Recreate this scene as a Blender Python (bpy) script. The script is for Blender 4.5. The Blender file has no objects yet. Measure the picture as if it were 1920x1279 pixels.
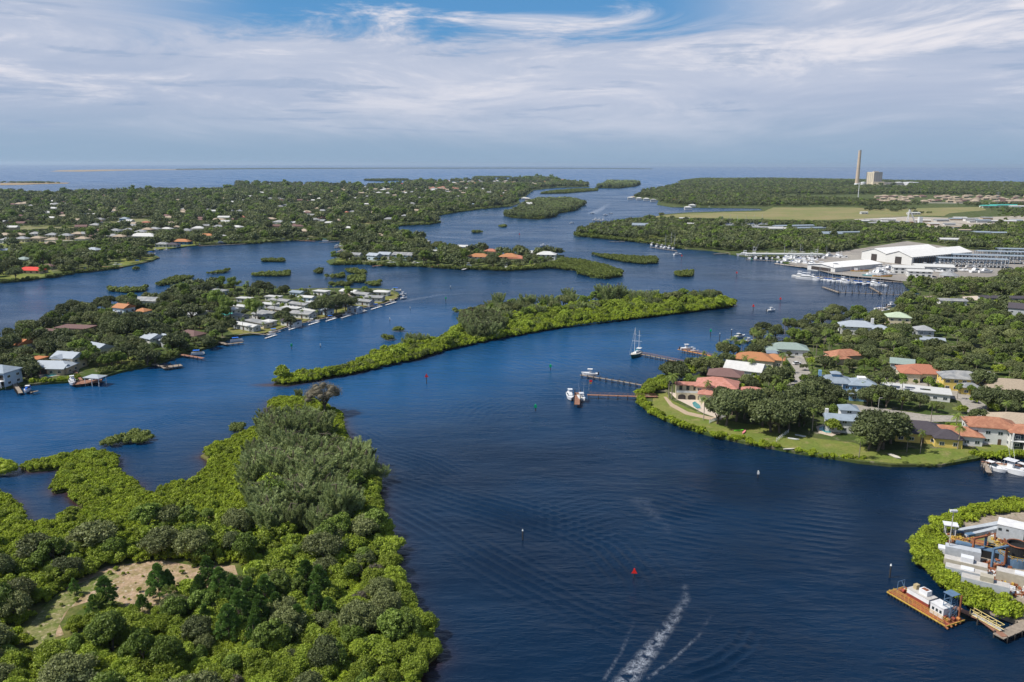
import bpy, bmesh, math, random
import numpy as np
from mathutils import Matrix, Vector
R = math.radians
rng = np.random.default_rng(7); random.seed(7)
SC = bpy.context.scene; COL = SC.collection
# ---------------------------------------------------------------- camera, world, sun, exposure
H = 100.0; FPX = 1493.0; PITCH = R(12.5); ROLL = R(0.18)
cam_d = bpy.data.cameras.new('camera'); cam = bpy.data.objects.new('camera', cam_d); COL.objects.link(cam)
cam_d.sensor_width = 36; cam_d.lens = FPX/1920*36; cam_d.clip_start = 1; cam_d.clip_end = 200000
CM = Matrix.Rotation(math.pi/2-PITCH, 4, 'X') @ Matrix.Rotation(ROLL, 4, 'Z')
CM.translation = Vector((0, 0, H)); cam.matrix_world = CM; SC.camera = cam
SUN_EL, SUN_AZ = R(52), R(-100)          # azimuth measured clockwise from +Y (view direction)
W = bpy.data.worlds.new('World'); SC.world = W; W.use_nodes = True
def build_world():
    nt = W.node_tree; N = nt.nodes; L = nt.links; N.clear()
    def nd(t, **k):
        n = N.new(t)
        for a, b in k.items(): setattr(n, a, b)
        return n
    def val(x, inp):
        if isinstance(x, (int, float)): inp.default_value = x
        elif isinstance(x, tuple): inp.default_value = x
        else: L.new(x, inp)
    def M(op, a, b=0, c=0, clamp=False):
        n = nd('ShaderNodeMath', operation=op, use_clamp=clamp); val(a, n.inputs[0]); val(b, n.inputs[1]); val(c, n.inputs[2]); return n.outputs[0]
    def mr(v, a, b, c=0., d=1.):
        n = nd('ShaderNodeMapRange', interpolation_type='SMOOTHSTEP'); val(v, n.inputs[0])
        for i, x in enumerate((a, b, c, d)): n.inputs[i+1].default_value = x
        return n.outputs[0]
    def mix(f, a, b):
        n = nd('ShaderNodeMix', data_type='RGBA'); val(f, n.inputs[0]); val(a, n.inputs[6]); val(b, n.inputs[7]); return n.outputs[2]
    sky = nd('ShaderNodeTexSky', sky_type='NISHITA', sun_disc=False, sun_elevation=SUN_EL, sun_rotation=SUN_AZ)
    sky.air_density = 1.0; sky.dust_density = 1.0; sky.ozone_density = 2.0
    sc = nd('ShaderNodeVectorMath', operation='SCALE'); L.new(sky.outputs[0], sc.inputs[0]); sc.inputs[3].default_value = 0.1
    tc = nd('ShaderNodeTexCoord'); sep = nd('ShaderNodeSeparateXYZ'); L.new(tc.outputs['Generated'], sep.inputs[0])
    x, y, z = sep.outputs
    az = M('ARCTAN2', x, y); el = M('ARCSINE', z)                      # radians
    eld = M('MULTIPLY', el, 57.3); azd = M('MULTIPLY', az, 57.3)
    def noise(sx, sy, scale, det, rough, off, dist=0.0):
        c = nd('ShaderNodeCombineXYZ'); val(M('MULTIPLY', azd, sx), c.inputs[0]); val(M('MULTIPLY', eld, sy), c.inputs[1]); c.inputs[2].default_value = off
        n = nd('ShaderNodeTexNoise'); L.new(c.outputs[0], n.inputs['Vector']); n.inputs['Scale'].default_value = scale
        n.inputs['Detail'].default_value = det; n.inputs['Roughness'].default_value = rough; n.inputs['Distortion'].default_value = dist
        return n.outputs[0]
    n1 = noise(.06, .32, 1.0, 10, .66, 3.1, .9); n2 = noise(.022, .17, 1.0, 6, .5, 9.4, .3); n3 = noise(.10, 1.1, 1.0, 8, .62, 14.2, .3)
    # grey-blue deck of cloud with brighter creamy streaks, blue gaps high up in the middle
    base = mix(mr(eld, 0.2, 5.0), (.25, .36, .495, 1), (.37, .435, .575, 1))
    g = M('ADD', M('MULTIPLY', n1, .55), M('MULTIPLY', n2, .55))
    br = M('MULTIPLY', mr(g, .45, .74), .82); br = M('MULTIPLY', br, mr(eld, -.2, 3.6))
    c1 = mix(br, base, (.55, .58, .68, 1))
    hot = M('MULTIPLY', mr(M('ADD', n1, M('MULTIPLY', n3, .25)), .60, .82), mr(eld, 2.0, 6.0)); c1 = mix(hot, c1, (.70, .69, .74, 1))
    dk = M('MULTIPLY', mr(n3, .56, .66), mr(eld, .5, 2.5)); dk = M('MULTIPLY', dk, .55); c1 = mix(dk, c1, (.27, .36, .52, 1))
    gap = M('MULTIPLY', mr(M('SUBTRACT', eld, M('MULTIPLY', M('SUBTRACT', n1, .5), 11.0)), 7.9, 10.4), mr(M('ABSOLUTE', M('ADD', azd, 3.5)), 25.0, 12.0))
    gap2 = mr(eld, 11.2, 15)
    blue = mix(mr(eld, 8, 20), (.10, .28, .53, 1), (.05, .19, .50, 1))
    c2 = mix(gap, c1, blue)
    nn = nd('ShaderNodeTexNoise'); L.new(tc.outputs['Generated'], nn.inputs['Vector']); nn.inputs['Scale'].default_value = 2.2; nn.inputs['Detail'].default_value = 5
    hi = mix(mr(nn.outputs[0], .56, .8), sc.outputs[0], (.62, .66, .74, 1))
    c3 = mix(gap2, c2, hi)
    bg = nd('ShaderNodeBackground'); L.new(c3, bg.inputs[0]); bg.inputs[1].default_value = 1.0
    out = nd('ShaderNodeOutputWorld'); L.new(bg.outputs[0], out.inputs[0])
build_world()
sd = bpy.data.lights.new('sun', 'SUN'); sun = bpy.data.objects.new('sun', sd); COL.objects.link(sun)
sd.energy = 4.8; sd.angle = R(1.0); sd.color = (1, .95, .87)
sdir = Vector((math.sin(SUN_AZ)*math.cos(SUN_EL), math.cos(SUN_AZ)*math.cos(SUN_EL), math.sin(SUN_EL)))
sun.rotation_euler = sdir.to_track_quat('Z', 'Y').to_euler(); sun.location = (0, 0, 400)
SC.view_settings.view_transform = 'Standard'; SC.view_settings.look = 'None'; SC.view_settings.exposure = 0.2; SC.view_settings.gamma = 1.0
SC.render.engine = 'CYCLES'
SC.cycles.max_bounces = 6; SC.cycles.volume_bounces = 0; SC.cycles.diffuse_bounces = 2; SC.cycles.glossy_bounces = 2; SC.cycles.transparent_max_bounces = 6; SC.cycles.transmission_bounces = 2

# ---------------------------------------------------------------- helpers
def G(px, py, z=0.0):
    """point of the photograph -> real place on the plane of height z"""
    d = CM.to_3x3() @ Vector(((px-960)/FPX, -(py-639.5)/FPX, -1))
    t = (z-H)/d.z
    return Vector((d.x*t, d.y*t, z))
def P2(px, py, z=0.0):
    v = G(px, py, z); return (v.x, v.y)
def ground_poly(pts):
    return [P2(*p) for p in pts]
def put(o, label=None, cat=None, group=None, kind=None):
    if label: o['label'] = label
    if cat: o['category'] = cat
    if group: o['group'] = group
    if kind: o['kind'] = kind
    return o
def empty(name, loc=(0, 0, 0), rz=0, label=None, cat=None, group=None):
    o = bpy.data.objects.new(name, None); COL.objects.link(o); o.location = loc; o.rotation_euler = (0, 0, rz); o.empty_display_size = .5
    return put(o, label, cat, group)
class MB:
    def __init__(s): s.v = []; s.f = []; s.m = []; s.mi = 0
    def add(s, vs, fs):
        n = len(s.v); s.v += [tuple(v) for v in vs]; s.f += [tuple(i+n for i in f) for f in fs]; s.m += [s.mi]*len(fs); return s
    def box(s, x0, y0, z0, x1, y1, z1, rz=0, c=(0, 0)):
        vs = [(x, y, z) for z in (z0, z1) for x, y in ((x0, y0), (x1, y0), (x1, y1), (x0, y1))]
        if rz:
            ca, sa = math.cos(rz), math.sin(rz); vs = [(c[0]+(x-c[0])*ca-(y-c[1])*sa, c[1]+(x-c[0])*sa+(y-c[1])*ca, z) for x, y, z in vs]
        return s.add(vs, [(3, 2, 1, 0), (4, 5, 6, 7), (0, 1, 5, 4), (1, 2, 6, 5), (2, 3, 7, 6), (3, 0, 4, 7)])
    def cbox(s, cx, cy, z0, sx, sy, sz, rz=0):
        return s.box(cx-sx/2, cy-sy/2, z0, cx+sx/2, cy+sy/2, z0+sz, rz, (cx, cy))
    def tube(s, p0, p1, r0, r1=None, n=6, cap=True):
        r1 = r0 if r1 is None else r1; p0 = Vector(p0); p1 = Vector(p1); d = (p1-p0)
        if d.length < 1e-6: return s
        d.normalize(); a = d.orthogonal().normalized(); b = d.cross(a)
        vs = []
        for p, r in ((p0, r0), (p1, r1)):
            for i in range(n):
                t = 2*math.pi*i/n; vs.append(p+a*(r*math.cos(t))+b*(r*math.sin(t)))
        fs = [(i, (i+1) % n, n+(i+1) % n, n+i) for i in range(n)]
        if cap: fs += [tuple(range(n))[::-1], tuple(range(n, 2*n))]
        return s.add(vs, fs)
    def prism(s, poly, z0, z1):
        n = len(poly); vs = [(x, y, z0) for x, y in poly]+[(x, y, z1) for x, y in poly]
        return s.add(vs, [tuple(range(n))[::-1], tuple(range(n, 2*n))]+[(i, (i+1) % n, n+(i+1) % n, n+i) for i in range(n)])
    def lathe(s, prof, c=(0, 0), n=16):
        vs = []; k = len(prof)
        for r, z in prof:
            for i in range(n): t = 2*math.pi*i/n; vs.append((c[0]+r*math.cos(t), c[1]+r*math.sin(t), z))
        fs = [(j*n+i, j*n+(i+1) % n, (j+1)*n+(i+1) % n, (j+1)*n+i) for j in range(k-1) for i in range(n)]
        fs += [tuple(range(n))[::-1], tuple(range((k-1)*n, k*n))]
        return s.add(vs, fs)
    def roof(s, w, d, z, kind='hip', ov=.6, pitch=.42, th=.22, cx=0, cy=0):
        a, b = w/2+ov, d/2+ov; long_x = a >= b; m = min(a, b); h = m*pitch
        if kind == 'flat': return s.box(cx-a, cy-b, z, cx+a, cy+b, z+th+.12)
        q = [(-a, -b), (a, -b), (a, b), (-a, b)]
        vs = [(cx+x, cy+y, z) for x, y in q]+[(cx+x, cy+y, z+th) for x, y in q]
        e = max(a, b)-(m if kind == 'hip' else 0)
        if kind == 'hip': e = max(e, .05)
        r = [(-e, 0), (e, 0)] if long_x else [(0, -e), (0, e)]
        vs += [(cx+x, cy+y, z+th+h) for x, y in r]
        fs = [(3, 2, 1, 0), (0, 1, 5, 4), (1, 2, 6, 5), (2, 3, 7, 6), (3, 0, 4, 7)]
        fs += [(4, 5, 9, 8), (5, 6, 9), (6, 7, 8, 9), (7, 4, 8)] if long_x else [(4, 5, 8), (5, 6, 9, 8), (6, 7, 9), (7, 4, 8, 9)]
        return s.add(vs, fs)
    def mesh(s, name, mat, smooth=False):
        me = bpy.data.meshes.new(name); me.from_pydata(s.v, [], s.f)
        for m in (mat if isinstance(mat, (list, tuple)) else [mat]): me.materials.append(m)
        if any(s.m): me.polygons.foreach_set('material_index', s.m)
        if smooth: me.polygons.foreach_set('use_smooth', [True]*len(s.f))
        me.update(); return me
    def build(s, name, mat, parent=None, smooth=False, loc=None, rz=0):
        o = bpy.data.objects.new(name, s.mesh(name, mat, smooth)); COL.objects.link(o)
        if parent is not None: o.parent = parent
        if loc is not None: o.location = loc
        if rz: o.rotation_euler = (0, 0, rz)
        return o
def child(name, mesh, parent, loc=(0, 0, 0), rz=0, scale=None):
    o = bpy.data.objects.new(name, mesh); COL.objects.link(o); o.parent = parent; o.location = loc; o.rotation_euler = (0, 0, rz)
    if scale: o.scale = scale
    return o
def copy_tree(o, parent=None):
    c = o.copy(); COL.objects.link(c)
    if parent is not None: c.parent = parent
    for ch in KIDS.get(o.name, None) or o.children: copy_tree(ch, c)
    return c
KIDS = {}
def inside(poly, X, Y):
    P = np.asarray(poly); res = np.zeros(len(X), bool); n = len(P); j = n-1
    for i in range(n):
        xi, yi = P[i]; xj, yj = P[j]
        if yi != yj:
            c = ((yi > Y) != (yj > Y)) & (X < (xj-xi)*(Y-yi)/(yj-yi)+xi); res ^= c
        j = i
    return res
def polydist(pts, X, Y, closed=False):
    """distance, along-length and signed side to a polyline"""
    best = np.full(X.shape, 1e9); along = np.zeros(X.shape); side = np.zeros(X.shape); acc = 0
    pts = list(pts)+([pts[0]] if closed else [])
    for (x0, y0), (x1, y1) in zip(pts[:-1], pts[1:]):
        dx, dy = x1-x0, y1-y0; l2 = dx*dx+dy*dy+1e-9; l = math.sqrt(l2)
        t = np.clip(((X-x0)*dx+(Y-y0)*dy)/l2, 0, 1); d = np.hypot(X-x0-t*dx, Y-y0-t*dy)
        m = d < best; best = np.where(m, d, best); along = np.where(m, acc+t*l, along)
        side = np.where(m, np.sign((X-x0)*dy-(Y-y0)*dx), side); acc += l
    return best, along, side
# ---------------------------------------------------------------- materials
MATS = {}
def mat(key, col, rough=.7, spec=.3, var=.12, nscale=.6, metal=0., stripe=None, col2=None, bump=0., emit=None):
    """one real surface colour, broken up by weathering noise; optional seams along local x or y"""
    if key in MATS: return MATS[key]
    m = bpy.data.materials.new(key); m.use_nodes = True; nt = m.node_tree; N = nt.nodes; L = nt.links; b = N['Principled BSDF']
    b.inputs['Roughness'].default_value = rough; b.inputs['Metallic'].default_value = metal; b.inputs['Specular IOR Level'].default_value = spec
    tc = N.new('ShaderNodeTexCoord'); no = N.new('ShaderNodeTexNoise'); no.inputs['Scale'].default_value = nscale; no.inputs['Detail'].default_value = 6; no.inputs['Roughness'].default_value = .65
    L.new(tc.outputs['Object'], no.inputs['Vector'])
    mr = N.new('ShaderNodeMapRange'); mr.inputs[1].default_value = .3; mr.inputs[2].default_value = .7; mr.inputs[3].default_value = 1-var*1.6; mr.inputs[4].default_value = 1+var; L.new(no.outputs[0], mr.inputs[0])
    fac = mr.outputs[0]
    if stripe:
        wv = N.new('ShaderNodeTexWave'); wv.bands_direction = 'X' if stripe[0] == 'x' else 'Y'; wv.inputs['Scale'].default_value = stripe[1]; L.new(tc.outputs['Object'], wv.inputs['Vector'])
        m2 = N.new('ShaderNodeMapRange'); m2.inputs[1].default_value = 0; m2.inputs[2].default_value = .35; m2.inputs[3].default_value = stripe[2]; m2.inputs[4].default_value = 1; L.new(wv.outputs[0], m2.inputs[0])
        mm = N.new('ShaderNodeMath'); mm.operation = 'MULTIPLY'; L.new(fac, mm.inputs[0]); L.new(m2.outputs[0], mm.inputs[1]); fac = mm.outputs[0]
    oi = N.new('ShaderNodeObjectInfo'); m3 = N.new('ShaderNodeMapRange'); m3.inputs[3].default_value = 1-var*.7; m3.inputs[4].default_value = 1+var*.5; L.new(oi.outputs['Random'], m3.inputs[0])
    mm = N.new('ShaderNodeMath'); mm.operation = 'MULTIPLY'; L.new(fac, mm.inputs[0]); L.new(m3.outputs[0], mm.inputs[1])
    vm = N.new('ShaderNodeVectorMath'); vm.operation = 'SCALE'; L.new(mm.outputs[0], vm.inputs[3])
    if col2:
        n2 = N.new('ShaderNodeTexNoise'); n2.inputs['Scale'].default_value = nscale*.35; n2.inputs['Detail'].default_value = 5; L.new(tc.outputs['Object'], n2.inputs['Vector'])
        m4 = N.new('ShaderNodeMapRange'); m4.inputs[1].default_value = .42; m4.inputs[2].default_value = .6; L.new(n2.outputs[0], m4.inputs[0])
        mx = N.new('ShaderNodeMix'); mx.data_type = 'RGBA'; L.new(m4.outputs[0], mx.inputs[0]); mx.inputs[6].default_value = (*col, 1); mx.inputs[7].default_value = (*col2, 1); L.new(mx.outputs[2], vm.inputs[0])
    else: vm.inputs[0].default_value = col
    L.new(vm.outputs[0], b.inputs['Base Color'])
    if bump:
        bp = N.new('ShaderNodeBump'); bp.inputs['Strength'].default_value = bump; bp.inputs['Distance'].default_value = .1; L.new(no.outputs[0], bp.inputs['Height']); L.new(bp.outputs[0], b.inputs['Normal'])
    MATS[key] = m; return m
def leafmat(key, c1, c2, trans=.25, var=.25, rough=.55):
    if key in MATS: return MATS[key]
    m = bpy.data.materials.new(key); m.use_nodes = True; nt = m.node_tree; N = nt.nodes; L = nt.links; b = N['Principled BSDF']; out = N['Material Output']
    b.inputs['Roughness'].default_value = rough; b.inputs['Specular IOR Level'].default_value = .25
    tc = N.new('ShaderNodeTexCoord'); no = N.new('ShaderNodeTexNoise'); no.inputs['Scale'].default_value = .55; no.inputs['Detail'].default_value = 3; L.new(tc.outputs['Object'], no.inputs['Vector'])
    oi = N.new('ShaderNodeObjectInfo'); at = N.new('ShaderNodeAttribute'); at.attribute_name = 'tint'
    a1 = N.new('ShaderNodeMath'); a1.operation = 'MULTIPLY_ADD'; L.new(oi.outputs['Random'], a1.inputs[0]); a1.inputs[1].default_value = .7; a1.inputs[2].default_value = -.2
    a2 = N.new('ShaderNodeMath'); a2.operation = 'ADD'; L.new(a1.outputs[0], a2.inputs[0])
    m4 = N.new('ShaderNodeMapRange'); m4.inputs[1].default_value = .35; m4.inputs[2].default_value = .65; L.new(no.outputs[0], m4.inputs[0])
    a3 = N.new('ShaderNodeMath'); a3.operation = 'MULTIPLY_ADD'; a3.use_clamp = True; L.new(m4.outputs[0], a3.inputs[0]); a3.inputs[1].default_value = .5; L.new(a2.outputs[0], a3.inputs[2])
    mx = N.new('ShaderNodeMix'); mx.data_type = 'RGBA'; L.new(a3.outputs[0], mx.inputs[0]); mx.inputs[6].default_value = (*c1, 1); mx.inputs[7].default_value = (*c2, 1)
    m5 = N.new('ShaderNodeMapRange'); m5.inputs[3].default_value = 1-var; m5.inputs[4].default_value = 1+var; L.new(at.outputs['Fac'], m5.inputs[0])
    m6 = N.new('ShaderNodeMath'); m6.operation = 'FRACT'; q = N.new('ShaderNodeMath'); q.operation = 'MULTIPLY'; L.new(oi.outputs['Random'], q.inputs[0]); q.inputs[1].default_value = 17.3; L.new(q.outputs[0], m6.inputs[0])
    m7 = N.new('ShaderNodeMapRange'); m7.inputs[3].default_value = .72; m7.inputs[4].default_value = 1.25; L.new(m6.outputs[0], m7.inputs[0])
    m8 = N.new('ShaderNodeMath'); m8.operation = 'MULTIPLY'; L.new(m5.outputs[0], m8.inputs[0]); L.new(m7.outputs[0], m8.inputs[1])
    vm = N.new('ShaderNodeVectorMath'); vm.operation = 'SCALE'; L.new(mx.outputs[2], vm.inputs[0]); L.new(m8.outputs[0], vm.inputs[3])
    L.new(vm.outputs[0], b.inputs['Base Color'])
    tr = N.new('ShaderNodeBsdfTranslucent'); L.new(vm.outputs[0], tr.inputs[0]); ms = N.new('ShaderNodeMixShader'); ms.inputs[0].default_value = trans
    L.new(b.outputs[0], ms.inputs[1]); L.new(tr.outputs[0], ms.inputs[2]); L.new(ms.outputs[0], out.inputs[0])
    MATS[key] = m; return m

# ---------------------------------------------------------------- water sheet, waves and wakes
def water_mat():
    m = bpy.data.materials.new('river water'); m.use_nodes = True; nt = m.node_tree; N = nt.nodes; L = nt.links; b = N['Principled BSDF']
    def nz(scale, det, sx=1, sy=1, rz=0.0, rough=.55, dist=0):
        tc = N.new('ShaderNodeTexCoord'); mp = N.new('ShaderNodeMapping'); mp.inputs['Scale'].default_value = (sx, sy, 1); mp.inputs['Rotation'].default_value = (0, 0, rz)
        n = N.new('ShaderNodeTexNoise'); L.new(tc.outputs['Object'], mp.inputs[0]); L.new(mp.outputs[0], n.inputs['Vector']); n.inputs['Scale'].default_value = scale; n.inputs['Detail'].default_value = det; n.inputs['Roughness'].default_value = rough; n.inputs['Distortion'].default_value = dist
        return n.outputs[0]
    def mr(v, a, c0, c, d):
        n = N.new('ShaderNodeMapRange'); L.new(v, n.inputs[0])
        for i, x in enumerate((a, c0, c, d)): n.inputs[i+1].default_value = x
        return n.outputs[0]
    def ma(op, a, bb, c=0, clamp=False):
        n = N.new('ShaderNodeMath'); n.operation = op; n.use_clamp = clamp
        for i, x in enumerate((a, bb, c)):
            if isinstance(x, (int, float)): n.inputs[i].default_value = x
            else: L.new(x, n.inputs[i])
        return n.outputs[0]
    calm = mr(nz(.006, 5, 1, 2.2, .5, .6, .8), .4, .62, 0, 1)            # slicks and ruffled patches
    b.inputs['IOR'].default_value = 1.33; b.inputs['Specular IOR Level'].default_value = .5
    L.new(mr(calm, 0, 1, .16, .30), b.inputs['Roughness'])
    foam = N.new('ShaderNodeAttribute'); foam.attribute_name = 'foam'
    shal = N.new('ShaderNodeAttribute'); shal.attribute_name = 'shallow'
    deep = N.new('ShaderNodeMix'); deep.data_type = 'RGBA'; L.new(mr(nz(.011, 4, 1, 1.6, .2), .38, .62, 0, 1), deep.inputs[0]); deep.inputs[6].default_value = (.001, .009, .026, 1); deep.inputs[7].default_value = (.0015, .016, .044, 1)
    sky_blue = N.new('ShaderNodeAttribute'); sky_blue.attribute_name = 'clear'; dc = N.new('ShaderNodeMix'); dc.data_type = 'RGBA'; L.new(sky_blue.outputs['Fac'], dc.inputs[0]); L.new(deep.outputs[2], dc.inputs[6]); dc.inputs[7].default_value = (.003, .072, .200, 1); deep = dc  # brighter blue in the base colour: sky reflection painted in along with depth
    sh = N.new('ShaderNodeMix'); sh.data_type = 'RGBA'; L.new(shal.outputs['Fac'], sh.inputs[0]); L.new(deep.outputs[2], sh.inputs[6]); sh.inputs[7].default_value = (.05, .022, .012, 1)
    f1 = nz(1.1, 7, 1, 1, .4, .75, 1.8); f2 = nz(.5, 3, 1, 1, .1)
    web = ma('SUBTRACT', 1.0, ma('MULTIPLY', ma('ABSOLUTE', ma('SUBTRACT', f1, .5), 0), 26.0), clamp=True)
    fm = ma('MULTIPLY', ma('ADD', web, ma('MULTIPLY', foam.outputs['Fac'], .10)), mr(f2, .38, .56, .0, 1.1)); fm = ma('MULTIPLY', fm, ma('POWER', foam.outputs['Fac'], .8), clamp=True)
    fc = N.new('ShaderNodeMix'); fc.data_type = 'RGBA'; L.new(fm, fc.inputs[0]); L.new(sh.outputs[2], fc.inputs[6]); fc.inputs[7].default_value = (.62, .66, .72, 1)
    L.new(fc.outputs[2], b.inputs['Base Color'])
    amp = mr(nz(.02, 3, 1, 1.8, -.3), .35, .65, .35, 1.0)
    h1 = nz(.55, 4, .45, 1.35, .25, .6); h2 = nz(1.6, 3, .6, 1.2, -.35, .6); h0 = nz(.16, 3, .5, 1.5, .1, .5)
    hh = ma('MULTIPLY', ma('ADD', ma('ADD', ma('MULTIPLY', h1, .55), ma('MULTIPLY', h2, .16)), ma('MULTIPLY', h0, .9)), amp)
    bp = N.new('ShaderNodeBump'); bp.inputs['Strength'].default_value = 1; bp.inputs['Distance'].default_value = .85; L.new(hh, bp.inputs['Height']); L.new(bp.outputs[0], b.inputs['Normal'])
    return m
def axis(near0, near1, step, grow, far):
    a = [near0]; s = step
    while a[-1] < near1: a.append(a[-1]+s)
    while a[-1] < far: s *= grow; a.append(a[-1]+s)
    return a
def trains():
    """wave crests left by boats: polylines in photo pixels, wavelength m, height m, band m"""
    return [([(640, 800), (720, 845), (800, 868), (890, 915)], 2.6, .10, 9), ([(700, 888), (850, 935), (960, 965), (1060, 995), (1130, 1028), (1185, 1085), (1205, 1150)], 3.0, .15, 9),
            ([(715, 940), (800, 985), (960, 1075), (1090, 1140), (1215, 1190)], 3.0, .14, 8), ([(1100, 745), (960, 745), (900, 770), (860, 820)], 3.2, .06, 16),
            ([(1270, 1272), (1350, 1245), (1395, 1212), (1418, 1165)], 2.6, .15, 3.5), ([(700, 610), (900, 640), (1100, 690), (1300, 760), (1500, 850)], 5, .06, 40),
            ([(1190, 930), (1300, 960), (1450, 985), (1650, 1010)], 3.4, .06, 22), ([(0, 850), (200, 820), (420, 760)], 2.4, .07, 12), ([(1000, 1000), (1150, 960), (1400, 1000)], 3, .05, 20)]
FOAM = [([(1160, 1295), (1200, 1243), (1232, 1202), (1262, 1162), (1286, 1125), (1284, 1098)], 2.0, .72), ([(1215, 1272), (1270, 1230), (1310, 1192), (1334, 1152)], .35, .4), ([(1132, 1275), (1165, 1222), (1192, 1160)], .25, .25),
        ([(1200, 940), (1235, 975), (1262, 1005)], 3, .07),
        ([(1110, 400), (1125, 393), (1145, 380)], 10, 1.0), ([(1018, 459), (1050, 455), (1100, 450)], 3, .6), ([(1270, 477), (1200, 473), (1090, 474)], 3, .6), ([(780, 440), (900, 450), (1010, 425)], 10, .3), ([(755, 565), (830, 552), (940, 549)], 3, .4),
        ([(600, 322.5), (615, 322.5)], 30, 1), ([(1200, 343), (1230, 345), (1262, 351)], 20, .8), ([(1120, 336), (1150, 337)], 20, .8), ([(100, 321), (190, 321)], 120, 1.3)]
LANDS = {}
def build_water():
    xp = axis(0, 110, .55, 1.013, 60000); xs = np.array([-v for v in xp[:0:-1]]+xp)
    ys = np.array([-60000, -8000, -1500, -300, -50, 60]+axis(95, 230, .42, 1.006, 60000))
    X, Y = np.meshgrid(xs, ys); nx, ny = len(xs), len(ys); Z = np.zeros_like(X); F = np.zeros_like(X); S = np.zeros_like(X)
    near = (Y > 90) & (Y < 900) & (np.abs(X) < 600)
    xn, yn = X[near], Y[near]; z = np.zeros(xn.shape)
    for pl, lam, a, band in trains():
        pts = [P2(*p) for p in pl]; d, al, sd = polydist(pts, xn, yn); tot = sum(math.dist(p, q) for p, q in zip(pts[:-1], pts[1:]))
        env = np.exp(-(d/band)**2)*np.clip(al/(tot*.2), 0, 1)*np.clip((tot-al)/(tot*.2), 0, 1)
        ph = 2*np.pi*(d*sd)/lam; z += 1.5*a*env*(np.cos(ph)+.25*np.cos(2*ph))*(.75+.35*np.sin(al/7.))
    z += .018*np.sin(xn*.9+yn*.55)*np.sin(yn*.13+xn*.05)+.02*np.sin(yn*1.25-xn*.28+2*np.sin(xn*.03))*np.clip(np.sin(xn*.02+yn*.017), 0, 1)
    Z[near] = z*np.clip((900-yn)/300, 0, 1)
    for pl, w, s in FOAM:
        pts = [P2(*p) for p in pl]; d, al, _ = polydist(pts, X, Y); tot = sum(math.dist(p, q) for p, q in zip(pts[:-1], pts[1:]))
        ww = w*(.45+.75*(1-al/tot)) if w > 1 else w
        F = np.maximum(F, s*np.clip(1.15-d/np.maximum(ww, .3), 0, 1)*np.clip(1.3*(1-al/tot)+.12, 0, 1))
    sel = (Y > 90) & (Y < 420) & (np.abs(X) < 330)
    for k in ('A', 'B'):
        d, _, _ = polydist(LANDS[k], X[sel], Y[sel], True); S[sel] = np.maximum(S[sel], np.exp(-d/2.2)*.9)
    SKY_BLUE = np.zeros_like(X)  # mask of where reflected sky blue is painted into the water colour
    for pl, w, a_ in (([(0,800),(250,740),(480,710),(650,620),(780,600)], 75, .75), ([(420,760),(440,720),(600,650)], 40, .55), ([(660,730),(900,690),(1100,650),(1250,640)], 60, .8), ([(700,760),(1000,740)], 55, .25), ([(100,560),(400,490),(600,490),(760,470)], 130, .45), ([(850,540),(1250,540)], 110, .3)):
        pts = [P2(*p) for p in pl]; sl = (Y > 90) & (Y < 1600) & (np.abs(X) < 1200); d, _, _ = polydist(pts, X[sl], Y[sl]); SKY_BLUE[sl] = np.maximum(SKY_BLUE[sl], a_*np.exp(-(d/w)**2))
    SKY_BLUE = np.maximum(SKY_BLUE, .30*np.clip((Y-400)/700, 0, 1)+.65*np.clip((Y-2200)/2500, 0, 1))  # base blue also raised with distance, against the sky's grey reflection
    t = P2(513, 722); d = np.hypot((X-t[0])*.45, (Y-t[1])*1.3); S = np.maximum(S, np.clip(1.2-d/5, 0, 1))
    me = bpy.data.meshes.new('water'); n = nx*ny
    co = np.stack([X.ravel(), Y.ravel(), Z.ravel()], 1).astype(np.float32)
    i = (np.arange(ny-1)[:, None]*nx+np.arange(nx-1)[None]).ravel(); q = np.stack([i, i+1, i+1+nx, i+nx], 1).astype(np.int32)
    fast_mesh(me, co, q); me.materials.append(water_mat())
    for nm, a in (('foam', F), ('shallow', S), ('clear', SKY_BLUE)): me.attributes.new(nm, 'FLOAT', 'POINT').data.foreach_set('value', a.ravel().astype(np.float32))  # 'clear' carries the mask of reflected sky blue painted into the water colour
    me.polygons.foreach_set('use_smooth', np.ones(len(q), bool)); me.update()
    o = bpy.data.objects.new('water', me); COL.objects.link(o); o['kind'] = 'structure'
def fast_mesh(me, co, quads, tris=None):
    nt = 0 if tris is None else len(tris); nq = len(quads)
    me.vertices.add(len(co)); me.vertices.foreach_set('co', np.ascontiguousarray(co, np.float32).ravel())
    idx = np.concatenate([np.asarray(quads, np.int32).ravel()]+([np.asarray(tris, np.int32).ravel()] if nt else []))
    me.loops.add(len(idx)); me.loops.foreach_set('vertex_index', idx)
    me.polygons.add(nq+nt); st = np.concatenate([np.arange(nq)*4, nq*4+np.arange(nt)*3]).astype(np.int32); me.polygons.foreach_set('loop_start', st)
    me.update(calc_edges=True)
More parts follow.
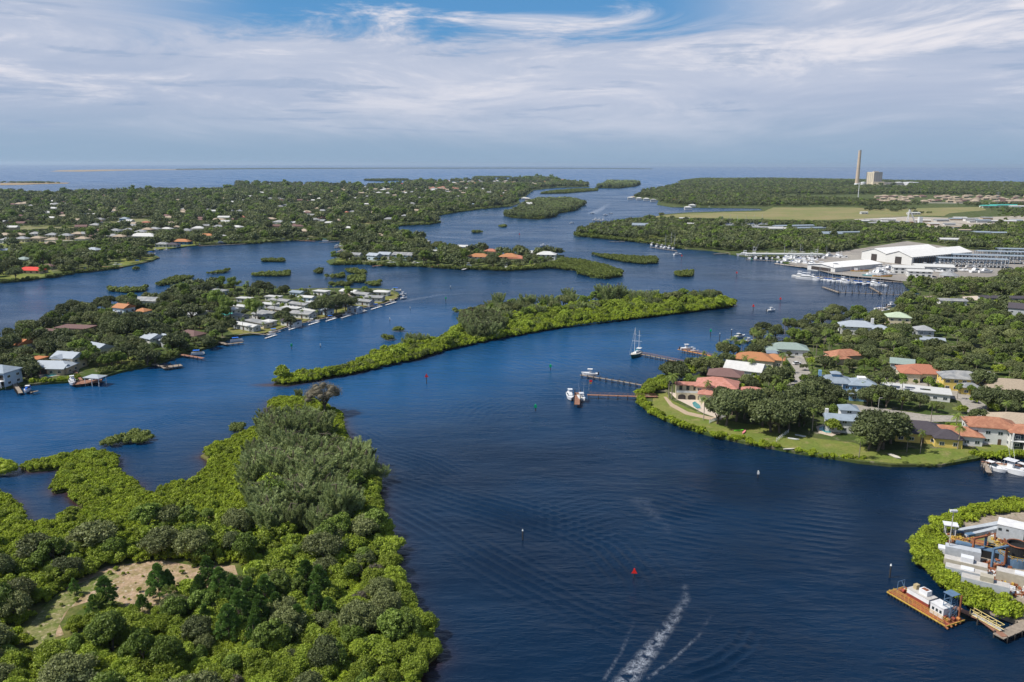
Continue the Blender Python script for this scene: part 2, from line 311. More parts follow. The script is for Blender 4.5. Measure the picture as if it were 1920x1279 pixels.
# ---------------------------------------------------------------- land
def land(name, poly, z, m, depth=2.0, kind='structure'):
    bm = bmesh.new(); top = [bm.verts.new((x, y, z)) for x, y in poly]; bot = [bm.verts.new((x, y, -depth)) for x, y in poly]; n = len(poly)
    f = bm.faces.new(top); f.normal_update()
    if f.normal.z < 0: f.normal_flip()
    for i in range(n): bm.faces.new((top[i], top[(i+1) % n], bot[(i+1) % n], bot[i]))
    bmesh.ops.triangulate(bm, faces=[f]); me = bpy.data.meshes.new(name); bm.to_mesh(me); bm.free(); me.materials.append(m)
    o = bpy.data.objects.new(name, me); COL.objects.link(o)
    if kind: o['kind'] = kind
    return o
def sheet(name, pts, z, m, kind='structure', zpix=None):
    return land(name, [P2(p[0], p[1], z) for p in pts], z, m, -z+.06, kind)
# land outlines traced from the photo: (px, py[, height of the canopy edge that hides the far bank])
LANDPX = {
'A': [(506,745,2),(540,739,3),(575,738,3),(640,775),(645,800),(655,820),(670,838),(700,874),(701,896),(712,920),(707,937),(716,959),(712,982),(725,998),(744,1032),(734,1062),(757,1107),(755,1130),(781,1157),(808,1210),(820,1232),(794,1254),(788,1279),(770,1400),(740,1600),
      (-700,1600),(-900,1100),(-400,930),(-150,890,3),(0,914,3),(27,925,3),(35,950,3),(52,971,3),(100,965,3),(135,950,2),(160,946,2),(135,938),(125,922),(104,926),(98,915,1),(120,880),(57,886),(40,879),(38,873,1),(112,845,3),(160,836,3),(200,840,3),(217,852,2),(215,872,2),(225,884,2),(257,900,2),(260,915,2),(277,916,3),(320,900,3),(357,892,3),(392,870,2),(389,855,2),(375,842,3),(400,825,3),(440,812,3),(480,792,3),(510,774,2),(503,758,2)],
'B': [(513,721),(538,724),(585,716),(630,706),(670,700),(705,687),(730,681),(780,675),(840,656),(880,646),(920,639),(960,631),(1000,624),(1040,617),(1102,603),(1196,598),(1269,588),(1332,581),(1372,576),(1378,569),(1360,557,4),(1310,550,5),(1220,553,6),(1150,557,6),(1040,566,6),(960,572,8),(905,580,8),(872,598,6),(850,612,5),(820,627,5),(790,632,4),(757,642,4),(735,646,4),(705,653,4),(688,662,4),(672,668,3),(668,676,3),(655,683,3),(609,691,3),(557,700,2),(520,712,1)],
'C': [(-260,790),(0,732),(27,727),(56,724),(87,721),(125,719),(196,708),(227,699),(287,687),(342,668),(375,658),(400,651),(415,643),(440,632),(497,627),(538,613),(580,602),(630,592),(682,577),(722,568),(745,560),(749,555),(747,551),(735,546),(713,543),(636,542),(574,543),(547,545),(480,540),(430,538),(380,529,7),(345,550,6),(300,556,3),(262,562,5),(208,561,8),(175,580),(160,592),(125,602),(90,612),(62,618),(45,625),(30,631),(0,641),(-300,690)],
'D': [(-700,560),(-200,540),(0,531),(37,528),(105,520),(140,513),(190,508),(225,503),(250,498),(282,491),(299,484),(294,481),(275,479),(272,472),(322,467),(350,463),(375,461),(425,458),(480,457),(517,453),(562,451),(640,451),(634,462),(643,470),(640,483),(620,488),(612,491),(620,497),(680,496),(730,500),(780,500),(855,505),(905,506),(955,508),(1000,505),(1035,503),(1080,508),(1083,515),(1102,513),(1107,521),(1135,523),(1167,517),(1168,508),(1135,496,4),(1095,488,4),(1052,486,3),(1058,480),(1048,473,4),(960,466,8),(890,460,8),(845,465,6),(815,458,6),(797,449,4),(785,442,6),(765,437,7),(738,433,7),(728,426),(757,423),(805,421),(827,417),(812,408),(822,405),(855,398),(905,392),(960,387),(975,381),(972,374),(985,369),(1000,357),(1042,352.5),(1105,351),(1105,349),(1060,341,5),(1027,336,6),(992,335,8),(955,337,8),(880,338,8),(815,340,7),(747,345,6),(742,349,6),(680,349,7),(605,347,7),(480,345,7),(442,345,4),(442,352,6),(425,357,8),(225,359,8),(120,362,8),(100,364,8),(0,359,8),(-700,359,8)],
'E': [(945,405),(960,409),(1010,412),(1040,407),(1049,400),(1075,396),(1097,384),(1092,378,6),(1067,372,6),(1010,373,6),(980,383,5),(972,392,4)],
'K': [(1010,364),(1060,363),(1120,358),(1121,354,3),(1080,354.5,3),(1030,358,4)],
'L': [(1115,353),(1160,353.5),(1190,350),(1201,346),(1190,342,6),(1140,342,6),(1130,349,5)],
'F': [(1176,371),(1205,374),(1235,376),(1232,384),(1260,389),(1295,389.5),(1360,390.5),(1425,391.5),(1432,395),(1360,397),(1290,399),(1240,403),(1228,408),(1205,414),(1150,420,6),(1138,427,5),(1095,432,4),(1075,438),(1080,443),(1135,448),(1210,456),(1250,463),(1268,466),(1335,471),(1372,478),(1410,484),(1448,486),(1470,494),(1500,500),(1527,505),(1560,512),(1600,516),(1650,522),(1690,527),(1700,540),(1727,552),(1700,560,3),(1692,566,4),(1665,580),(1640,596),(1600,592,6),(1575,592,7),(1545,592,7),(1520,602,6),(1500,610,5),(1480,622,5),(1440,636,4),(1400,648,3),(1380,662,3),(1345,680,3),(1310,690,4),(1285,699,4),(1250,712,4),(1215,726,3),(1196,738),(1194,755),(1217,775),(1248,790),(1280,803),(1311,813),(1342,821),(1400,834),(1454,844),(1500,853),(1562,862),(1611,870),(1671,876),(1766,876),(1833,864),(1850,858),(1920,860),(2300,872),(3000,900),(3400,420),(2600,353),(1920,345,5),(1740,341,5),(1590,338,4),(1440,335.5,4),(1310,336,4),(1270,339,3),(1278,345,4),(1250,354,7),(1205,360,7),(1187,366,5)],
'I': [(1920,944,3),(1895,946,3),(1845,955,3),(1800,962,3),(1745,982,3),(1730,996,2),(1722,1012),(1718,1024),(1732,1056),(1750,1080),(1780,1105),(1812,1135),(1850,1150),(1880,1162),(1907,1172),(1925,1190),(2400,1260),(2400,950),(2100,940)],
}
ISLETS = [ # px outline, label
([(1107,477),(1135,485),(1172,492),(1210,496),(1233,494),(1231,485),(1197,477,4),(1122,472,4)],'long low mangrove islet in midstream below the park shore, with open water all round'),
([(1264,512),(1270,519),(1295,520),(1299,511),(1285,505,3),(1270,506,3)],'small round mangrove islet alone in the wide river right of centre'),
([(203,541),(205,547),(240,550),(270,547),(275,540),(265,535,3),(215,538,3)],'flat mangrove islet nearest the big oak at the left peninsula'),
([(285,534),(300,537),(325,533),(355,525),(368,516),(360,514,3),(325,516,3),(300,526,3),(288,529,3)],'curved mangrove islet with a humped right half behind the left peninsula'),
([(387,512),(395,515),(425,512),(430,506),(425,503,3),(390,509,3)],'thin mangrove islet above the trailer park canal, right of the humped islet'),
([(471,514),(474,518),(510,519),(543,518),(542,511),(530,507,3),(500,508,3),(475,510,3)],'rectangular mangrove islet above the trailer park'),
([(491,489),(493,492),(533,492),(532,487),(520,485,2),(494,484,2)],'small flat mangrove islet farthest up the left bay'),
([(589,511),(594,514),(602,512),(605,506),(601,503,2),(594,505,2)],'tiny double mangrove tuft left of the islet cluster'),
([(610,519),(625,522),(645,521),(645,516),(630,513,3),(612,515,3)],'oval mangrove islet left of the islet cluster'),
([(651,507),(655,512),(680,516),(687,512),(682,505,3),(668,501,3),(654,502,3)],'top mangrove clump of the islet cluster above the trailer park point'),
([(650,526),(665,531),(683,530),(684,520),(678,513,3),(655,515,3)],'largest mangrove clump of the islet cluster above the trailer park point'),
([(614,533),(625,537),(650,537),(662,532),(652,526,3),(620,527,3)],'lower left mangrove clump of the islet cluster, touching the point'),
([(685,532),(695,537),(710,537),(714,530),(705,525,3),(688,526,3)],'round mangrove islet beside the tip of the trailer park point'),
([(851,583),(856,587),(870,587),(877,583),(873,577,3),(855,577,3)],'small mangrove islet just left of the long wooded island'),
([(732,618),(738,622),(757,622),(763,618),(758,613,3),(736,613,3)],'upper of two mangrove tufts beside the long wooded spit'),
([(720,635),(725,640),(732,638),(733,631,2),(724,629,2)],'lower, rounder of two mangrove tufts beside the long wooded spit'),
([(229,822),(236,831),(262,837),(280,830),(287,820),(284,810,2),(266,806,3),(243,810,2),(232,813,1)],'leafy mangrove islet with a grey back and bright front in the near left bay'),
([(190,832),(205,837),(219,832),(217,820,3),(200,818,3)],'dark mangrove tuft between the near islet and the mangrove lobe'),
([(-20,885),(10,892),(32,884),(30,868,3),(5,868,3)],'mangrove tuft at the left edge of the photo in the near bay'),
([(440,808),(447,812),(455,806),(448,801,1.5)],'tiny mangrove tuft off the near left shore'),
([(883,435),(892,438),(905,436),(900,431,3),(888,431,3)],'small dark islet in the upper channel, nearer of two'),
([(934,424),(940,427),(952,425),(948,420,3),(938,421,3)],'small dark islet in the upper channel, farther of two'),
([(248,504),(256,508),(264,505),(260,500,3),(251,500,3)],'small mangrove tuft off the point left of the bay'),
([(682,339),(715,340.5),(766,338.5),(764,336,3),(715,336,4),(684,337,3)],'flat green mangrove island in the gulf beyond the far suburb'),
]
build_order = list(LANDPX)
for k in build_order: LANDS[k] = ground_poly(LANDPX[k])
def groundmat(key, a, b, c, s=.05):
    m = bpy.data.materials.new(key); m.use_nodes = True; nt = m.node_tree; N = nt.nodes; L = nt.links; bs = N['Principled BSDF']; bs.inputs['Roughness'].default_value = .95; bs.inputs['Specular IOR Level'].default_value = .1
    tc = N.new('ShaderNodeTexCoord')
    def nz(sc, d): 
        n = N.new('ShaderNodeTexNoise'); n.inputs['Scale'].default_value = sc; n.inputs['Detail'].default_value = d; n.inputs['Roughness'].default_value = .65; L.new(tc.outputs['Object'], n.inputs['Vector']); return n.outputs[0]
    def mx(f, lo, hi, x, y):
        r = N.new('ShaderNodeMapRange'); r.inputs[1].default_value = lo; r.inputs[2].default_value = hi; L.new(f, r.inputs[0])
        q = N.new('ShaderNodeMix'); q.data_type = 'RGBA'; L.new(r.outputs[0], q.inputs[0])
        for v, i in ((x, 6), (y, 7)):
            if isinstance(v, tuple): q.inputs[i].default_value = (*v, 1)
            else: L.new(v, q.inputs[i])
        return q.outputs[2]
    c1 = mx(nz(s, 6), .42, .58, a, b); c2 = mx(nz(s*3.1, 6), .55, .68, c1, c); L.new(mx(nz(2.5, 5), .3, .7, c2, tuple(x*.7 for x in a)), N.new('ShaderNodeMix').inputs[0]) if 0 else None
    n = nz(1.4, 6); r = N.new('ShaderNodeMapRange'); r.inputs[1].default_value = .3; r.inputs[2].default_value = .7; r.inputs[3].default_value = .7; r.inputs[4].default_value = 1.2; L.new(n, r.inputs[0])
    v = N.new('ShaderNodeVectorMath'); v.operation = 'SCALE'; L.new(c2, v.inputs[0]); L.new(r.outputs[0], v.inputs[3]); L.new(v.outputs[0], bs.inputs['Base Color'])
    MATS[key] = m; return m
g_sub = groundmat('suburb ground', (.055, .085, .02), (.085, .10, .035), (.22, .19, .14))
g_scrub = groundmat('scrub ground', (.07, .10, .02), (.15, .14, .05), (.10, .12, .03), .12)
g_mud = groundmat('mangrove mud', (.03, .035, .015), (.04, .05, .015), (.05, .05, .02), .2)
g_yard = groundmat('yard ground', (.27, .22, .17), (.34, .29, .23), (.13, .14, .06), .25)
g_far = groundmat('far ground', (.07, .10, .03), (.10, .12, .04), (.24, .21, .15), .02)
g_lawn = groundmat('lawn grass', (.13, .17, .035), (.18, .19, .05), (.24, .21, .09), .07)
g_field = groundmat('meadow grass', (.24, .215, .10), (.185, .195, .075), (.27, .20, .12), .012)
g_sand = groundmat('bare sand', (.38, .27, .18), (.24, .19, .09), (.46, .38, .30), .4)
g_road = groundmat('road paving', (.30, .28, .25), (.34, .31, .27), (.24, .23, .21), .1)
g_asph = groundmat('asphalt paving', (.10, .10, .10), (.13, .13, .12), (.2, .19, .18), .1)
m_patio = g_patio = mat('pale patio paving', (.52, .44, .36), .8, nscale=1.2)
for k, nm, z, m in (('A', 'scrub_ground', .5, g_scrub), ('B', 'island_ground', .3, g_mud), ('C', 'peninsula_ground', 1.0, g_sub), ('D', 'suburb_ground', 1.0, g_far), ('E', 'mangrove_ground', .3, g_mud), ('K', 'mangrove_bar_ground', .3, g_mud), ('L', 'channel_island_ground', .3, g_mud), ('F', 'mainland_ground', 1.0, g_sub), ('I', 'yard_ground', 1.0, g_yard)):
    land(nm, LANDS[k], z, m)
build_water()
# sheets lying on the land
GX = .03
sheet('sand_clearing', [(75,1160),(120,1100),(200,1062),(300,1050),(370,1062),(440,1060),(448,1085),(400,1100),(330,1110),(300,1150),(255,1160),(230,1130),(190,1120),(130,1140),(100,1190),(80,1200)], .53, g_sand)
sheet('scrub_grass', [(50,1180),(90,1130),(120,1105),(160,1090),(205,1070),(225,1080),(180,1105),(150,1120),(120,1150),(105,1185),(100,1230),(60,1240)], .56, groundmat('scrub grass', (.12,.15,.035), (.20,.19,.08), (.40,.32,.22), .35))
sheet('sand_patch', [(60,1165),(105,1155),(120,1190),(75,1205)], .545, g_sand)
sheet('lawn', [(1258,750),(1290,765),(1330,782),(1400,795),(1450,800),(1530,822),(1600,830),(1650,845),(1820,838),(1835,850),(1766,870),(1671,868),(1611,862),(1562,854),(1500,844),(1454,836),(1400,826),(1342,813),(1311,804),(1280,793),(1248,779),(1222,764),(1226,738),(1250,736)], 1.03, g_lawn)
sheet('lawn', [(1825,832),(1925,826),(2100,830),(2100,862),(1925,856),(1845,856)], 1.045, g_lawn)
sheet('path', [(1244,744),(1249,744),(1262,757),(1290,772),(1335,782),(1356,782),(1352,788),(1330,787),(1285,777),(1256,761)], 1.06, mat('tan footpath', (.42, .32, .22), .85, nscale=1))
sheet('patio', [(1255,735),(1310,745),(1345,772),(1352,786),(1320,775),(1296,762),(1268,748)], 1.075, g_patio)
sheet('peninsula_lawn', [(340,620),(420,612),(437,626),(497,624),(538,611),(580,600),(630,590),(682,575),(722,566),(743,559),(746,552),(732,547),(715,545),(716,553),(690,562),(630,580),(560,594),(500,612),(440,617),(415,605)], 1.03, groundmat('trailer park lawn', (.16, .17, .045), (.19, .18, .06), (.22, .19, .09), .1))
sheet('peninsula_lawn', [(134,700),(180,690),(230,683),(265,675),(262,668),(190,674),(140,688)], 1.045, g_lawn)
sheet('trailer_park_road', [(430,606),(470,592),(560,572),(640,556),(700,548),(704,551),(650,561),(565,579),(478,599),(436,612)], 1.06, g_asph)
sheet('shore_lawn', [(0,528),(60,522),(103,515),(95,506),(60,503),(0,508)], 1.03, g_lawn)
sheet('shore_lawn', [(224,499),(280,488),(288,482),(255,481),(228,486)], 1.045, g_lawn)
sheet('shore_lawn', [(275,470),(318,465),(350,461),(375,458),(370,451),(320,455),(280,460)], 1.06, g_lawn)
sheet('suburb_lawn', [(0,455),(100,450),(180,449),(180,455),(60,462),(0,462)], 1.075, g_lawn)
sheet('pond', [(-40,475),(12,474),(15,466),(-40,465)], 1.09, mat('pond water', (.03, .08, .2), .1, .5))
sheet('meadow', [(672,424),(700,426),(715,421),(712,416),(680,416)], 1.03, g_field)
sheet('point_lawn', [(628,490),(680,493),(672,488),(640,483)], 1.03, g_lawn)
sheet('point_lawn', [(905,503),(960,505),(1033,500),(1040,494),(1000,496),(905,497)], 1.045, g_lawn)
sheet('meadow', [(1190,412),(1240,404),(1290,400.5),(1360,398),(1432,396.5),(1450,389),(1600,389),(1640,392),(1840,388),(1850,394),(1780,400),(1770,405),(1700,405),(1600,411),(1500,414),(1400,412),(1300,410),(1230,411)], 1.03, g_field)
sheet('park_lawn', [(1195,452),(1260,458),(1270,450),(1220,441),(1195,445)], 1.045, g_lawn)
sheet('yard_paving', [(1600,411),(1700,406),(1800,409),(1930,404),(2000,412),(1930,424),(1830,425),(1760,432),(1700,420),(1620,418)], 1.045, groundmat('pale gravel lot', (.42, .37, .30), (.36, .33, .29), (.2, .17, .13), .01))
sheet('marina_paving', [(1532,506),(1560,513),(1600,518),(1655,523),(1690,527),(1770,529),(1850,520),(1950,506),(1950,487),(1860,474),(1700,452),(1620,465),(1545,476),(1500,482),(1478,495)], 1.06, groundmat('marina lot', (.24, .22, .20), (.30, .28, .25), (.38, .34, .29), .02))
sheet('street', [(1440,735),(1490,760),(1560,752),(1650,765),(1740,778),(1830,780),(1840,790),(1740,791),(1640,782),(1560,768),(1480,772),(1425,742)], 1.06, g_road)
sheet('driveway', [(1475,672),(1505,665),(1520,700),(1500,728),(1470,742),(1455,735),(1485,715),(1492,695)], 1.075, g_road)
sheet('street', [(1620,715),(1650,706),(1720,712),(1800,730),(1850,760),(1860,792),(1825,788),(1800,752),(1720,728),(1640,722)], 1.09, g_road)
sheet('turning_circle_grass', [(1785,764),(1800,761),(1815,763),(1817,767),(1803,770),(1787,769)], 1.105, g_lawn)
sheet('sand_lot', [(1795,557),(1855,553),(1862,561),(1800,565)], 1.045, g_patio)
# far bars and barrier islands
for nm, pts, m in (('sand_bar', [(0,347.5),(40,347),(75,345.5),(125,344.5),(132,343),(90,342.5),(0,343.5)], g_sand), ('sand_bar', [(95,321.5),(150,322),(250,319.5),(400,318.3),(400,317.4),(200,318),(110,319.5)], g_sand),
                  ('barrier_island', [(330,318.3),(480,317.2),(700,316.2),(960,316),(1150,316.6),(1222,317.2),(1222,316.5),(1150,315.4),(960,314.6),(700,314.8),(480,315.6),(330,317)], g_mud), ('mangrove_bar', [(892,333),(935,333.5),(960,333),(960,331.8),(890,331.8)], g_mud)):
    land(nm, ground_poly(pts), .8, m)

for q in ([(215,410),(262,409),(290,414),(300,420),(240,421),(200,418)], [(0,424),(90,423),(160,426),(160,430),(60,431),(0,432)], [(640,360),(700,359),(720,362),(660,364)], [(540,379),(575,378),(580,382),(545,383)]): sheet('suburb_clearing', q, 1.12, groundmat('pale suburb ground %d' % q[0][0], (.20, .19, .10), (.15, .17, .05), (.32, .28, .22), .03))
for q in ([(146,390),(150,390),(158,404),(150,405)], [(0,452.5),(190,449.5),(190,450.7),(0,454)], [(60,412),(300,404),(300,405.2),(60,413.4)], [(400,372),(640,366),(640,366.8),(400,373)], [(480,392),(780,386),(780,387),(480,393.2)], [(1640,379),(1925,381),(1925,382.4),(1640,380.2)]): sheet('suburb_road', q, 1.14, g_road)
# ---------------------------------------------------------------- trees: leaf clumps around limbs, a few models of every kind
ICO = {}
def ico(sub):
    if sub not in ICO:
        bm = bmesh.new(); bmesh.ops.create_icosphere(bm, subdivisions=sub, radius=1); v = np.array([x.co[:] for x in bm.verts]); f = np.array([[x.index for x in q.verts] for q in bm.faces]); bm.free(); ICO[sub] = (v, f)
    return ICO[sub]
def unit(n, r, up=0.0):
    v = r.normal(size=(n, 3)); v[:, 2] += up; return v/np.linalg.norm(v, axis=1)[:, None]
def quads_at(p, nrm, size, aspect, r, axis_=None):
    n = len(p); a = r.normal(size=(n, 3)) if axis_ is None else axis_+r.normal(size=(n, 3))*.25
    u = np.cross(nrm, a); u /= np.linalg.norm(u, axis=1)[:, None]+1e-9; w = np.cross(nrm, u)
    s = (size*r.uniform(.6, 1.3, n))[:, None]; t = s*aspect
    co = np.stack([p-w*s, p-u*t+nrm*t*.15, p+w*s, p+u*t+nrm*t*.15], 1).reshape(-1, 3)
    return co, np.arange(4*n).reshape(-1, 4)
class Crown:
    def __init__(s, seed): s.r = np.random.default_rng(seed); s.co = []; s.q = []; s.t = []; s.n = 0; s.tc = []
    def put_(s, co, q, t):
        s.co.append(co); s.q.append(q+s.n); s.n += len(co); s.tc.append(np.repeat(t, 1) if len(t) == len(co) else np.repeat(t, len(co)//max(len(t), 1)))
    def clumps(s, C, rad, n, size, aspect=.55, up=.35, jit=.55, core=.8, sub=1):
        C = np.asarray(C, float); rad = np.asarray(rad, float); k = s.r.choice(len(C), n, p=rad**2/np.sum(rad**2))
        d = unit(n, s.r, up); p = C[k]+d*(rad[k]*(.62+.55*s.r.uniform(0, 1, n)**.8+.16*s.r.exponential(.5, n)))[:, None]*np.array([1, 1, .85])
        nn = d+s.r.normal(size=(n, 3))*jit; nn /= np.linalg.norm(nn, axis=1)[:, None]
        co, q = quads_at(p, nn, size, aspect, s.r); s.put_(co, q, s.r.uniform(0, 1, n))
        if core:
            v, f = ico(sub)
            for c, ra in zip(C, rad):
                vv = c+v*(ra*core*s.r.uniform(.85, 1.1, len(v)))[:, None]*np.array([1, 1, .85]); ff = np.concatenate([f, f[:, 2:3]], 1)
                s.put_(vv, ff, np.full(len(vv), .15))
    def arrays(s):
        return np.concatenate(s.co), np.concatenate(s.q), np.concatenate(s.tc)
    def mesh(s, name, m):
        co, q, t = s.arrays(); tri = q[:, 2] == q[:, 3]
        me = bpy.data.meshes.new(name); fast_mesh(me, co, q[~tri], q[tri][:, :3]); me.materials.append(m)
        me.attributes.new('tint', 'FLOAT', 'POINT').data.foreach_set('value', t.astype(np.float32)); return me
LM = dict(
 oak=leafmat('live oak leaves', (.120, .145, .056), (.168, .190, .070), .22), oakd=leafmat('dark oak leaves', (.070, .092, .038), (.112, .136, .050), .2),
 bush=leafmat('shrub leaves', (.185, .265, .030), (.285, .360, .042), .28), mang=leafmat('mangrove leaves', (.205, .285, .020), (.295, .365, .028), .3, .28),
 mangd=leafmat('far mangrove leaves', (.110, .150, .034), (.155, .190, .040), .25), pine=leafmat('slash pine needles', (.115, .205, .045), (.165, .275, .060), .15, .35),
 cas=leafmat('casuarina needles', (.260, .320, .130), (.310, .370, .155), .42, .3), casb=leafmat('dry casuarina needles', (.150, .135, .090), (.185, .165, .115), .3, .3), palm=leafmat('palm fronds', (.110,.170,.035), (.170,.225,.045), .3, .3), grn=leafmat('bright tree leaves', (.115, .180, .034), (.175, .245, .044), .28))
bark = mat('grey bark', (.16, .13, .10), .9, .1, .3, 3); barkl = mat('pale palm bark', (.30, .26, .21), .9, .1, .2, 3)
def trunk_mesh(name, h, r, limbs, seed, m=bark, bend=.06):
    q = random.Random(seed); mb = MB(); p = Vector((0, 0, -.4)); pts = [p.copy()]
    for i in range(4): p = p+Vector((q.uniform(-bend, bend)*h, q.uniform(-bend, bend)*h, h/4)); pts.append(p.copy())
    for i in range(4): mb.tube(pts[i], pts[i+1], r*(1-.16*i), r*(1-.16*(i+1)), 6, False)
    for (x, y, z) in limbs:
        b = pts[q.choice((2, 3, 4))]; mid = b.lerp(Vector((x, y, z)), .5)+Vector((0, 0, .12*h)); mb.tube(b, mid, r*.5, r*.32, 5, False); mb.tube(mid, (x, y, z), r*.32, r*.1, 5, False)
    return mb.mesh(name, m, True)
# unit models: real metres for a reference height; LOD 0 near .. 2 far
def dome(seed, R_, hgt, n, base=.42, k=(.26, .40)):
    if n <= 9: k = (max(k[0], .34), max(k[1], .5))
    r = np.random.default_rng(seed); C = []; rad = []
    for i in range(n):
        a = r.uniform(0, 2*np.pi); q = np.sqrt(r.uniform(0, 1)); ph = q*.92; x, y = np.cos(a)*R_*ph*.8, np.sin(a)*R_*ph*.8
        z = hgt*(base+(1-base)*np.sqrt(max(0, 1-ph**2*.9))*r.uniform(.72, .95)); ra = R_*r.uniform(*k)
        C.append((x, y, z-ra*.45)); rad.append(ra)
    return np.array(C), np.array(rad)
def make_model(kind, seed, lod):
    """(crown mesh, trunk mesh or None, height, radius)"""
    c = Crown(seed*7+lod); r = c.r
    nl = lambda a, b, d: (a, b, d)[lod]
    if kind in ('oak', 'oakd'):
        R_, h = 5.6, 9.0; C, rad = dome(seed, R_, h, nl(46, 32, 9), .34, (.12, .32) if lod < 2 else (.36, .52))
        c.clumps(C, rad, nl(6000, 2600, 240), nl(.28, .40, 1.0), .6, .3, .95, .74, 1 if lod == 2 else 2)
        tr = trunk_mesh('trunk', h*.42, .42, [tuple(x-[0, 0, y*.5]) for x, y in zip(C[:7], rad[:7])], seed) if lod < 2 else None
    elif kind == 'grn':
        R_, h = 3.9, 9.5; C, rad = dome(seed, R_, h, nl(36, 26, 8), .28, (.14, .34))
        c.clumps(C, rad, nl(5000, 2200, 220), nl(.28, .38, .9), .6, .3, .9, .74, 1 if lod == 2 else 2)
        tr = trunk_mesh('trunk', h*.5, .26, [tuple(x-[0, 0, y*.5]) for x, y in zip(C[:6], rad[:6])], seed) if lod < 2 else None
    elif kind == 'tall':    # open flat-topped pine standing among the houses
        R_, h = 5.2, 14; a = r.uniform(0, 6.28, 13); q = np.sqrt(r.uniform(0, 1, 13)); C = np.stack([np.cos(a)*q*R_*.85, np.sin(a)*q*R_*.85, h*r.uniform(.60, .93, 13)-q*1.6], 1); rad = R_*r.uniform(.24, .38, 13)
        c.clumps(C, rad, nl(3600, 2200, 260), nl(.26, .34, .9), .5, .3, .6, .82, 2)
        tr = trunk_mesh('trunk', h*.62, .34, [tuple(x) for x in C[:9]], seed)
    elif kind in ('mang', 'mangd'):
        R_, h = 1.9, 2.9; C, rad = dome(seed, R_, h, nl(16, 10, 5), .22, (.22, .48)); c.clumps(C, rad, nl(1300, 460, 80), nl(.17, .27, .6), .6, .35, .8, .8, 2 if lod < 2 else 1); tr = None
    elif kind == 'bush':
        R_, h = 3.2, 5.4; C, rad = dome(seed, R_, h, nl(40, 26, 7), .18, (.13, .36)); c.clumps(C, rad, nl(5200, 2000, 180), nl(.22, .32, .8), .6, .3, .95, .72, 2); tr = trunk_mesh('trunk', h*.5, .16, [tuple(x-[0, 0, y*.5]) for x, y in zip(C[:5], rad[:5])], seed) if lod < 2 else None
    elif kind == 'pine':   # rosettes of needles at the ends of whorled branches
        h = 9.0; R_ = 2.9; tips = []
        for i in range(95):
            t = r.uniform(.12, 1) ; a = r.uniform(0, 6.28); q = R_*(1.0-.86*t**1.7)*r.uniform(.55, 1.0); tips.append((np.cos(a)*q, np.sin(a)*q, h*(.14+.84*t)))
        tips.append((0, 0, h)); tips = np.array(tips); n = nl(62, 30, 8)
        ax = np.repeat(tips/np.array([R_*1.2, R_*1.2, h*.7])[None]*np.array([1, 1, .6]), n, 0); d = unit(len(ax), r)*.9+ax*1.0+np.array([0, 0, .35]); d /= np.linalg.norm(d, axis=1)[:, None]
        p = np.repeat(tips, n, 0)+d*.32; nn = np.cross(d, r.normal(size=d.shape)); nn /= np.linalg.norm(nn, axis=1)[:, None]
        u = np.cross(nn, d); s = nl(.42, .46, .9); wd = nl(.055, .085, .3)
        co = np.stack([p-d*s*.6-u*wd*.4, p+d*s-u*wd, p+d*s+u*wd, p-d*s*.6+u*wd*.4], 1).reshape(-1, 3); c.put_(co, np.arange(len(co)).reshape(-1, 4), r.uniform(.2, 1, len(p)))
        c.clumps(tips*np.array([.8, .8, .97])-[0, 0, .15], np.full(len(tips), .36), nl(900, 500, 60), .2, .5, 0, .8, .95, 1); tr = trunk_mesh('trunk', h*.9, .17, [tuple(x) for x in tips[:22]], seed, bend=.012)
    elif kind in ('cas', 'casb'):   # many soft upright plumes
        h = 11.0; R_ = 2.8; k = nl(46, 34, 12); P = []; D = []
        for i in range(k):
            a = r.uniform(0, 6.28); q = R_*np.sqrt(r.uniform(0, 1)); z0 = r.uniform(.06, .55)*h; ln = (h-z0)*r.uniform(.35, .75)*(1-.45*q/R_)+1.2
            ax = np.array([np.cos(a)*q*.22, np.sin(a)*q*.22, 1.0])+r.normal(size=3)*.10; ax /= np.linalg.norm(ax); m = nl(150, 70, 16); t = r.uniform(0, 1, m)**.8
            b = np.array([np.cos(a)*q, np.sin(a)*q, z0]); wd = .85*(1-t)**.7+.06; dd = unit(m, r); dd[:, 2] *= .25; P.append(b+ax*(t*ln)[:, None]+dd*wd[:, None]); v = dd*.55+ax*1.0+np.array([.12, 0, 0])+r.normal(size=(m, 3))*.22; D.append(v/np.linalg.norm(v, axis=1)[:, None])
        P = np.concatenate(P); D = np.concatenate(D); nn = np.cross(D, r.normal(size=D.shape)); nn /= np.linalg.norm(nn, axis=1)[:, None]; u = np.cross(nn, D); s = nl(.40, .55, 1.2); wd = nl(.075, .13, .45)
        co = np.stack([P-D*s*.6-u*wd, P+D*s-u*wd*.3, P+D*s+u*wd*.3, P-D*s*.6+u*wd], 1).reshape(-1, 3); c.put_(co, np.arange(len(co)).reshape(-1, 4), r.uniform(0, 1, len(P)))
        a = r.uniform(0, 6.28, 9); q = np.sqrt(r.uniform(0, 1, 9))*R_*.45; c.clumps(np.stack([np.cos(a)*q, np.sin(a)*q, r.uniform(.15, .62, 9)*h], 1), np.full(9, .95), nl(500, 260, 30), .3, .4, 0, .8, .95, 1)
        tr = trunk_mesh('trunk', h*.86, .2, [tuple(x) for x in P[::max(1, len(P)//8)][:8]], seed, bend=.02)
    elif kind == 'bare':   # big twiggy grey-brown crown
        R_, h = 6.2, 11.5; C, rad = dome(seed, R_, h, 30, .22, (.2, .32)); c.clumps(C, rad, 6500, .15, .38, .1, 1.0, .62, 2)
        tr = trunk_mesh('trunk', h*.5, .42, [tuple(x) for x in C], seed)
    elif kind == 'palm':
        h = 8.5; R_ = 2.1; nf = nl(20, 18, 9); P = []; D = []; 
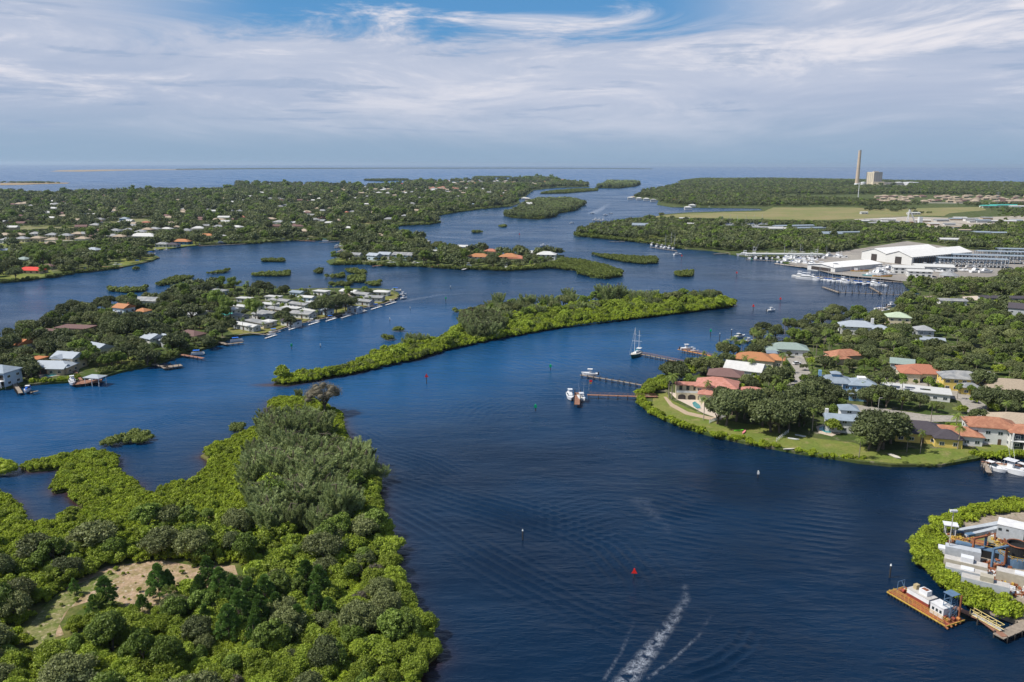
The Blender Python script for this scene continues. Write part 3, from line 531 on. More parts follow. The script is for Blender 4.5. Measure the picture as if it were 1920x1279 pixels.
        for i in range(nf):
            a = i*2.4+r.uniform(-.2, .2); e = r.uniform(-.5, 1.15); seg = nl(8, 6, 2); p = np.array([0, 0, h-.2]); dirv = np.array([np.cos(a)*np.cos(e), np.sin(a)*np.cos(e), np.sin(e)]); L_ = 2.5*r.uniform(.85, 1.1)/seg
            for j in range(seg):
                nx_ = p+dirv*L_; sd_ = np.cross(dirv, [0, 0, 1.]); sd_ /= np.linalg.norm(sd_)+1e-9; w0 = nl(.46, .5, .75)*np.sin(np.pi*(j+.25)/(seg+.4)); dn = np.array([0, 0, -.22*w0*2])
                for sg in (-1, 1):
                    for kk in range(nl(3, 2, 1)):
                        g = nl(3, 2, 1); q0 = p+(nx_-p)*(kk/g); q1 = p+(nx_-p)*((kk+.62)/g); o_ = sd_*sg*w0+dn+dirv*.25
                        c.put_(np.array([q0, q1, q1+o_, q0+o_]), np.array([[0, 1, 2, 3]]), r.uniform(.2, 1, 1))
                p = nx_; dirv = dirv+np.array([0, 0, -.34]); dirv /= np.linalg.norm(dirv)
        c.clumps([(0, 0, h-.35)], [.42], 60, .3, .4); tr = MB().tube((0, 0, -.3), (.12, .05, h*.5), .20, .15, 7, False).tube((.12, .05, h*.5), (0, 0, h-.1), .15, .13, 7, False).mesh('trunk', barkl, True)
    elif kind == 'fan':    # low saw palmetto / sabal palm with a round fan head
        h = 4.6; R_ = 1.7; n = nl(26, 20, 8); ld = unit(n, r, .3)
        for d in ld:
            b = np.array([0, 0, h-1.3]); tip = b+d*1.35; s1 = np.cross(d, [0, 0, 1.]); s1 /= np.linalg.norm(s1)+1e-9; s2 = np.cross(s1, d)
            for k in range(9):
                t = -1.3+2.6*k/8; e = d*np.cos(t)+(s1*np.sin(t)); o_ = s2*.06; c.put_(np.array([b+d*.75, tip+e*.75-o_-s1*.07, tip+e*.85, tip+e*.75+o_+s1*.07]), np.array([[0, 1, 2, 3]]), r.uniform(.2, 1, 1))
        c.clumps([(0, 0, h-1.2)], [.6], 80, .3, .4); tr = MB().tube((0, 0, -.3), (0, 0, h-1.2), .2, .17, 7, False).mesh('trunk', bark, True)
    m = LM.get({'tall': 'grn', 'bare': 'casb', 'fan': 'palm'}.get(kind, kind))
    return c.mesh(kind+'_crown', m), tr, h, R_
MODELS = {}
def model(kind, var, lod):
    k = (kind, var, lod)
    if k not in MODELS: MODELS[k] = make_model(kind, var+3, lod)
    return MODELS[k]
# ---- visibility: what the trees must leave open
NOTREE = []; SIGHT = []; LANDMARK = []; TREES = []
NOTREE += [LANDS[k] for k in ()]
def clear(pts, z=1.0): NOTREE.append([P2(p[0], p[1], z) for p in pts])
def sight(x, y, hw, zt): SIGHT.append((x, y, hw, zt))
# ---------------------------------------------------------------- houses
RM = dict(grey=mat('grey shingle roof', (.30, .31, .32), .8, nscale=1.5, stripe=('y', 1.6, .85)), metal=mat('pale metal roof', (.36, .40, .44), .45, .5, .06, stripe=('x', 1.1, .88)), dark=mat('dark slate roof', (.075, .065, .075), .7, nscale=1.5, stripe=('y', 1.6, .8)),
 white=mat('white roof', (.54, .54, .52), .6, var=.07, stripe=('x', .8, .9)), orange=mat('orange tile roof', (.42, .19, .085), .75, nscale=1.6, stripe=('x', 1.5, .8)), red=mat('red tile roof', (.40, .16, .10), .75, nscale=1.6, stripe=('x', 1.5, .8)),
 pink=mat('pink barrel tile roof', (.50, .23, .18), .75, nscale=1.8, stripe=('x', 1.3, .72), col2=(.42, .18, .13)), brown=mat('brown tile roof', (.34, .15, .09), .75, nscale=1.8, stripe=('y', 1.6, .8), col2=(.42, .20, .12)), umber=mat('umber shingle roof', (.17, .10, .09), .8, nscale=1.8, stripe=('y', 1.6, .85)),
 tan=mat('tan tile roof', (.38, .31, .23), .8, nscale=1.6, stripe=('y', 1.6, .85)), green=mat('pale green roof', (.42, .50, .36), .6, nscale=1.4, stripe=('x', 1.1, .9)), sage=mat('sage green roof', (.27, .34, .31), .7, nscale=1.4, stripe=('y', 1.6, .85)), rust=mat('rust orange roof', (.45, .17, .07), .8, nscale=1.2), blue=mat('blue roof', (.05, .19, .48), .5),
 lilac=mat('blue-grey roof', (.25, .30, .35), .6, stripe=('x', 1.1, .9)), teal=mat('teal roof', (.08, .42, .36), .5), crim=mat('bright red roof', (.62, .05, .03), .6, stripe=('y', 1.6, .85)), gw=mat('grey flat roof', (.22, .23, .24), .7, col2=(.33, .33, .32), nscale=.8))
WM = dict(white=mat('white wall', (.62, .62, .60), .8, var=.05), cream=mat('cream stucco', (.66, .57, .40), .85, var=.06), blue=mat('blue clapboard', (.18, .33, .50), .7, var=.05), yellow=mat('yellow stucco', (.66, .50, .14), .85, var=.05), grey=mat('grey wall', (.42, .44, .45), .8, var=.06),
 tan=mat('tan stucco', (.46, .37, .27), .85, var=.06), brick=mat('red brick wall', (.34, .14, .09), .85, .2, .1, 2), pale=mat('pale blue wall', (.48, .58, .66), .8, var=.05), teal=mat('teal wall', (.08, .36, .40), .7), peach=mat('peach stucco', (.68, .46, .32), .85, var=.05), dkblue=mat('deep blue wall', (.06, .18, .36), .7))
m_glass = mat('window glass', (.02, .035, .045), .08, .8, .2, .8); m_frame = mat('white window frame', (.72, .72, .70), .6, var=.03); m_door = mat('dark door', (.10, .06, .04), .5); m_stone = mat('concrete', (.45, .43, .40), .85, nscale=1.2)
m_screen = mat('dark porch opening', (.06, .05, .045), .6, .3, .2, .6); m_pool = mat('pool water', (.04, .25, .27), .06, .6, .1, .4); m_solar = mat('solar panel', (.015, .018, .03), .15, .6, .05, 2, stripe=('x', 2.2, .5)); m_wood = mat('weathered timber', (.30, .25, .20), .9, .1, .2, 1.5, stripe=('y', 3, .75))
m_brownw = mat('brown decking', (.30, .16, .11), .85, .1, .15, 1.5, stripe=('y', 3, .8)); m_orangew = mat('orange-stained decking', (.50, .24, .09), .85, .1, .15, 1.5, stripe=('y', 3, .8)); m_pile = mat('dark piling', (.055, .05, .045), .85, .2, .3, 2)
def win_mesh(w, h):
    k = ('win', w, h)
    if k not in MODELS:
        f = MB().box(-w/2, -.07, 0, w/2, -.003, h).mesh('window', m_frame); g = MB().box(-w/2+.12, -.10, .12, -.05, -.072, h-.12).box(.05, -.10, .12, w/2-.12, -.072, h-.12).mesh('pane', m_glass); MODELS[k] = (f, g)
    return MODELS[k]
def add_window(parent, x, y, z, rz, w=1.7, h=1.3, fine=True, nm='window'):
    f, g = win_mesh(w, h)
    if fine: o = child(nm, f, parent, (x, y, z), rz); child('pane', g, o)
    else: o = child(nm, MODELS.setdefault(('wf', w, h), MB().box(-w/2, -.06, 0, w/2, -.003, h).mesh('window', m_glass)), parent, (x, y, z), rz)
    return o
HN = [0]
def house(px, py, w, d, rot, st=1, roof='grey', wall='white', label=None, kind='hip', wings=(), lod=0, zr=None, cat='house', name='house', sg=True, pitch=.42, group=None, door=True, xy=None, zg=1.0, win=True, lm=None):
    """px, py: middle of the roof in the photo"""
    hs = 2.9*st; zt = zg+hs+(1.0 if zr is None else zr); x, y = xy or P2(px, py, zt); rz = R(rot)-math.atan2(x, y)*.0; HN[0] += 1
    root = empty(name, (x, y, zg), rz, label, cat, group); blocks = [(0, 0, w, d, st, kind, roof, wall)]
    for q in wings: blocks.append(tuple(q))
    for i, b in enumerate(blocks):
        bx, by, bw, bd, bst = b[:5]; bk = b[5] if len(b) > 5 and b[5] else kind; br = b[6] if len(b) > 6 and b[6] else roof; bwl = b[7] if len(b) > 7 and b[7] else wall; bh = 2.9*bst-(.04*i)
        MB().box(-bw/2, -bd/2, -1.2, bw/2, bd/2, bh-.003).build('wall', WM[bwl], root, loc=(bx, by, 0)); MB().roof(bw, bd, bh, bk, .65 if lod < 2 else .9, pitch).build('roof', RM[br], root, loc=(bx, by, 0))
        if not win: continue
        for fl in range(int(math.ceil(bst))):
            if bst-fl < .6: continue
            z = fl*2.9+.85
            if lod == 0:
                n = max(1, int(bw/3.4))
                for k in range(n):
                    xx = -bw/2+(k+.5)*bw/n
                    if fl == 0 and k == n//2 and door and i == 0: child('door', MODELS.setdefault('door', MB().box(-.55, -.08, 0, .55, -.003, 2.15).mesh('door', m_door)), root, (bx+xx, by-bd/2, .05)); continue
                    add_window(root, bx+xx, by-bd/2, z, 0); 
                    if k % 2 == 0: add_window(root, bx+xx, by+bd/2, z, math.pi)
                n = max(1, int(bd/4))
                for k in range(n):
                    yy = -bd/2+(k+.5)*bd/n; add_window(root, bx-bw/2, by+yy, z, -math.pi/2); add_window(root, bx+bw/2, by+yy, z, math.pi/2)
            elif lod == 1:
                n = max(2, int(bw/5))
                for k in range(n): add_window(root, bx-bw/2+(k+.5)*bw/n, by-bd/2, z, 0, 2.0, 1.5, False)
                add_window(root, bx-bw/2, by, z, -math.pi/2, 2.0, 1.5, False); add_window(root, bx+bw/2, by, z, math.pi/2, 2.0, 1.5, False)
    if sg: SIGHT.append((x, y, max(w, d)*.46, zg+hs*(.45 if lod == 0 else .6)))
    if lm: LANDMARK.append((lm, x, y))
    NOTREE.append([(x+(u*math.cos(rz)-v*math.sin(rz)), y+(u*math.sin(rz)+v*math.cos(rz))) for u, v in ((-w/2-1.5, -d/2-1.5), (w/2+1.5, -d/2-1.5), (w/2+1.5, d/2+1.5), (-w/2-1.5, d/2+1.5))])
    return root
LANDMARK.append(('the sandy clearing',)+P2(250, 1100)); LANDMARK.append(('the spit\'s big twiggy tree',)+P2(608, 776)); LANDMARK.append(('the casuarina stand',)+P2(590, 930)); LANDMARK.append(('the bright mangrove flat',)+P2(150, 900)); LANDMARK.append(('the yard\'s barge',)+P2(1740, 1120)); LANDMARK.append(('the near bank tip',)+P2(800, 1230))
for nm, px, py in (('the clearing\'s left end', 90, 1190), ('the clearing\'s right end', 450, 1075), ('the pine group', 480, 1180), ('the near bank\'s first notch', 735, 1060), ('the near bank\'s second notch', 757, 1130), ('the scrub\'s lower left corner', 60, 1280), ('the lower photo edge', 350, 1300), ('the lower photo edge\'s right part', 620, 1290), ('the scrub middle', 610, 1120), ('the island\'s left trees', 950, 590), ('the island\'s right trees', 1260, 570), ('the island\'s paired tall trees', 1150, 580), ('the far left woods', 60, 420), ('the far left woods\' shore', 80, 375), ('the centre woods', 520, 400), ('the bay woods', 500, 440), ('the gulf-side woods', 350, 370), ('the channel island\'s left part', 995, 395), ('the channel island\'s middle', 1040, 388), ('the channel island\'s right part', 1080, 384), ('the river-mouth island', 1160, 347), ('the meadow row\'s near trees', 150, 475), ('the bay point trees', 210, 480), ('the casuarinas\' shore side', 700, 980), ('the mangrove border', 200, 1010), ('the mangrove border\'s right part', 470, 1010)): LANDMARK.append((nm,)+P2(px, py))
LANDMARK.append(('the wooded island\'s tip',)+P2(1350, 570)); LANDMARK.append(('the wooded island\'s middle',)+P2(1140, 590)); LANDMARK.append(('the island\'s dark grove',)+P2(905, 620)); LANDMARK.append(('the wooded spit',)+P2(720, 670))
# --- right shore villa with pink roofs
v = house(1345, 716, 17, 13, -18, 2, 'pink', 'cream', 'big cream villa with pink barrel-tile roofs and an arched loggia on the near point', wings=[(15, -1, 12, 9, 1.35, 'hip'), (-3.2, -8.5, 7, 5, 1.3, 'hip')], lm='the pink-roofed villa')
x, y = P2(1297, 723, 6.8); 
def local(root, x, y, z): 
    a = -root.rotation_euler.z; dx, dy = x-root.location.x, y-root.location.y; return (dx*math.cos(a)-dy*math.sin(a), dx*math.sin(a)+dy*math.cos(a), z)
lx, ly, _ = local(v, x, y, 0); lr = R(12)
MB().box(-6.5, -2.0, -1.2, 6.5, 3.2, 3.0).box(-6.5, .6, 3.0, 6.5, 3.2, 5.8).build('loggia', WM['cream'], v, loc=(lx, ly, 0), rz=lr); MB().roof(13.4, 3.2, 5.85, 'gable', .5, .5).build('roof', RM['pink'], v, loc=(lx, ly+1.6, 0), rz=lr)
for k in range(3):
    ax = -4.2+k*4.2; pts = [(ax-1.6, 0)]+[(ax+1.6*math.cos(t), 1.3+.9*math.sin(t)) for t in [math.pi-j*math.pi/8 for j in range(9)]]+[(ax+1.6, 0)]
    m_ = MB(); n = len(pts); m_.add([(a, -2.03, b+.1) for a, b in pts]+[(a, -2.10, b+.1) for a, b in pts], [tuple(range(n, 2*n))]); m_.build('arch_opening', m_screen, v, loc=(lx, ly, 0), rz=lr)
MB().box(-6.5, -2.0, 3.0, 6.5, -1.9, 3.9).build('balustrade', m_frame, v, loc=(lx, ly, 0), rz=lr)
for k in range(4): add_window(v, lx+(-4.5+3*k)*math.cos(lr)-.6*math.sin(lr), ly+(-4.5+3*k)*math.sin(lr)+.6*math.cos(lr), 3.6, lr, 1.3, 1.9, False)
NOTREE.append([P2(*q) for q in ((1262,748),(1320,742),(1352,770),(1356,790),(1320,780),(1280,765))]); SIGHT.append((x, y, 8, 2.2))
def pool(pts, label, z=1.1):
    P = [P2(a, b, z) for a, b in pts]; cx = sum(p[0] for p in P)/len(P); cy = sum(p[1] for p in P)/len(P); r = empty('swimming_pool', (cx, cy, z), 0, label, 'pool'); Q = [(a-cx, b-cy) for a, b in P]
    MB().prism([(a*1.12, b*1.12) for a, b in Q], -.1, .12).build('coping', m_patio, r); MB().prism(Q, -.05, .14).build('pool_surface', m_pool, r); SIGHT.append((cx, cy, 5, .6))
pool([(1298,756),(1303,753),(1312,760),(1314,766),(1307,767),(1300,762)], 'teal kidney pool on the patio of the pink-roofed villa')
pool([(1537,801),(1545,799),(1562,803),(1558,812),(1549,812),(1535,806)], 'pale green pool behind the small grey tower house', 1.1); pool([(1827,826),(1840,825),(1860,827),(1858,831),(1840,832),(1830,831)], 'long blue pool below the brown-tiled mansion', 1.12)
sheet('patio', [(1530,800),(1545,795),(1570,801),(1576,812),(1560,818),(1535,812)], 1.09, g_patio); sheet('patio', [(1820,824),(1860,819),(1905,822),(1908,829),(1860,833),(1826,836)], 1.1, g_patio)
HL = [ # px, py, w, d, rot, storeys, roof, wall, label, kind, wings, landmark
(1361,697,15,11,-18,1.5,'umber','tan','house with a dark brown roof just behind the pink-roofed villa','hip',(), 'the dark brown roof'),
(1397,686,17,12,-28,1.2,'white','white','long white-roofed house between the brown roof and the bright orange roof','gable',(),None),
(1416,667,18,12,-20,1.3,'orange','cream','house with the brightest orange tile roof near the upper docks','hip',((9,3,10,9,1.25),),'the bright orange roof'),
(1478,648,19,11,-12,1.2,'sage','white','white house under a broad sage green roof','hip',((-10,-4,8,7,1),),'the sage green roof'),
(1584,660,16,10,12,1.3,'brown','tan','tan house with a brown-orange roof half hidden by oaks','hip',((-6,-3,9,8,1),),'the brown-orange roof'),
(1608,607,20,12,-14,1.6,'metal','white','large white house with a silver hip roof and chimney near the water','hip',((12,-4,9,8,1.5),),'the silver-roofed house'),
(1684,590,13,11,-14,2,'green','cream','square cream two-storey house under a pale green hip roof','hip',(),'the pale green roof'),
(1732,614,9,9,-10,2,'grey','grey','slim grey two-storey house with a dark pyramid roof in the trees','hip',(),'the grey pyramid roof'),
(1749,633,12,9,-25,1,'metal','white','low pale grey roof just below the slim grey house','flat',(),None),
(1692,676,10,8,-25,1.6,'sage','grey','house with a teal-green roof in thick trees beside the red tile roof','gable',(),None),
(1728,691,19,13,-12,1.3,'red','cream','sprawling house with salmon red tile roofs and an arched entry','hip',((-7,-6,8,8,1.5),(13,1,7,7,1.15)),'the salmon red house'),
(1803,702,17,11,-14,1.9,'gw','yellow','yellow house with a pale grey roof and a lower garage','hip',((1.5,-8,8,6,1.1),),'the yellow house'),
(1895,720,22,14,-16,1.3,'tan','tan','wide taupe-roofed house at the right edge of the photo','hip',((10,-4,12,10,1.2),),'the taupe roof'),
(1716,725,27,10,-24,1.1,'white','white','long white flat-roofed house with dark solar panels','flat',(),'the solar-panelled house'),
(1566,709,13,11,-12,2,'lilac','blue','bright blue two-storey house with grey hip roofs and a cupola','hip',((10.5,-2,11,10,2),(8,-9,7,5,1.1)),'the bright blue house'),
(1591,761,6,6,-14,2.7,'lilac','white','small white and pink tower house with grey roofs behind the pale pool','hip',((-2,-4,13,6,1.7,'gable'),(5,-4,7,6,1.8,'gable')),'the grey tower house'),
(1723,799,18,13,-14,1.2,'dark','yellow','ochre house under a dark purple-black roof','hip',((8,-5,9,9,1.15),),'the dark purple roof'),
(1858,790,16,11,-16,2.1,'brown','white','large white mansion with brown tile roofs above the long blue pool','hip',((-13,-5,17,9,1.2),(9,-4,9,9,2.05)),'the brown-tiled mansion'),
(1906,783,18,12,-16,1.3,'tan','tan','tan tile roof at the right edge behind the brown-tiled mansion','hip',(),None),
(1914,574,13,12,-35,2.3,'dark','grey','grey gabled house with a dark roof at the right edge above the woods','gable',(),'the grey gabled house'),
(1482,752,13,10,-18,1.2,'dark','grey','low dark grey roof hidden among oaks right of the villa','hip',(),None),
(1440,657,8,6,-10,1,'lilac','white','little pale blue roof left of the sage green roof','flat',(),None)]
for q in HL:
    house(q[0], q[1], q[2], q[3], q[4], q[5], q[6], q[7], q[8], q[9], q[10], lm=q[11])
bl = [o for o in COL.objects if o.get('label', '').startswith('bright blue two')][0]
MB().cbox(0, 0, 7.3, 3.4, 3.4, 1.7).build('cupola', WM['blue'], bl); MB().roof(3.4, 3.4, 9.0, 'hip', .5).build('cupola_roof', RM['lilac'], bl); MB().cbox(-6.2, 2, 5, 1.3, 1.3, 4.6).build('chimney', WM['blue'], bl); MB().cbox(10.5, -2, 7.6, 3.4, 3.4, .9).build('roof_balustrade', m_frame, bl)
for k in range(3): MB().cbox(-4+6*k, -6.4, 0, .3, .3, 5.6).build('porch_post', m_frame, bl)
sp = [o for o in COL.objects if 'dark solar panels' in o.get('label', '')][0]
for k in range(3): MB().cbox(-8+6*k, -.8+.6*(k % 2), 3.58, 4.0, 2.2, .10).build('solar_panel', m_solar, sp)
sv = [o for o in COL.objects if o.get('label', '').startswith('large white house with a silver')][0]; MB().cbox(8.5, 2, 3, 1.5, 1.5, 6).build('chimney', WM['white'], sv)
tw = [o for o in COL.objects if o.get('label', '').startswith('small white and pink')][0]; MB().cbox(-8.1, -3, 2, 1.2, 1.2, 6).build('chimney', WM['white'], tw)
mn = [o for o in COL.objects if o.get('label', '').startswith('large white mansion')][0]; MB().box(4.6, -9.6, 2.9, 13.4, -8.6, 3.2).build('balcony', m_frame, mn); MB().box(5, -8.56, 3.3, 13, -8.5, 5.6).build('glazed_wall', m_glass, mn); MB().box(5, -8.56, .2, 13, -8.5, 2.7).build('glazed_wall', m_glass, mn)
for k in range(3): MB().cbox(5+4*k, -9.3, 0, .45, .45, 6).build('column', m_frame, mn)
# --- left peninsula houses
HC = [
(129,664,12,9,-14,2,'metal','cream','cream two-storey house with a silver gable roof and deck beside the long pool house','gable',((-2,-1,6,10,1.95,'gable'),),'the cream two-storey house'),
(94,681,22,9,-3,1.15,'metal','tan','long low silver-roofed pool house on the near left shore','hip',((6,-3,8,6,1.05,'gable'),),'the long pool house'),
(2,690,12,10,-12,2.2,'lilac','pale','pale blue two-storey house with dark decks at the left edge of the photo','hip',(),'the pale blue house'),
(62,668,10,7,-15,1,'rust','tan','small rust-orange flat roof behind the long pool house','flat',(),None),
(29,639,17,10,-22,1.3,'rust','white','white house with a rust brown and white roof on the far left bank','gable',(),'the rust-roofed house'),
(232,573,10,9,-24,2.2,'orange','pale','tall house with an orange gable roof and chimney on the back shore','gable',((-1,-7,7,6,1.1,'gable','grey'),),'the orange gable house'),
(268,580,8,7,-20,1.3,'orange','white','small orange-roofed wing right of the orange gable house','hip',(),None),
(280,560,17,9,-12,1.2,'gw','white','grey-white roofed house beside the back channel','gable',(),'the grey-white back house'),
(184,648,12,10,-30,1.4,'metal','white','white house with a steep silver roof tucked among dark oaks','gable',(),'the steep silver roof'),
(287,629,9,9,-35,1.6,'metal','white','silver-roofed house left of the dark pine','gable',(),None),
(315,632,13,10,-32,1.3,'metal','grey','grey-roofed house right of the dark pine near the shore','gable',(),'the grey shore house'),
(358,584,20,10,-30,1.1,'gw','white','long white house with a grey ribbed roof at the middle of the peninsula','gable',(),'the grey ribbed roof'),
(383,577,16,8,-25,1,'white','white','white flat-roofed home right of the grey ribbed roof','flat',(),None),
(358,623,14,9,-25,1,'umber','tan','low brown-roofed house under the oaks behind the red dock','hip',(),None),
(142,610,20,10,-10,1,'umber','tan','long dull red-brown flat roof among trees on the back shore','flat',(),'the red-brown flat roof'),
(92,618,15,9,-18,1,'umber','white','brown-roofed white house left of the long red-brown roof','flat',(),None)]
for q in HC: house(*q[:11], lm=q[11])
ph = [o for o in COL.objects if o.get('label', '').startswith('long low silver')][0]; MB().box(-9, -4.58, .1, 8, -4.5, 2.5).build('porch_opening', m_screen, ph)
for k in range(6): MB().cbox(-9+3.4*k, -4.75, 0, .35, .35, 2.9).build('porch_post', WM['brick'], ph)
pb = [o for o in COL.objects if o.get('label', '').startswith('pale blue two')][0]
for z in (.2, 3.2): MB().box(-5.5, -5.1, z, 5.5, -5.03, z+2.3).build('deck_opening', m_screen, pb)
MB().box(-6, -7.2, 2.85, 6, -5.2, 3.05).build('deck', m_frame, pb)
for k in range(6): MB().cbox(-5.8+2.3*k, -7.0, 0, .25, .25, 3).build('deck_post', m_frame, pb)
og = [o for o in COL.objects if o.get('label', '').startswith('tall house with an orange')][0]; MB().cbox(3, 1, 5, .9, .9, 4.4).build('chimney', WM['brick'], og)
sheet('patio', [(72,702),(110,697),(150,690),(146,698),(105,705),(76,711)], 1.06, g_patio); pool([(80,704),(92,701),(106,700),(106,704),(90,707)], 'dark kidney pool in front of the long pool house', 1.08)
TP = [(409,544,15,9,-20,'grey','hip'),(559,547,12,8,-28,'lilac','gable'),(603,545,13,7,-25,'white','flat'),(656,545,15,9,-25,'white','gable'),(680,550,14,8,-25,'gw','gable'),(715,546,14,8,-10,'white','hip'),(703,556,15,8,-12,'gw','gable'),(513,555,13,6,-20,'white','flat'),(576,556,13,7,-20,'white','gable'),(459,558,12,6,-20,'white','flat'),
(528,562,19,7,-30,'gw','gable'),(505,569,15,6,-25,'white','flat'),(563,569,18,7,-33,'gw','gable'),(590,566,12,6,-25,'white','flat'),(547,576,15,6,-25,'white','flat'),(523,578,18,7,-33,'gw','gable'),(504,585,15,7,-33,'gw','gable'),(568,586,17,9,-22,'gw','gable'),(491,588,14,7,-35,'gw','gable'),(580,581,13,5,-30,'white','flat'),(609,580,12,7,-25,'lilac','gable'),
(463,608,22,6,-36,'white','gable'),(484,602,22,7,-36,'gw','flat'),(504,601,8,7,-30,'white','hip'),(450,590,11,7,-30,'gw','gable'),(546,600,12,8,-25,'dark','gable'),(391,580,13,7,-25,'white','flat'),(452,573,12,6,-25,'white','flat'),(425,588,8,6,-30,'teal','flat'),(684,563,14,7,-25,'gw','gable'),(640,566,10,6,-25,'white','flat'),(430,566,13,7,-28,'gw','gable'),(665,575,10,6,-25,'lilac','gable'),(478,572,14,6,-30,'gw','flat'),(437,578,12,6,-30,'white','gable')]
RW = dict(grey='grey', lilac='pale blue-grey', white='white', gw='light grey', dark='dark grey', teal='teal')
TPL = ['hip-roofed home nearest the big back pines', 'blue-walled gabled home on the back bank', 'low flat home on the back bank', 'wide gabled home on the back bank with a covered porch', 'gabled home inland of the wide white back home', 'white cottage nearest the tip of the point', 'long home second from the tip of the point', 'low home beside the back road bend', 'gabled home behind the palm rows', 'low home behind the umbrella pine',
'long home in the third row from the front', 'low home left of the long third-row roof', 'long double home at the centre of the park', 'low home right of the central double roof', 'low carport roof in front of the central double roof', 'long home below the third-row carport', 'long home second row left', 'big white-walled hall with a gable end by the lawn', 'blue-fronted home next to the umbrella pine', 'white carport behind the white-walled hall', 'small home with a teal side by the front oaks',
'long white-columned home nearest the front seawall', 'long flat home just behind the white-columned one', 'round-cornered white home behind the seawall', 'small gabled home left of the umbrella pine', 'dark-roofed screened porch home on the seawall', 'low home at the park\'s west entrance', 'low home between two umbrella pines', 'tiny teal shed roof under the umbrella pine', 'gabled home behind the front oaks', 'low home hidden behind the front oaks', 'gabled home left of the umbrella pine\'s crown', 'small home at the foot of the front oaks', 'flat-roofed home in the second row', 'gabled home in the second row left of the palms']
for (px, py, w, d, rt, rf, kd), tl in zip(TP, TPL):
    house(px, py, w*.88, d*.9, rt, 1, rf, random.choice(['white', 'white', 'pale', 'cream', 'grey']) if rf != 'lilac' else 'pale', '%s-roofed %s' % (RW[rf], tl) if 'roof' not in tl.split()[0] else '%s %s' % (RW[rf], tl), kd, zr=.3, name='mobile_home', cat='mobile home', pitch=.25, lm=None if (px not in (463, 568, 559, 656, 715, 528, 391)) else {463: 'the white-columned home', 568: 'the white-walled hall', 559: 'the blue-walled home', 656: 'the wide white home', 715: 'the point cottage', 528: 'the third-row home', 391: 'the park entrance home'}[px])
# --- middle point with orange roofs
HM = [(667,476,12,9,-15,1.6,'gw','white','grey-roofed white house at the left end of the middle point','gable','the point\'s first grey house'),(702,477,13,10,-30,1.6,'metal','pale','pale house with silver gables on the middle point, second from the left','gable','the silver gables'),(722,475,13,10,-15,1.7,'metal','white','white house with a silver roof beside the silver-gabled one','gable',None),(757,476,22,11,-15,1.7,'gw','pale','broad pale-blue house with a light grey roof on the middle point','gable','the broad pale-blue house'),
(811,468,12,9,-20,2,'white','white','white house with dark windows amid palms on the middle point','flat','the white palm house'),(868,461,12,8,-10,1,'white','white','white low roof at the back of the middle point','gable',None),(899,479,22,13,-8,1.7,'orange','white','white-walled house with orange tile roofs, left of the two orange houses','hip','the left orange-roofed house'),(921,469,14,10,-20,1.5,'red','peach','small red-orange roof rising behind the two orange houses','hip',None),
(955,479,20,14,-10,1.7,'orange','peach','peach house with orange roofs on the middle point','hip','the peach house'),(970,482,18,12,-14,1.3,'red','peach','right-hand red-tiled wing house beside the mangrove point','hip',None),(1025,475,20,13,-10,1.9,'white','white','big white two-storey house at the bare end of the middle point','hip','the white point house'),(996,472,10,9,-10,1.4,'white','cream','cream house with a white roof left of the big white point house','gable',None),
(712,440,14,10,-15,1,'tan','tan','tan-roofed house in the trees behind the middle point','hip',None),(725,469,10,7,-10,1,'gw','white','little grey roof behind the silver-roofed houses of the middle point','gable',None),(800,452,8,6,-20,1,'gw','grey','small boathouse on the back shore of the middle point','gable',None)]
for q in HM: house(*q[:10], lm=q[10], lod=1)
# --- far suburb across the bay; numbers are roof middles in the photo
HF = [(60,504,24,11,-8,1,'crim','tan','house with the brightest red roof on the far left lawn','the red-roofed shore house'),(90,497,12,8,-8,1,'umber','white','brown roof just behind the red-roofed shore house',None),(45,484,12,9,-20,1.5,'sage','white','pale green gable in the trees above the red roof','the pale green gable'),
(270,441,36,17,-6,1.3,'white','white','very wide white hip roof, the largest in the far suburb','the wide white hip roof'),(341,451,22,12,-8,1.2,'orange','dkblue','blue-walled shore house under an orange roof','the blue-walled orange house'),(324,457,15,9,-8,1,'dark','grey','dark-roofed neighbour left of the blue-walled orange house',None),(305,456,15,9,-8,1.2,'gw','grey','light grey shore house left of the dark roof',None),(234,409,14,10,-10,2.2,'lilac','dkblue','tall blue house standing above the trees','the tall blue house'),
(388,440,19,10,-10,1.1,'orange','cream','tan-orange hip roof near the bay head','the tan-orange roof'),(412,441,12,12,-30,1.6,'white','brick','white and dark striped gable near the bay head',None),(687,382,15,9,-8,2,'white','white','bright white two-storey house alone in the far woods','the lone white house'),(647,397,14,8,-15,1.1,'red','tan','small red-orange roof in the far woods','the small red roof'),(661,396,18,9,-10,1,'gw','grey','grey roof right of the small red roof',None),
(650,426,18,9,-10,1.2,'white','white','white house on the shore bend with a pool cage',None),(780,394,20,13,-15,1.3,'tan','tan','tan mansion by the far green lawn','the tan mansion'),(826,379,16,9,0,2,'lilac','white','grey-blue two-storey house above the upper channel','the grey-blue house'),(881,382,24,8,0,1.2,'lilac','grey','long blue-grey roof on the upper channel','the long blue-grey roof'),(937,367,16,10,0,1.6,'orange','peach','orange roof in the trees near the upper channel','the far orange roof'),(942,376,12,8,0,1.3,'red','peach','small terracotta roof on the upper channel bank',None),
(755,344,26,8,0,1.3,'crim','cream','long red roof on the gulf shore','the long red gulf roof'),(769,344,16,8,0,1.6,'white','white','white block right of the long red gulf roof',None),(625,346.5,20,12,0,2,'red','peach','red-roofed house on the gulf shore','the red gulf house'),(274,416,13,8,-10,1.3,'red','tan','red-orange roof behind the new grey houses',None),(455,406,18,9,-15,1,'red','tan','dusty red roof in the woods left of centre',None),(410,411,26,11,-10,1,'tan','tan','wide beige roof in the woods above the bay head','the wide beige roof')]
for q in HF: house(*q[:9], 'hip', lm=q[9], lod=1)
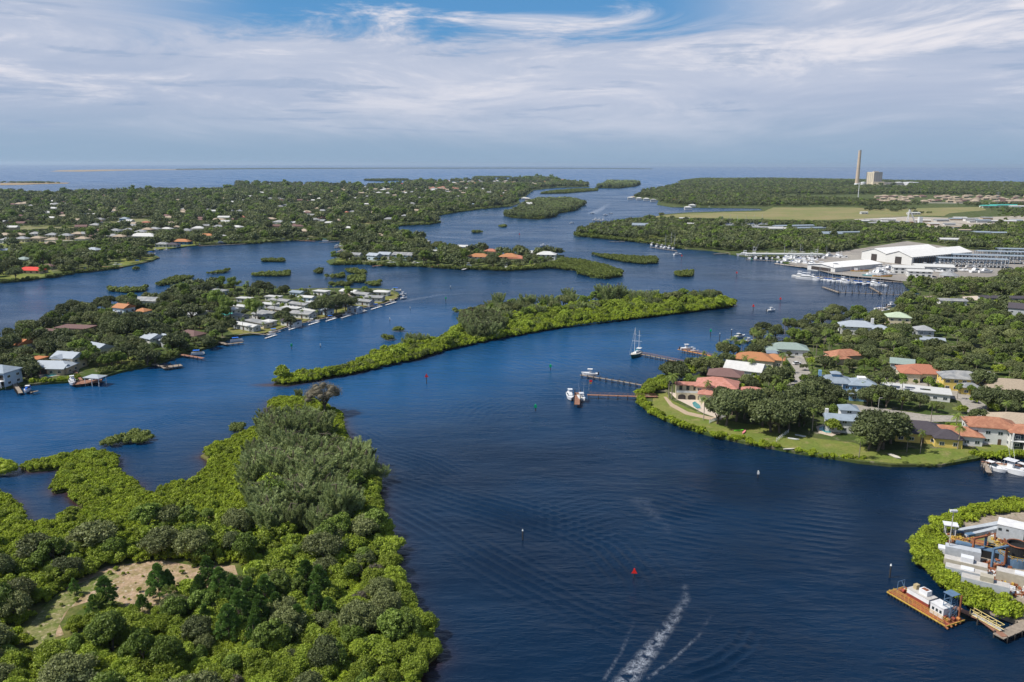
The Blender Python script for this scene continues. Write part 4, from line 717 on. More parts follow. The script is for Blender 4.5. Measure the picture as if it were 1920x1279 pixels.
SUB = [(10,439),(14,448),(37,439),(42,446),(67,437),(71,445),(99,439),(99,448),(125,440),(156,437),(155,446),(182,441),(190,431),(217,431),(212,441),(225,442),(242,430),(277,429),(265,433),(203,437),(147,437),(290,428)]
for i, (px, py) in enumerate(SUB):
    rf = ('tan', 'grey', 'tan', 'grey', 'gw')[i % 5] if px not in (182, 190) else 'umber'
    house(px, py, 15, 11, -8, 1.9 if py < 444 else 1.5, rf, ('cream', 'white', 'tan')[i % 3], '%s-roofed new house, %s in the row of look-alike houses along the meadow' % ({'tan': 'taupe', 'grey': 'grey', 'gw': 'light grey', 'umber': 'brown'}[rf], ['first', 'second', 'third', 'fourth', 'fifth', 'sixth', 'seventh', 'eighth', 'ninth', 'tenth', 'eleventh', 'twelfth', 'thirteenth', 'fourteenth', 'fifteenth', 'sixteenth', 'seventeenth', 'eighteenth', 'nineteenth', 'twentieth', 'next to last', 'last'][i]), 'hip', lod=1, group='new houses in the meadow row', lm='the new house row' if i in (3, 12) else None)
FARH = [(215,390,'tan'),(252,376,'tan'),(372,427,'white'),(350,431,'gw'),(330,425,'tan'),(175,393,'tan'),(100,390,'white'),(120,404,'tan'),(245,419,'tan'),(180,421,'gw'),(175,467,'metal'),(590,411,'gw'),(617,417,'white'),(547,417,'white'),(772,381,'gw'),(761,404,'grey'),(730,410,'grey'),(572,384,'tan'),(534,372,'white'),(523,372,'gw'),(680,357,'tan'),(620,359,'tan'),(628,365,'white'),(655,366,'white'),(635,371,'tan'),(490,361,'white'),(552,362,'tan'),(725,355,'gw'),(489,344,'white'),(505,345,'gw'),(527,346,'tan'),(552,347,'white'),(568,347,'umber'),(470,345,'tan'),(452,345,'tan'),(140,412,'tan'),(60,385,'gw'),(5,415,'gw'),(320,407,'tan'),(95,455,'tan'),
 (665,371,'white'),(690,368,'gw'),(710,361,'white'),(740,366,'tan'),(600,372,'white'),(580,365,'tan'),(500,380,'white'),(430,395,'gw'),(47,396,'white'),(700,398,'tan'),(820,366,'gw'),(860,368,'white'),(900,372,'gw'),(840,376,'white'),(790,370,'gw'),(750,374,'white'),(800,362,'tan'),(870,362,'gw'),(905,362,'orange'),(925,358,'white'),(945,362,'white')]
r_ = random.Random(5)
FARH += [(px, 346+r_.uniform(-1.5, 8), 'pink') for px in (800, 812, 824, 836, 848, 862, 876, 888, 806, 830, 854, 870)]
FARH += [(r_.uniform(815, 1060), r_.uniform(336.5, 345), r_.choice(['white', 'tan', 'cream', 'white', 'gw', 'orange'])) for _ in range(46)]
FARH += [(r_.uniform(640, 960), r_.uniform(350, 362), r_.choice(['white', 'tan', 'gw'])) for _ in range(60)]+[(r_.uniform(0, 640), r_.uniform(366, 432), r_.choice(['tan', 'gw', 'white', 'umber'])) for _ in range(90)]
FARH += [(r_.uniform(968, 1000), r_.uniform(367, 384), 'white') for _ in range(5)]
cnt = {}
FR = []
for px, py, rf in FARH:
    rf = 'tan' if rf == 'cream' else rf; s = 1.0 if py > 365 else 1.25
    o = house(px, py, r_.uniform(13, 20)*s, r_.uniform(9, 12)*s, r_.uniform(-25, 15), r_.choice([1, 1.2, 1.9]) if rf != 'pink' else 1.9, rf, r_.choice(['white', 'cream', 'tan']), None, r_.choice(['hip', 'hip', 'gable']), lod=2, zr=.8, win=False); FR.append((o, rf))
TAN = [(r_.uniform(1640, 1925), r_.uniform(366, 377)) for _ in range(90)]
for px, py in TAN: FR.append((house(px, py, r_.uniform(15, 20), 11, r_.uniform(-10, 10), 1.3, 'tan' if r_.random() < .7 else 'umber', 'tan', None, 'hip', lod=2, win=False), 'tan'))
for px, py, rf in ((1182,370,'white'),(1186,369,'tan'),(1198,371,'white'),(1265,374,'red'),(1298,384,'white'),(1212,372,'white'),(1225,374,'gw'),(1290,388,'white')): FR.append((house(px, py, 16, 10, -5, 1.5, rf, 'white', None, 'hip', lod=2, win=False), rf))
# --- park, light industry
house(1200,421,26,14,-12,1.6,'lilac','white','large white park building with a pale blue-grey roof among trees','gable', lod=1, lm='the white park building')
for px, py, w, d, rt, rf, lb in ((1283,408,17,10,-5,'white','white shed at the near edge of the meadow, left part'),(1297,418,14,9,-5,'white','white roof among trees left of the laid-up sailboats'),(1432,425,60,13,-3,'gw','long white-grey shed left of the long blue-grey storage roofs'),(1488,422,70,11,14,'lilac','longest blue-grey storage roof between the trees'),(1520,426,50,11,14,'lilac','second long blue-grey storage roof, nearer than the longest'),(1551,436,38,22,6,'lilac','wide blue-grey storage roof nearest the park woods'),(1592,434,34,9,10,'lilac','thin blue-grey storage roof at the right of the storage group'),
 (1458,427,26,12,-3,'white','short white roof between the storage roofs'),(1620,397,14,8,0,'white','lone white hut on the meadow'),(1713,398,24,10,0,'white','white trailer shed beyond the derrick'),(1840,434,22,12,-10,'lilac','blue-grey house in the woods above the sheds'),(1780,447,24,14,-10,'white','pale roof behind the big white shed')):
    house(px, py, w, d, rt, 1.3, rf, 'white', lb, 'gable', lod=1, name='storage_shed', cat='shed', pitch=.2, door=False)
IND = [(1620,413,'white'),(1635,412,'gw'),(1655,414,'white'),(1640,417,'gw'),(1690,415,'gw'),(1730,412,'white'),(1765,411,'grey'),(1791,409,'lilac'),(1800,407,'white'),(1825,413,'gw'),(1843,412,'lilac'),(1866,413,'white'),(1890,413,'white'),(1820,409,'gw'),(1905,412,'lilac'),(1780,418,'grey'),(1870,435,'lilac'),(1665,410,'white'),(1750,418,'white'),(1850,407,'gw'),(1795,424,'tan'),(1810,430,'tan')]
for px, py, rf in IND: FR.append((house(px, py, r_.uniform(14, 26), r_.uniform(8, 13), r_.uniform(-15, 10), r_.choice([1, 1.5]), rf, r_.choice(['white', 'grey', 'tan']), None, 'gable', lod=2, name='work_shed', cat='shed', pitch=.2, win=False), rf+' work'))
for px, py, w in ((1853,385,34),(1872,384,40),(1895,384,30),(1908,386,36)): FR.append((house(px, py, w, 16, 0, 1.5, 'teal' if px < 1900 else 'white', 'white', None, 'gable', lod=2, name='work_shed', cat='shed', pitch=.2, win=False), 'teal work' if px < 1900 else 'white work'))
# ---------------------------------------------------------------- boats: bow along +x, origin at the waterline
m_gel = mat('white gelcoat', (.66, .67, .68), .25, .5, .06); m_blueh = mat('navy hull', (.02, .04, .10), .25, .5); m_greenh = mat('green hull', (.02, .10, .07), .3, .5); m_deck = mat('cream deck', (.60, .56, .48), .6); m_blk = mat('black outboard', (.03, .03, .035), .3, .5)
m_canv = mat('blue canvas', (.02, .13, .55), .75); m_canw = mat('white canvas', (.62, .62, .62), .8); m_alum = mat('aluminium tube', (.60, .61, .62), .35, .5, .03, metal=.5); m_yel = mat('safety yellow steel', (.55, .36, .07), .7, .3, .25, 1.5); m_orb = mat('orange plastic', (.42, .18, .05), .7, .3, .3, 1.5, col2=(.30, .12, .05))
m_redp = mat('red deck paint', (.28, .05, .035), .75, .2, .3, 1.2, col2=(.18, .07, .045)); m_rust = mat('rusty steel', (.26, .10, .05), .85, .2, .3, 1.5); m_blst = mat('blue-grey steel', (.10, .17, .26), .6, .3, .15); m_conw = mat('white container paint', (.44, .47, .50), .6, .3, .12, 1.0, stripe=('x', 2.2, .8)); m_conc = mat('cream container paint', (.46, .42, .33), .7, .3, .12, 1.0, stripe=('x', 2.2, .8))
m_redsign = mat('red day board', (.85, .03, .02), .5, .3, .03); m_green = mat('green day board', (.0, .38, .16), .5, .3, .03); m_kay = mat('lime plastic', (.25, .75, .05), .4); m_kayp = mat('pink plastic', (.75, .25, .28), .4); m_turq = mat('turquoise paint', (.08, .45, .48), .5); m_black = mat('black steel', (.02, .02, .02), .6)
def hull(L_, B, D, F, bowrise=.35, tr=.82, cat=False):
    """closed hull from stern to a raked, pointed bow"""
    mb = MB(); S = 9; vs = []
    for i in range(S):
        t = i/(S-1); x = -L_/2+L_*t; hb = B/2*(tr+(1-tr)*math.sin(min(1, t*2.2)*math.pi/2))*(1-max(0, (t-.45)/.55)**2.2); hb = max(hb, .02); f = F*(1+bowrise*t*t)
        xk = x-(.10*L_*max(0, t-.7)/.3)*1.0; k = -D*(1-max(0, (t-.6)/.4)**1.5)
        vs += [(x, -hb, f), (xk, -hb*.82, k*.15), (xk, 0, k-.02), (xk, hb*.82, k*.15), (x, hb, f), (x, 0, f+.04*hb)]
    n = 6; fs = []
    for i in range(S-1):
        for j in range(n): fs.append((i*n+j, (i+1)*n+j, (i+1)*n+(j+1) % n, i*n+(j+1) % n))
    fs += [tuple(range(n))[::-1], tuple(range((S-1)*n, S*n))]; return mb.add(vs, [f[::-1] for f in fs])
def cabin(mb, x0, x1, w0, w1, z0, z1, rake=.3):
    """trunk cabin with raked ends"""
    return mb.add([(x0, -w0/2, z0), (x1, -w1/2, z0), (x1, w1/2, z0), (x0, w0/2, z0), (x0+rake*.3, -w0*.44, z1), (x1-rake, -w1*.40, z1), (x1-rake, w1*.40, z1), (x0+rake*.3, w0*.44, z1)], [(3, 2, 1, 0), (4, 5, 6, 7), (0, 1, 5, 4), (1, 2, 6, 5), (2, 3, 7, 6), (3, 0, 4, 7)])
def boat_model(kind):
    o = empty({'yacht': 'motor_yacht', 'cruiser': 'cabin_cruiser', 'skiff': 'centre_console_boat', 'sail': 'sailboat', 'sport': 'sportfishing_boat', 'ketch': 'ketch', 'pontoon': 'pontoon_boat', 'cat': 'catamaran'}[kind], (0, 0, 0))
    def stripe(L_, B, F): hull(L_*1.005, B*1.012, .02, F*.30, .9).build('boot_stripe', m_blueh, o)
    if kind == 'yacht':
        hull(13, 4.2, .8, 1.5).build('hull', m_gel, o); MB().box(-6.2, -1.7, 1.30, -3.2, 1.7, 1.56).build('cockpit', m_deck, o); c = cabin(MB(), -3.4, 3.2, 3.5, 2.4, 1.5, 2.9, 1.6).build('cabin', m_gel, o); cabin(MB(), -3.2, 2.75, 3.55, 2.55, 1.95, 2.5, .9).build('cabin_window', m_glass, c)
        f = cabin(MB(), -2.6, .6, 2.7, 2.0, 2.9, 3.6, .7).build('flybridge', m_gel, o); MB().box(-2.6, -1.3, 4.7, .2, 1.3, 4.82).build('hardtop', m_gel, o)
        for y in (-1.1, 1.1): MB().tube((-2.2, y, 3.4), (-2.2, y, 4.7), .05).tube((-.1, y, 3.4), (-.1, y, 4.7), .05).build('hardtop_leg', m_alum, o)
    elif kind == 'sport':
        hull(12.5, 4.1, .8, 1.4, .75).build('hull', m_gel, o); MB().box(-6, -1.6, 1.1, -2.4, 1.6, 1.46).build('cockpit', m_deck, o); c = cabin(MB(), -2.5, 2.4, 3.3, 2.2, 1.4, 2.8, 1.4).build('cabin', m_gel, o); cabin(MB(), -2.3, 2.2, 3.35, 2.3, 1.9, 2.4, .8).build('cabin_window', m_glass, c); cabin(MB(), -2.2, .4, 2.3, 1.8, 2.8, 3.5, .5).build('flybridge', m_gel, o)
        t = MB(); 
        for y in (-1, 1):
            for xx in (-2, .2): t.tube((xx, y, 2.8), (xx*.5-.5, y*.6, 7.2), .05)
        t.tube((-1.4, -.7, 5), (-1.4, .7, 5), .05); t.build('tuna_tower', m_alum, o); MB().box(-1.8, -.9, 4.9, .2, .9, 5.0).build('hardtop', m_gel, o); MB().box(-1.2, -.7, 7.1, -.1, .7, 7.25).build('tower_top', m_gel, o)
        for y in (-1.5, 1.5): MB().tube((-1, y, 2.6), (-3.5, y*1.6, 9.5), .05, .02).build('outrigger', m_gel, o)
    elif kind == 'cruiser':
        hull(9, 3.0, .6, 1.1).build('hull', m_gel, o); MB().box(-4.2, -1.15, .95, -.8, 1.15, 1.16).build('cockpit', m_deck, o); c = cabin(MB(), -.9, 3.2, 2.3, 1.0, 1.1, 1.75, 1.2).build('cabin', m_gel, o); cabin(MB(), -1.2, 1.0, 2.35, 1.9, 1.6, 2.15, .9).build('windscreen', m_glass, o); MB().box(-3.0, -1.1, 2.55, -.6, 1.1, 2.64).build('bimini', m_canw, o)
        for y in (-1, 1): MB().tube((-2.8, y, 1.1), (-2.8, y, 2.55), .035).tube((-.8, y, 1.1), (-.8, y, 2.55), .035).build('bimini_frame', m_alum, o)
    elif kind == 'skiff':
        hull(7, 2.4, .45, .85).build('hull', m_gel, o); MB().box(-3.1, -.9, .7, 2.2, .9, .88).build('deck', m_deck, o); MB().cbox(-.3, 0, .85, 1.0, .8, 1.05).build('console', m_gel, o); MB().box(-1.3, -.9, 2.5, .8, .9, 2.6).build('hardtop', m_canw, o)
        for y in (-.8, .8): MB().tube((-1.1, y, .85), (-1.1, y, 2.5), .035).tube((.6, y, .85), (.6, y, 2.5), .035).build('hardtop_leg', m_alum, o)
        MB().cbox(-3.75, 0, .1, .55, .45, 1.35).build('outboard', m_blk, o)
    elif kind == 'pontoon':
        for y in (-.9, .9): MB().tube((-3.6, y, 0), (3.4, y, 0), .32, .32, 8).build('pontoon', m_alum, o)
        MB().box(-3.6, -1.25, .32, 3.5, 1.25, .42).build('deck', m_deck, o); MB().box(-3.5, -1.22, .42, 3.3, -1.15, 1.1).box(-3.5, 1.15, .42, 3.3, 1.22, 1.1).build('side_panel', m_gel, o); MB().box(-2.5, -1.2, 2.2, 1, 1.2, 2.32).build('canopy', m_canw, o)
        for x in (-2.3, .8): MB().tube((x, -1.1, .4), (x, -1.1, 2.2), .04).tube((x, 1.1, .4), (x, 1.1, 2.2), .04).build('canopy_frame', m_alum, o)
    elif kind == 'sail':
        hull(10, 3.0, .7, 1.0, .3, .65).build('hull', m_gel, o); cabin(MB(), -1.5, 2.4, 2.0, 1.3, 1.0, 1.55, .7).build('cabin', m_gel, o); MB().box(-4.2, -.9, .85, -1.6, .9, 1.07).build('cockpit', m_deck, o); MB().tube((.7, 0, 1), (.7, 0, 14), .13, .08, 6).build('mast', m_alum, o); MB().tube((.6, 0, 2.3), (-3.6, 0, 2.4), .20, .16, 6).build('sail_cover', m_canv, o); MB().tube((.7, -1, 8), (.7, 1, 8), .04).build('spreader', m_alum, o)
        MB().tube((4.9, 0, 1.3), (.75, 0, 13.8), .03).tube((-4.9, 0, 1), (.65, 0, 13.8), .02).build('stay', m_alum, o)
    elif kind == 'ketch':
        hull(14.5, 4.1, 1.1, 1.5, .45, .55).build('hull', m_greenh, o); hull(14.3, 4.0, 0, 1.6, .45, .55).build('deck', m_deck, o); MB().tube((7, 0, 2.3), (9.4, 0, 2.8), .12, .08).build('bowsprit', m_gel, o); c = cabin(MB(), -3.5, 1.5, 2.4, 1.8, 1.6, 2.6, .8).build('cabin', m_gel, o); cabin(MB(), -3.3, 1.2, 2.45, 1.9, 2.0, 2.35, .6).build('cabin_window', m_glass, c); MB().box(-6.2, -1.2, 3.5, -3.2, 1.2, 3.62).build('bimini', m_canw, o)
        for x, h in ((2.0, 16), (-4.2, 13.5)): m = MB().tube((x, 0, 1.6), (x, 0, h), .16, .10, 6).build('mast', m_gel, o); MB().tube((x, -1.5, h*.55), (x, 1.5, h*.55), .06).tube((x, -1.1, h*.78), (x, 1.1, h*.78), .05).build('spreader', m_gel, m)
        MB().tube((1.9, 0, 3.2), (-3.6, 0, 3.4), .24, .2).build('sail_cover', m_turq, o); MB().tube((-4.3, 0, 3.4), (-7.2, 0, 3.5), .18, .15).build('sail_cover', m_turq, o)
        MB().tube((9.3, 0, 2.8), (2.1, 0, 15.8), .035).tube((2, 0, 15.8), (-4.2, 0, 13.3), .03).tube((-7, 0, 2), (-4.2, 0, 13.3), .03).tube((2, 1.9, 1.6), (2, .1, 15), .03).tube((2, -1.9, 1.6), (2, -.1, 15), .03).build('rigging', m_alum, o); MB().box(-4.9, -.03, 12.4, -4.25, .03, 13.0).build('ensign', m_redsign, o)
    elif kind == 'cat':
        for y in (-1.25, 1.25): hull(9.5, 1.5, .5, 1.2, .4, .9).build('hull', m_gel, o, loc=(0, y, 0))
        MB().box(-4.7, -1.3, .5, 2.8, 1.3, 1.2).build('bridge_deck', m_gel, o); MB().box(-4.5, -1.6, 1.2, 2.6, 1.6, 1.26).build('deck', m_deck, o); MB().cbox(-.3, 0, 1.2, 1.5, 1.4, 1.3).build('console', m_gel, o); MB().box(-2, -1.4, 3.4, 1.2, 1.4, 3.52).build('hardtop', m_gel, o)
        for y in (-1.2, 1.2): MB().tube((-1.8, y, 1.2), (-1.6, y*.9, 3.4), .05).tube((1, y, 1.2), (.9, y*.9, 3.4), .05).build('hardtop_leg', m_alum, o); MB().tube((0, y, 3.4), (-1.5, y*1.3, 9), .05, .02).build('outrigger', m_gel, o)
        for y in (-1.25, 1.25): MB().cbox(-5.0, y, .1, .6, .5, 1.5).build('outboard', m_blk, o)
    return o
BM = {}
def boat(kind, px, py, head, label, z=0.0, s=1.0, group=None, hull_mat=None, cover=None, xy=None):
    """head: compass of the bow in the scene, degrees counter-clockwise from +x"""
    x, y = xy or P2(px, py, z)
    if kind not in BM: bpy.context.view_layer.update(); BM[kind] = boat_model(kind); o = BM[kind]; first = True
    else: o = copy_tree(BM[kind])
    o.location = (x, y, z); o.rotation_euler = (0, 0, R(head)); o.scale = (s, s, s); put(o, label, {'ketch': 'sailboat', 'sail': 'sailboat'}.get(kind, 'boat'), group)
    if 'group' in o.keys() and not group: del o['group']
    if 'blue canopy' in label or 'blue-roofed' in label or 'blue-topped' in label or 'turquoise' in label:
        for c in o.children:
            if c.name.split('.')[0] in ('bimini', 'canopy', 'hardtop'): c.data = c.data.copy(); c.data.materials[0] = m_turq if 'turq' in label else m_canv
    if hull_mat:
        for c in o.children:
            if c.name.startswith('hull'): c.data = c.data.copy(); c.data.materials[0] = hull_mat
    SIGHT.append((x, y, 5 if kind in ('yacht', 'sport', 'sail') else 3.5, z+.6)); return o
def dock(pts, w, label, z=1.5, m=None, mp=None, step=3.2, over=.5, name='dock', rail=False, px=True, group=None, pr=.17):
    P = [Vector((*P2(*p, z), z)) if px else Vector((*p, z)) for p in pts]; r = empty(name, (P[0].x, P[0].y, 0), 0, label, 'dock', group); o = P[0].copy(); o.z = 0; m = m or m_wood; mp = mp or m_pile
    d = MB(); n = 0
    for i, (a, b) in enumerate(zip(P[:-1], P[1:])):
        dr = (b-a).normalized(); L_ = (b-a).length; rz = math.atan2(dr.y, dr.x); c = (a+b)/2-o; d.cbox(c.x, c.y, z-.22-.003*i, L_+w*.9, w, .2, rz); sd_ = Vector((-dr.y, dr.x, 0))
        k = 0
        while k*step <= L_+.1 and n < 90:
            for sg in (-1, 1):
                q = a+dr*(k*step)+sd_*(sg*(w/2+pr*.8))-o; MODELS.setdefault(('pile', z, over, pr), MB().tube((0, 0, -2.5), (0, 0, z+over), pr, pr*.85, 6).mesh('piling', mp)); child('piling', MODELS[('pile', z, over, pr)], r, (q.x, q.y, 0)); n += 1
            k += 1
        if rail:
            for sg in (-1, 1):
                q0 = a+sd_*(sg*w*.47)-o; q1 = b+sd_*(sg*w*.47)-o; rr = MB()
                rr.tube((q0.x, q0.y, z+1), (q1.x, q1.y, z+1), .045, None, 4); j = 0
                while j < L_: q = q0+dr*j; rr.tube((q.x, q.y, z-.05), (q.x, q.y, z+1), .045, None, 4); j += 2
                rr.build('railing', rail if not isinstance(rail, bool) else m_wood, r)
    d.build('deck', m, r); SIGHT.append((P[-1].x, P[-1].y, w+1, .5)); return r
def marker(px, py, kind, label, h=4.2, lean=0, z=0):
    x, y = P2(px, py); r = empty('channel_marker', (x, y, 0), math.atan2(-x, y)*.5, label, 'channel marker'); MB().tube((0, 0, -2), (lean, 0, h), .20, .17, 8).build('post', m_pile, r)
    if kind == 'red': MB().add([(-.95, -.24, h-1.3), (.95, -.24, h-1.3), (0, -.24, h+.45), (-.95, -.19, h-1.3), (.95, -.19, h-1.3), (0, -.19, h+.45)], [(0, 1, 2), (5, 4, 3), (0, 3, 4, 1), (1, 4, 5, 2), (2, 5, 3, 0)]).build('day_board', m_redsign, r); MB().lathe([(.22, h), (.22, h+.15), (.1, h+.3)], n=8).build('marker_cap', m_redsign, r)
    elif kind == 'green': MB().box(-.6, -.25, h-1.1, .6, -.2, h+.1).build('day_board', m_green, r); MB().lathe([(.28, h), (.28, h+.3), (.1, h+.55)], n=8).build('marker_cap', m_green, r)
    elif kind == 'white': MB().box(-.35, -.24, h-.9, .35, -.2, h).build('day_board', m_frame, r); MB().lathe([(.2, h), (.2, h+.2), (.05, h+.4)], n=8).build('marker_cap', m_frame, r)
    else: MB().lathe([(.24, h), (.24, h+.08), (.03, h+.6)], n=8).build('post_cap', m_frame, r)
    return r
marker(1189, 1083, 'red', 'red triangular day marker on a post right of centre in the near river', 2.7).scale = (.8, .8, .85); marker(800, 720, 'red', 'red-topped marker post in the dark water below the wooded island', 4.6); marker(1412, 583, 'red', 'red-topped marker off the tip of the wooded island', 4.4); marker(1463, 566, 'red', 'red-orange marker in the pale water before the marina', 3.2)
marker(1381, 517, 'red', 'red marker in the channel left of the covered slips', 3.6); marker(1278, 485, 'red', 'red marker beside the motorboat off the long midstream islet', 4); marker(974, 446, 'red', 'tall red marker in the upper channel beyond the peach house', 6)
marker(1004, 771, 'green', 'green square marker left of the two-boat dock', 2.6); marker(1032, 694, 'green', 'green marker in mid-river left of the ketch', 2.6); marker(1332, 632, 'green', 'green-capped marker on a tall dark post right of the ketch', 4.4); marker(547, 655, 'green', 'green marker in the water in front of the trailer park', 2.8); marker(836, 567, 'green', 'green and white marker in the channel left of the wooded island', 3.6); marker(1598, 582, 'green', 'green marker seen over the trees before the marina', 3); marker(1409, 489, 'green', 'green marker at the end of the covered slips', 2)
for px, py, lb in ((601,652,'small white marker right of the green one before the trailer park'),(769,581,'small white marker off the tip of the trailer park point'),(731,602,'tiny white marker between the trailer park seawall and the two mangrove tufts'),(845,541,'small white marker in the water above the green and white marker')): marker(px, py, 'white', lb, 2)
marker(1421, 896, 'white', 'small white-topped post below the near lawn', 2.2); marker(980, 1012, 'post', 'lone bare post standing in the near river', 2.6); marker(1349, 640, 'post', 'tall dark piling right of the green-capped marker', 4.5); marker(1371, 637, 'post', 'tall dark piling beside the small grey dock', 6)
marker(1668, 1083, 'post', 'thick dark piling with a white cone cap left of the barge', 3.2)
# --- docks of the right shore
dock([(1230,743),(1195,743),(1104,740)], 1.6, 'long brown walkway dock leading to two lifted boats', 1.7, m_brownw, rail=m_brownw, over=.2, step=4.2); dock([(1083,737),(1082,757)], 2.2, 'short brown platform between the white cruiser and the open boat', 1.7, m_brownw, over=1.6, step=3)
dock([(1205,722),(1160,714),(1090,703)], 1.2, 'thin grey dock with a boat lift at its outer end', 1.5, over=.8); dock([(1284,680),(1250,673),(1205,664)], 1.5, 'grey dock with orange rail and the ketch moored at its end', 1.6, m_wood, rail=m_orangew, over=.5); dock([(1345,670),(1320,664),(1274,655)], 1.7, 'orange-stained dock with a lifted white boat', 1.8, m_orangew, rail=m_orangew, over=.6); dock([(1402,640),(1364,636)], 1.4, 'short grey dock near the two tall pilings', 1.5, over=1.2)
boat('cat', 1090, 748, -86, 'white open boat with a grey hardtop on the lift right of the brown platform', 1.1, .75); boat('yacht', 1069, 746, -88, 'white cabin cruiser stern-on at the outer end of the brown dock', .3, .78); boat('skiff', 1105, 703, 170, 'white centre-console boat lifted at the end of the thin grey dock', 1.7, 1.15); boat('ketch', 1192, 668, -120, 'green-hulled ketch with two white masts at the end of a grey dock', 0, 1.0); boat('skiff', 1288, 655, 10, 'white boat lifted on the orange-stained dock', 1.9, 1.1); boat('skiff', 1302, 659, 0, 'small second boat on the orange-stained dock', 1.3, .7); boat('cruiser', 1388, 632, 30, 'white boat with raised outriggers by the short grey dock', .4, .9); boat('skiff', 1404, 640, 20, 'small white boat half behind palms at the short grey dock', .3, .8)
kd = hull(5.5, 1.5, .15, .35, .3, .4).build('dinghy', m_orb); kd.location = (*P2(1262, 679), .3); kd.rotation_euler = (0, 0, R(-15)); put(kd, 'orange dinghy lying alongside the ketch dock', 'dinghy'); 
fl = empty('flag_pole', (*P2(1104, 739), 1.7), 0, 'flagpole with two flags at the outer end of the brown walkway dock', 'flagpole'); MB().tube((0, 0, 0), (0, 0, 5), .06).build('pole', m_alum, fl); MB().box(.08, -.03, 3.9, 1.4, .03, 4.8).build('flag', m_redsign, fl); MB().box(.08, -.03, 3.0, 1.2, .03, 3.7).build('flag', m_yel, fl)
for a, b, lb in (((1330,794),(1362,781),'white picket fence between the villa lawn and the oaks'), ((1456,828),(1478,812),'thin pale railing across the near lawn beyond the kayaks')):
    A0 = Vector((*P2(*a, 1), 1)); B0 = Vector((*P2(*b, 1), 1)); r = empty('picket_fence', A0, 0, lb, 'fence'); dv = B0-A0; n = int(dv.length/1.5) or 1
    for z in ((.3, 1.15) if 'white' in lb else (.9,)): MB().tube((0, 0, z), (dv.x, dv.y, z), .06, None, 4).build('rail', m_frame, r)
    for i in range(n+1): q = dv*(i/n); MB().cbox(q.x, q.y, 0, .14, .14, 1.5).build('fence_post', m_frame, r)
    if 'white' in lb: 
        pk = MB(); m = int(dv.length/.28)
        for i in range(m): q = dv*(i/m); pk.cbox(q.x, q.y, .15, .1, .06, 1.15, math.atan2(dv.y, dv.x))
        pk.build('pickets', m_frame, r)
for px, py, m, lb, rz in ((1386,808,m_kay,'lime green kayak lying on the villa lawn',10),(1395,811,m_kayp,'pink kayak lying on the villa lawn',60),(1488,824,m_gel,'pale kayak on the grass beyond the railing',-30),(1501,818,m_gel,'second pale kayak nearer the pool house lawn',-40),(1678,857,m_deck,'weathered tan skiff pulled up on the near bank',-70),(1480,843,m_deck,'thin board lying on the bank below the lawn',0)):
    k = hull(4.2 if 'skiff' not in lb else 5.2, .8 if 'skiff' not in lb else 1.9, .1, .32, .4, .3 if 'skiff' not in lb else .8); o = k.build('kayak' if 'kayak' in lb else ('skiff' if 'skiff' in lb else 'paddle_board'), m); o.location = (*P2(px, py, 1.1), 1.15); o.rotation_euler = (0, 0, R(rz)); put(o, lb, 'kayak' if 'kayak' in lb else 'boat' if 'skiff' in lb else 'board')
def car(px, py, rz, m, label, z=1.1):
    o = empty('parked_car', (*P2(px, py, z), z), R(rz), label, 'car'); MB().add([(-2.2, -.9, .3), (2.2, -.9, .3), (2.2, .9, .3), (-2.2, .9, .3), (-2.15, -.88, .95), (2.1, -.88, .85), (2.1, .88, .85), (-2.15, .88, .95)], [(3, 2, 1, 0), (4, 5, 6, 7), (0, 1, 5, 4), (1, 2, 6, 5), (2, 3, 7, 6), (3, 0, 4, 7)]).build('body', m, o); cabin(MB(), -1.7, 1.0, 1.7, 1.7, .93, 1.5, .7).build('cabin_glass', m_glass, o); cabin(MB(), -1.45, .4, 1.5, 1.5, 1.5, 1.56, .1).build('car_roof', m, o)
    for x in (-1.35, 1.35):
        for y in (-.92, .92): MB().tube((x, y-.1, .33), (x, y+.1, .33), .33, None, 10).build('wheel', m_blk, o)
    SIGHT.append((o.location.x, o.location.y, 2.5, z+.6)); return o
car(1720, 713, -60, mat('silver blue car paint', (.35, .45, .55), .3, .5), 'silver-blue car in front of the salmon red house'); car(1731, 715, -60, mat('dark car paint', (.03, .04, .06), .3, .5), 'dark car right of the silver-blue one'); car(1494, 683, 20, mat('white car paint', (.7, .7, .7), .3, .5), 'white car parked by the sage green roof'); car(1855, 703, 0, mat('white van paint', (.7, .7, .7), .3, .5), 'white car parked behind the yellow house')
# dock and boats at the right edge below the mansion
dock([(1844,866),(1880,870),(1935,874)], 1.6, 'red-brown dock at the right edge with three boats', 1.5, m_brownw, over=1.2); dock([(1845,868),(1854,884)], 1.6, 'short finger pier left of the open-bowed boat', 1.5, m_wood, over=1.2)
boat('cruiser', 1865, 881, -62, 'white bowrider moored left of the catamaran with outriggers', 0, .95); boat('cat', 1896, 884, -55, 'white catamaran with tall outriggers at the right-edge dock', 0, 1.15); boat('cruiser', 1924, 884, -60, 'boat at the very right edge of the red-brown dock', 0, .9)
